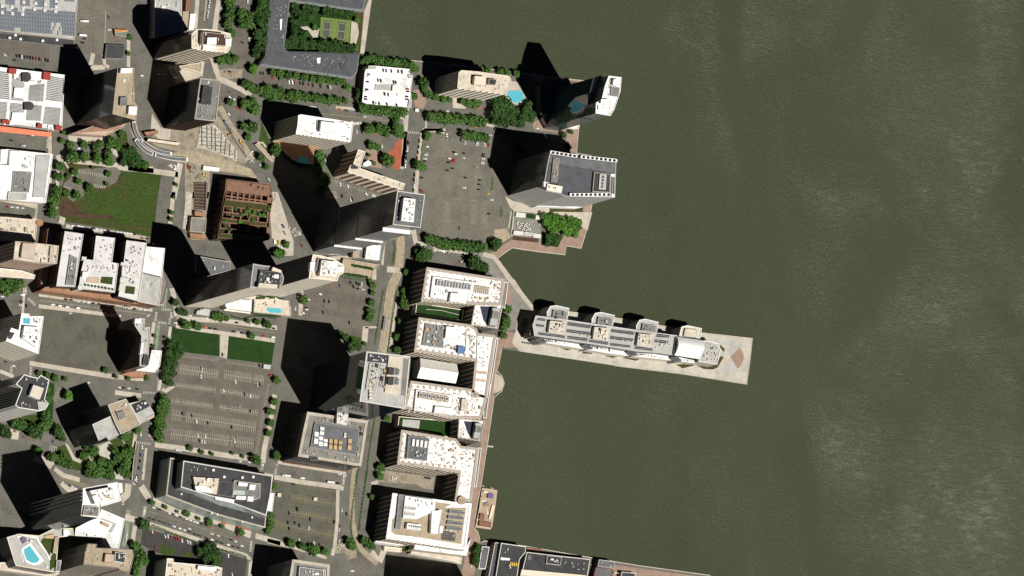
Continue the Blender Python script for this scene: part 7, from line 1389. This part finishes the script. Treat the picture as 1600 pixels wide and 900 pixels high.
cars('on the street left of the tan-roofed slab','P',85,'1115,530,w 1105,605,w 1110,568,w 1190,60,w,40 1175,90,w,40 660,130,w,30 610,105,k,30 640,115,w,30 580,90,g,30')
cars('in the corner car park by the dark clump','Q',75,'215,510,w 235,520,r 325,552,w 350,552,w 377,560,r 420,570,r 440,576,r 475,590,w 525,600,w 545,606,w 590,625,k 615,640,w 240,645,r 880,722,w 915,885,w 335,540,b')
cars('in the upper kerb row beside the terraced office','Q',20,'225,300,w 280,317,k 365,350,w 395,357,k 420,366,w 462,382,k 515,400,w 550,411,w 585,424,w 607,431,w 650,445,k 690,456,k 740,476,o 970,552,r')
cars('in the lower kerb row beside the terraced office','Q',20,'190,392,k 230,406,k 280,421,k 320,435,k 365,449,b 405,465,w 455,483,w 495,496,w 540,511,k 590,535,k 630,546,k 690,566,k 737,581,w 785,597,k 825,611,k 880,626,w 925,641,k 970,651,k 1000,635,w')
cars('driving between the kerb rows','Q',20,'540,485,w 738,530,w 905,581,k 945,596,w 795,547,w')
cars('in the yellow-lined lot','R',84,'290,347,k 360,312,k,84,van 280,430,k 340,432,k 380,456,k 465,476,w 290,482,k 380,586,w 465,612,b 510,612,w 555,627,k 325,90,k,10 685,425,k 475,400,k')
cars('on the street right of the yellow-lined lot','R',85,'755,320,w 795,356,k 730,490,w 735,462,b 1225,42,w,-20 1195,42,w,80 840,857,w,8,van')
cars('on the street above the yellow-lined lot','R',8,'262,20,w,8,lorry 405,42,w,8,van 655,78,w,8,lorry 718,86,k 735,5,w 780,15,w')
cars('in the top rows of the big waterfront lot','V',78,'550,62,w,70,van 597,95,g 555,92,g 675,105,k 712,130,w 805,128,b 825,137,w 812,140,w 885,147,w 920,150,r 380,165,w,10 375,221,g,10 370,237,w,10 360,270,w,10 357,292,k,10')
cars('in the middle rows of the big waterfront lot','V',8,'615,212,k 630,230,w 700,222,k 702,264,w 875,230,k 872,248,k 875,270,w 865,292,g 868,310,w 575,268,w 612,276,r 605,296,r,8,van 565,302,k 600,356,k 555,372,k 812,345,g 715,437,k 800,430,g 840,459,k 835,496,k 830,541,k 705,525,w 815,580,g')
cars('at the edges of the big waterfront lot','V',10,'920,755,k 330,437,k 915,580,y 950,612,g 945,632,w 662,880,r,80 330,555,r,40,van')
cars('in the kerb line beside the big lot','V',86,'310,115,k 305,165,k 298,215,k 290,262,r 278,350,w 267,412,k 262,455,k 262,512,w 258,545,k')
cars('in the kerb line beside the red garden','V',86,'212,130,k 207,175,w 205,193,w 197,230,k 193,265,k 190,300,w 185,336,w 187,318,g')
cars('on the street north of the harbour offices','W',8,'720,318,w 690,385,w,-20 670,390,r 445,285,w,80 570,300,w,80 490,285,w,30,van 515,298,w,30,van 240,130,w,85 165,150,w,-10')
cars('on the brown yard between southern harbour offices','a',10,'188,835,w,40 215,828,w,-40 485,825,k 510,830,k')
cars('on the promenade by the southern pier','b',85,'880,808,w,85')
cars('in tower shade beside the office tower','U',10,'515,60,w,40 520,75,w,60,van 450,5,w 475,20,g')
for k_, c_ in CC.items(): M['paint_'+c_[0]+'_car'] = mat('paint_'+c_[0]+'_car', c_[1], 0.35, 0.0)
LOW = ['in tower shade beside the office tower','in shade beside the cream tower forecourt','on the shaded street below the brown lot','on the forecourt under the zigzag-roofed tower','on the white garage deck','under the coral awning street','beside the little park trees','on the street below the olive lot','on the tree-lined side roads','in the lower kerb row beside the terraced office','in the upper kerb row beside the terraced office','in the kerb line beside the red garden','in the row below the park lawn']
items = []; tot = sum(1 for L_ in CARS.values() for q in L_ if q[5] in ('car','suv')); ck = list(CC)
for wh in LOW:
    if tot <= 300: break
    keep = []
    for q in CARS[wh]:
        if q[5] in ('car','suv') and tot > 300:
            tot -= 1; u, v, cc, ang, z, kd = q; p = P(u, v, z+0.6); d = D(math.cos(math.radians(ang)), math.sin(math.radians(ang)))
            items.append((CARM[kd], (p.x,p.y,z), math.atan2(d.y,d.x), (1.06,1.06,1.06), {0:ck.index(cc),1:8,2:9,3:0}))
        else: keep.append(q)
    CARS[wh] = keep
o = merged('parked_cars', items, ['paint_'+CC[k_][0]+'_car' for k_ in ck]+['glass','rubber']); o['label'] = 'many small parked cars along kerbs, shaded streets and the garage deck'; o['category'] = 'parked cars'
NC = 0; KW = dict(car='car', suv='car', van='van', lorry='lorry')
for where, L_ in CARS.items():
    cls = {}
    for t in L_: cls.setdefault((CC[t[2]][0], KW[t[5]]), []).append(t)
    for (cn, kn), G in cls.items():
        us = [t[0] for t in G]; vs = [t[1] for t in G]; vert = (max(vs)-min(vs)) > (max(us)-min(us)); G.sort(key=lambda t: t[1] if vert else t[0])
        for i, (u, v, cc, ang, z, kd) in enumerate(G):
            wh = where.replace('parked as trailers ', '').replace('parked as vans ', '')
            lab = '%s %s %s' % (cn, kn, wh) + ('' if len(G) == 1 else ', %s from %s' % (nth(i), 'top' if vert else 'left'))
            o = bpy.data.objects.new({'car':'car','van':'van','lorry':'lorry'}[kn], CARM[kd]); COL.objects.link(o)
            p = P(u, v, z+0.6); o.location = (p.x, p.y, z); d = D(math.cos(math.radians(ang)), math.sin(math.radians(ang))); o.rotation_euler = (0,0,math.atan2(d.y, d.x)+(math.pi if rc_.random() < 0.5 else 0))
            s = 1.0 if kn == 'lorry' else 1.06; o.scale = (s, s, s)
            o.color = (*(lambda f_: [min(1, c*f_) for c in CC[cc][1]])(rc_.uniform(0.8,1.15)), 1); tag(o, lab, kn, 'vehicles '+wh); NC += 1
# ================================================================== trams, canopies, barge, umbrellas, machines
def tram(lab, a, b, w=2.9):
    A_, B_ = P(*a, 3.4), P(*b, 3.4); d = (B_-A_); L_ = d.length; e = d/L_; n_ = Vector((-e.y,e.x,0)); c = (A_+B_)/2; o = thing('tram', lab, 'tram', Vector((c.x,c.y,0)))
    mb = MB(); seg = 3
    for k in range(seg):
        s0, s1 = -L_/2+L_*k/seg+0.25, -L_/2+L_*(k+1)/seg-0.25
        cc = c+e*(s0+s1)/2; mb.box((cc.x,cc.y), e*(s1-s0)/2, n_*w/2, 2.9, 0, 0.5); mb.box((cc.x,cc.y), e*(s1-s0)/2*0.97, n_*w/2*0.8, 0.25, 0, 3.4)
        for s in (-1,1): cc2 = cc+n_*s*(w/2+0.02); mb.box((cc2.x,cc2.y), e*(s1-s0)/2*0.9, n_*0.02, 0.9, 1, 1.6)
    mb.build('body', ['metal','glass'], o)
    mb = MB()
    for k in range(seg):
        cc = c+e*(-L_/2+L_*(k+0.5)/seg); mb.box((cc.x,cc.y), e*2.2, n_*0.8, 0.45, 0, 3.66); cc = cc+e*3.4; mb.box((cc.x,cc.y), e*0.7, n_*0.9, 0.3, 0, 3.66)
    mb.build('roof_unit', 'roof_mid', o)
    mb = MB()
    for k in range(seg-1): cc = c+e*(-L_/2+L_*(k+1)/seg); mb.box((cc.x,cc.y), e*0.3, n_*w/2*0.85, 2.6, 0, 0.6)
    mb.build('gangway', 'rubber', o)
tram('grey tram running along the straight track left of the harbour offices', z1('L',1142,248), z1('L',1122,368), 3.6)
tram('grey tram on the diagonal track beside the construction foundation', z1('E',855,215), z1('E',925,320), 3.2)
def canopy(lab, pts, w):
    sp = smooth_path(pts, 6); c = sp[len(sp)//2]; z = 4.2; q = P(*c, z); o = thing('platform_canopy', lab, 'canopy', Vector((q.x,q.y,0)), 'tram platform canopies')
    def rib(w0, off, z0, z1_, nm, m):
        mb = MB(); sh = []
        for i, p in enumerate(sp):
            a = sp[max(i-1,0)]; b = sp[min(i+1,len(sp)-1)]; l = math.hypot(b[0]-a[0], b[1]-a[1]) or 1; sh.append((p[0]-(b[1]-a[1])/l*off/SC, p[1]+(b[0]-a[0])/l*off/SC))
        ribbon(mb, sh, w0, z1_, zb=z0); return mb
    rib(w, 0, z-0.2, z, 'roof', 0).build('roof', 'roof_mid', o)
    m_ = rib(0.4, w/2, z-0.3, z+0.12, 'edge', 0); m2 = rib(0.4, -w/2, z-0.3, z+0.12, 'edge', 0); off = len(m_.v); m_.v += m2.v; m_.f += [tuple(i+off for i in f) for f in m2.f]; m_.m += m2.m
    for e_ in (sp[:2], sp[-2:]): ribbon(m_, [((e_[0][0]*0.8+e_[1][0]*0.2) if e_ is sp[:2] else e_[0][0], e_[0][1]), e_[1]], w, z+0.05)
    m_.build('edge', 'white', o)
    for p in sp[1::4]: g = P(*p, z); mb = MB(); mb.cyl((g.x,g.y), 0.18, 0, z-0.2, 6); mb.build('post', 'metal', o)
    mb = MB(); ribbon(mb, sp, w*0.8, 0.75, zb=0.1); mb.build('platform', 'concrete', o)
canopy('upper inner curved white-edged canopy of the tram stop', Z('E',[(52,225),(62,290),(90,350),(118,388)]), 4.2)
canopy('lower inner curved white-edged canopy of the tram stop', Z('E',[(125,395),(180,440),(270,485),(385,508)]), 4.0)
canopy('upper outer curved white-edged canopy of the tram stop', Z('E',[(68,382),(110,440),(165,485),(222,512)]), 4.4)
canopy('lower outer curved white-edged canopy of the tram stop', Z('E',[(238,515),(320,535),(420,552),(525,560)]), 4.4)
# barge restaurant
o = thing('barge', 'brown timber barge with purple canopy moored at the promenade', 'barge', P(*z1('b',1010,310),-2.2))
mb = MB(); mb.prism([(p.x,p.y) for p in wp(Z('b',[(975,125),(1108,145),(1100,220),(1065,460),(1050,490),(915,470),(950,300)]), 0.5)], -2.6, 0.5); mb.build('hull', 'pinkish', o)
mb = MB(); mb.prism([(p.x,p.y) for p in wp(Z('b',[(985,140),(1095,158),(1050,475),(930,455),(965,300)]), 0.62)], 0.45, 0.62); mb.build('deck', 'roof_tan', o)
for nm, q4, z_, m_ in (('canopy',[(1030,172),(1075,178),(1070,215),(1025,210)],3.2,'purple'),('cabin',[(955,415),(1058,430),(1050,470),(948,455)],3.6,'brick'),('cabin',[(960,350),(998,355),(990,405),(952,400)],3.2,'brick'),('bar_roof',[(1065,275),(1090,280),(1055,400),(1035,395)],2.6,'cream'),('deck_house',[(1000,255),(1035,260),(1030,285),(996,280)],2.4,'wall_grey'),('cabin',[(990,150),(1030,155),(1027,172),(985,168)],2.6,'cream')): block(o, nm, Z('b',q4), 0.5, z_, m_)
DT = sorted((985+random.uniform(-20,70), 190+random.uniform(0,210)) for k in range(16)); cnt = [0,0]
for k, (x, y) in enumerate(DT):
    mb = MB(); p = P(*z1('b',x,y),1); c_i = k%2; mb.cyl((p.x,p.y), 1.1, 1.2, 1.35, 10, 0); mb.cyl((p.x,p.y), 0.12, 0.62, 1.2, 6, 0); mb.cyl((p.x,p.y), 0.5, 0.61, 0.7, 8, 0)
    t_o = mb.build('deck_table', 'orange' if c_i else 'white', origin=Vector((p.x,p.y,0.6))); tag(t_o, '%s round table on the barge deck, %s from the left' % (('white','orange')[c_i], nth(cnt[c_i])), 'table', 'tables on the barge'); cnt[c_i] += 1
mb = MB()
for x, y in ((980,110),(1060,130)): p = P(*z1('b',x,y),0); mb.box((p.x,p.y), D(2.5,1.0), D(-0.3,0.5), 0.5, 0, 0.2)
mb.build('gangway', 'tan_unit', o)
p0 = z1('a',1018,545); mb = MB(); ribbon(mb, [p0, z1('a',1072,552)], 2.2, 0.4, zb=-0.2); o = mb.build('jetty', 'concrete_light', origin=P(*p0,0)); tag(o, 'short thin jetty sticking out from the promenade', 'jetty')
# cafe umbrellas
um = MB(); um.cyl((0,0), 0.06, 0, 2.6, 6, 1); um.cyl((0,0), 0.95, 2.2, 2.7, 8, 0, 0.1); uo = um.build('umbrella', ['white','metal']); ume = uo.data; bpy.data.objects.remove(uo)
k = 0
for row in range(3):
    for i in range(7):
        x, y = 266+i*19+row*7+random.uniform(-7,7), 268+row*24+i*3+random.uniform(-8,8); p = P(*z1('X',x,y),2.5); o = bpy.data.objects.new('umbrella', ume); COL.objects.link(o); o.location = (p.x,p.y,0.15)
        tag(o, 'white cafe umbrella in the %s row of the riverside terrace, %s from the left' % (('upper','middle','lower')[row], nth(i)), 'umbrella', 'umbrellas of the riverside cafe'); k += 1
# street lamps on the pier and promenade
lm = MB(); lm.cyl((0,0), 0.12, 0, 5.5, 6); lm.box((0.5,0), Vector((0.6,0,0)), Vector((0,0.12,0)), 0.12, 0, 5.4); lm.cyl((0,0), 0.3, 0, 0.5, 6); lo = lm.build('street_lamp', 'metal_dark'); lme = lo.data; bpy.data.objects.remove(lo)
spots = [(840+i*40, 548.5+i*6.1) for i in range(8)]
for i, (u, v) in enumerate(spots):
    p = P(u, v, 0.14); o = bpy.data.objects.new('street_lamp', lme); COL.objects.link(o); o.location = p; tag(o, 'dark lamp post along the southern pier edge, %s from the left' % nth(i), 'street lamp', 'lamp posts on the pier')
for i in range(10):
    u, v = 781-i*4.1, 640+i*18; u = 766-i*2.6; p = P(u, v, 0.14); o = bpy.data.objects.new('street_lamp', lme); COL.objects.link(o); o.location = p; tag(o, 'dark lamp post on the brick promenade, %s from the top' % nth(i), 'street lamp', 'lamp posts on the promenade')
# construction machines
def excavator(lab, reg, x, y, ang, m='yellow', s=1.0):
    p = P(*z1(reg,x,y),1); o = thing('excavator', lab, 'excavator', Vector((p.x,p.y,0.1)))
    def bx(nm, c, a, b, hz, z0, mm):
        mb = MB(); d = D(math.cos(math.radians(ang)), math.sin(math.radians(ang))).normalized(); n_ = Vector((-d.y,d.x,0)); q = Vector((p.x,p.y,0))+d*c[0]*s+n_*c[1]*s; mb.box((q.x,q.y), d*a*s, n_*b*s, hz*s, 0, 0.1+z0*s); mb.prism(inset(ccw([(q+d*a*s*0.9+n_*b*s*0.9),(q-d*a*s*0.9+n_*b*s*0.9),(q-d*a*s*0.9-n_*b*s*0.9),(q+d*a*s*0.9-n_*b*s*0.9)]),0.05), 0.1+(z0+hz)*s, 0.1+(z0+hz+0.12)*s); mb.build(nm, mm, o)
    bx('track', (0,1.2), 2.2, 0.35, 0.9, 0, 'rubber'); bx('track', (0,-1.2), 2.2, 0.35, 0.9, 0, 'rubber'); bx('body', (-0.4,0), 1.9, 1.4, 1.3, 0.9, m); bx('cab', (0.6,0.8), 0.8, 0.6, 1.3, 2.0, 'glass'); bx('boom', (3.2,-0.2), 2.2, 0.3, 0.6, 2.2, m); bx('stick', (5.6,-0.2), 0.4, 0.25, 2.0, 0.6, m); bx('bucket', (6.0,-0.2), 0.6, 0.6, 0.7, 0.1, 'metal_dark')
excavator('yellow excavator at the foot of the diagonal rail line', 'E', 990, 405, 60, 'yellow', 1.2); excavator('orange excavator at the top corner of the foundation', 'E', 885, 345, -40, 'orange', 0.9); excavator('yellow excavator in the dig beside the white site hut', 'E', 668, 695, 30, 'yellow'); excavator('red drilling machine at the edge of the powerhouse dig', 'E', 535, 625, 70, 'red', 1.2); excavator('orange loader on the brick plaza by the dark tower', 'D', 1000, 295, 8, 'orange', 0.9); excavator('orange digger on the tan circle by the yellow-lined lot', 'R', 975, 765, 40, 'orange', 0.7)
def stack(lab, reg, pts, m, cat='material pile'):
    p = P(*z1(reg,*pts[0]),0); o = thing('material_pile', lab, cat, Vector((p.x,p.y,0))); mb = MB(); rr2 = random.Random(len(lab))
    for x, y in pts:
        for k in range(3):
            q = P(*z1(reg,x+rr2.uniform(-12,12),y+rr2.uniform(-12,12)),0.3); a = rr2.uniform(0,6); s = rr2.uniform(0.4,1.3); mb.box((q.x,q.y), Vector((math.cos(a),math.sin(a),0))*s*1.6, Vector((-math.sin(a),math.cos(a),0))*s*0.6, s, 0, 0.05)
    mb.build('timber', m, o)
stack('pile of white panels on the pavement by the powerhouse dig','E',[(370,615),(400,620),(430,610),(415,640)],'white'); stack('heap of building rubble at the top of the powerhouse dig','E',[(590,640),(620,700),(600,720),(580,670)],'green_roof'); stack('row of pallets beside the powerhouse dig','H',[(530,30),(520,90),(510,150),(505,210),(515,260)],'offwhite'); stack('stack of pale beams along the powerhouse street','I',[(300,320),(330,330),(350,345),(320,345)],'concrete_light'); stack('pale steel frames on the diagonal street by the powerhouse','I',[(170,30),(180,50),(160,70)],'concrete_light'); stack('white crates under the curving tram line','E',[(1080,490),(1060,520),(1040,560),(1090,570)],'offwhite'); stack('brown timber stack by the tower avenue corner','B',[(860,630),(890,640),(900,660)],'terracotta'); stack('pale stacked blocks at the yellow-lined lot entrance','R',[(720,600),(740,630),(760,620),(730,655)],'offwhite')
# ================================================================== light, camera, world
sv = AI @ Vector((SC*-0.304, SC*0.539)); ray = Vector((sv.x, sv.y, -1)).normalized()
sun = bpy.data.lights.new('sun', 'SUN'); sun.energy = 5.0; sun.angle = math.radians(0.5); sun.color = (1.0,0.97,0.92)
so = bpy.data.objects.new('sun', sun); COL.objects.link(so); so.rotation_euler = ray.to_track_quat('-Z','Y').to_euler(); so.location = (0,0,400)
elev = math.asin(-ray.z); az = math.atan2(-ray.x, -ray.y)
w = bpy.data.worlds.new('World'); scene.world = w; w.use_nodes = True; nt = w.node_tree
sky = nt.nodes.new('ShaderNodeTexSky'); sky.sky_type = 'NISHITA'; sky.sun_disc = False; sky.sun_elevation = elev; sky.sun_rotation = az
sky.air_density = 0.10; sky.dust_density = 0.1; sky.altitude = 500
nt.links.new(sky.outputs[0], nt.nodes['Background'].inputs[0]); nt.nodes['Background'].inputs[1].default_value = 0.05
cam = bpy.data.cameras.new('camera'); cam.type = 'ORTHO'; cam.ortho_scale = 1600*SC; cam.clip_start = 1; cam.clip_end = 20000
co = bpy.data.objects.new('camera', cam); COL.objects.link(co)
m3 = ROT.transposed(); back = Vector(ROT[2]); co.matrix_world = Matrix.Translation(back*1800) @ m3.to_4x4(); scene.camera = co
scene.view_settings.view_transform = 'Standard'; scene.view_settings.look = 'None'; scene.view_settings.gamma = 1; scene.view_settings.exposure = 0.1
scene.cycles.max_bounces = 5; scene.cycles.diffuse_bounces = 2; scene.cycles.glossy_bounces = 3; scene.cycles.caustics_reflective = False
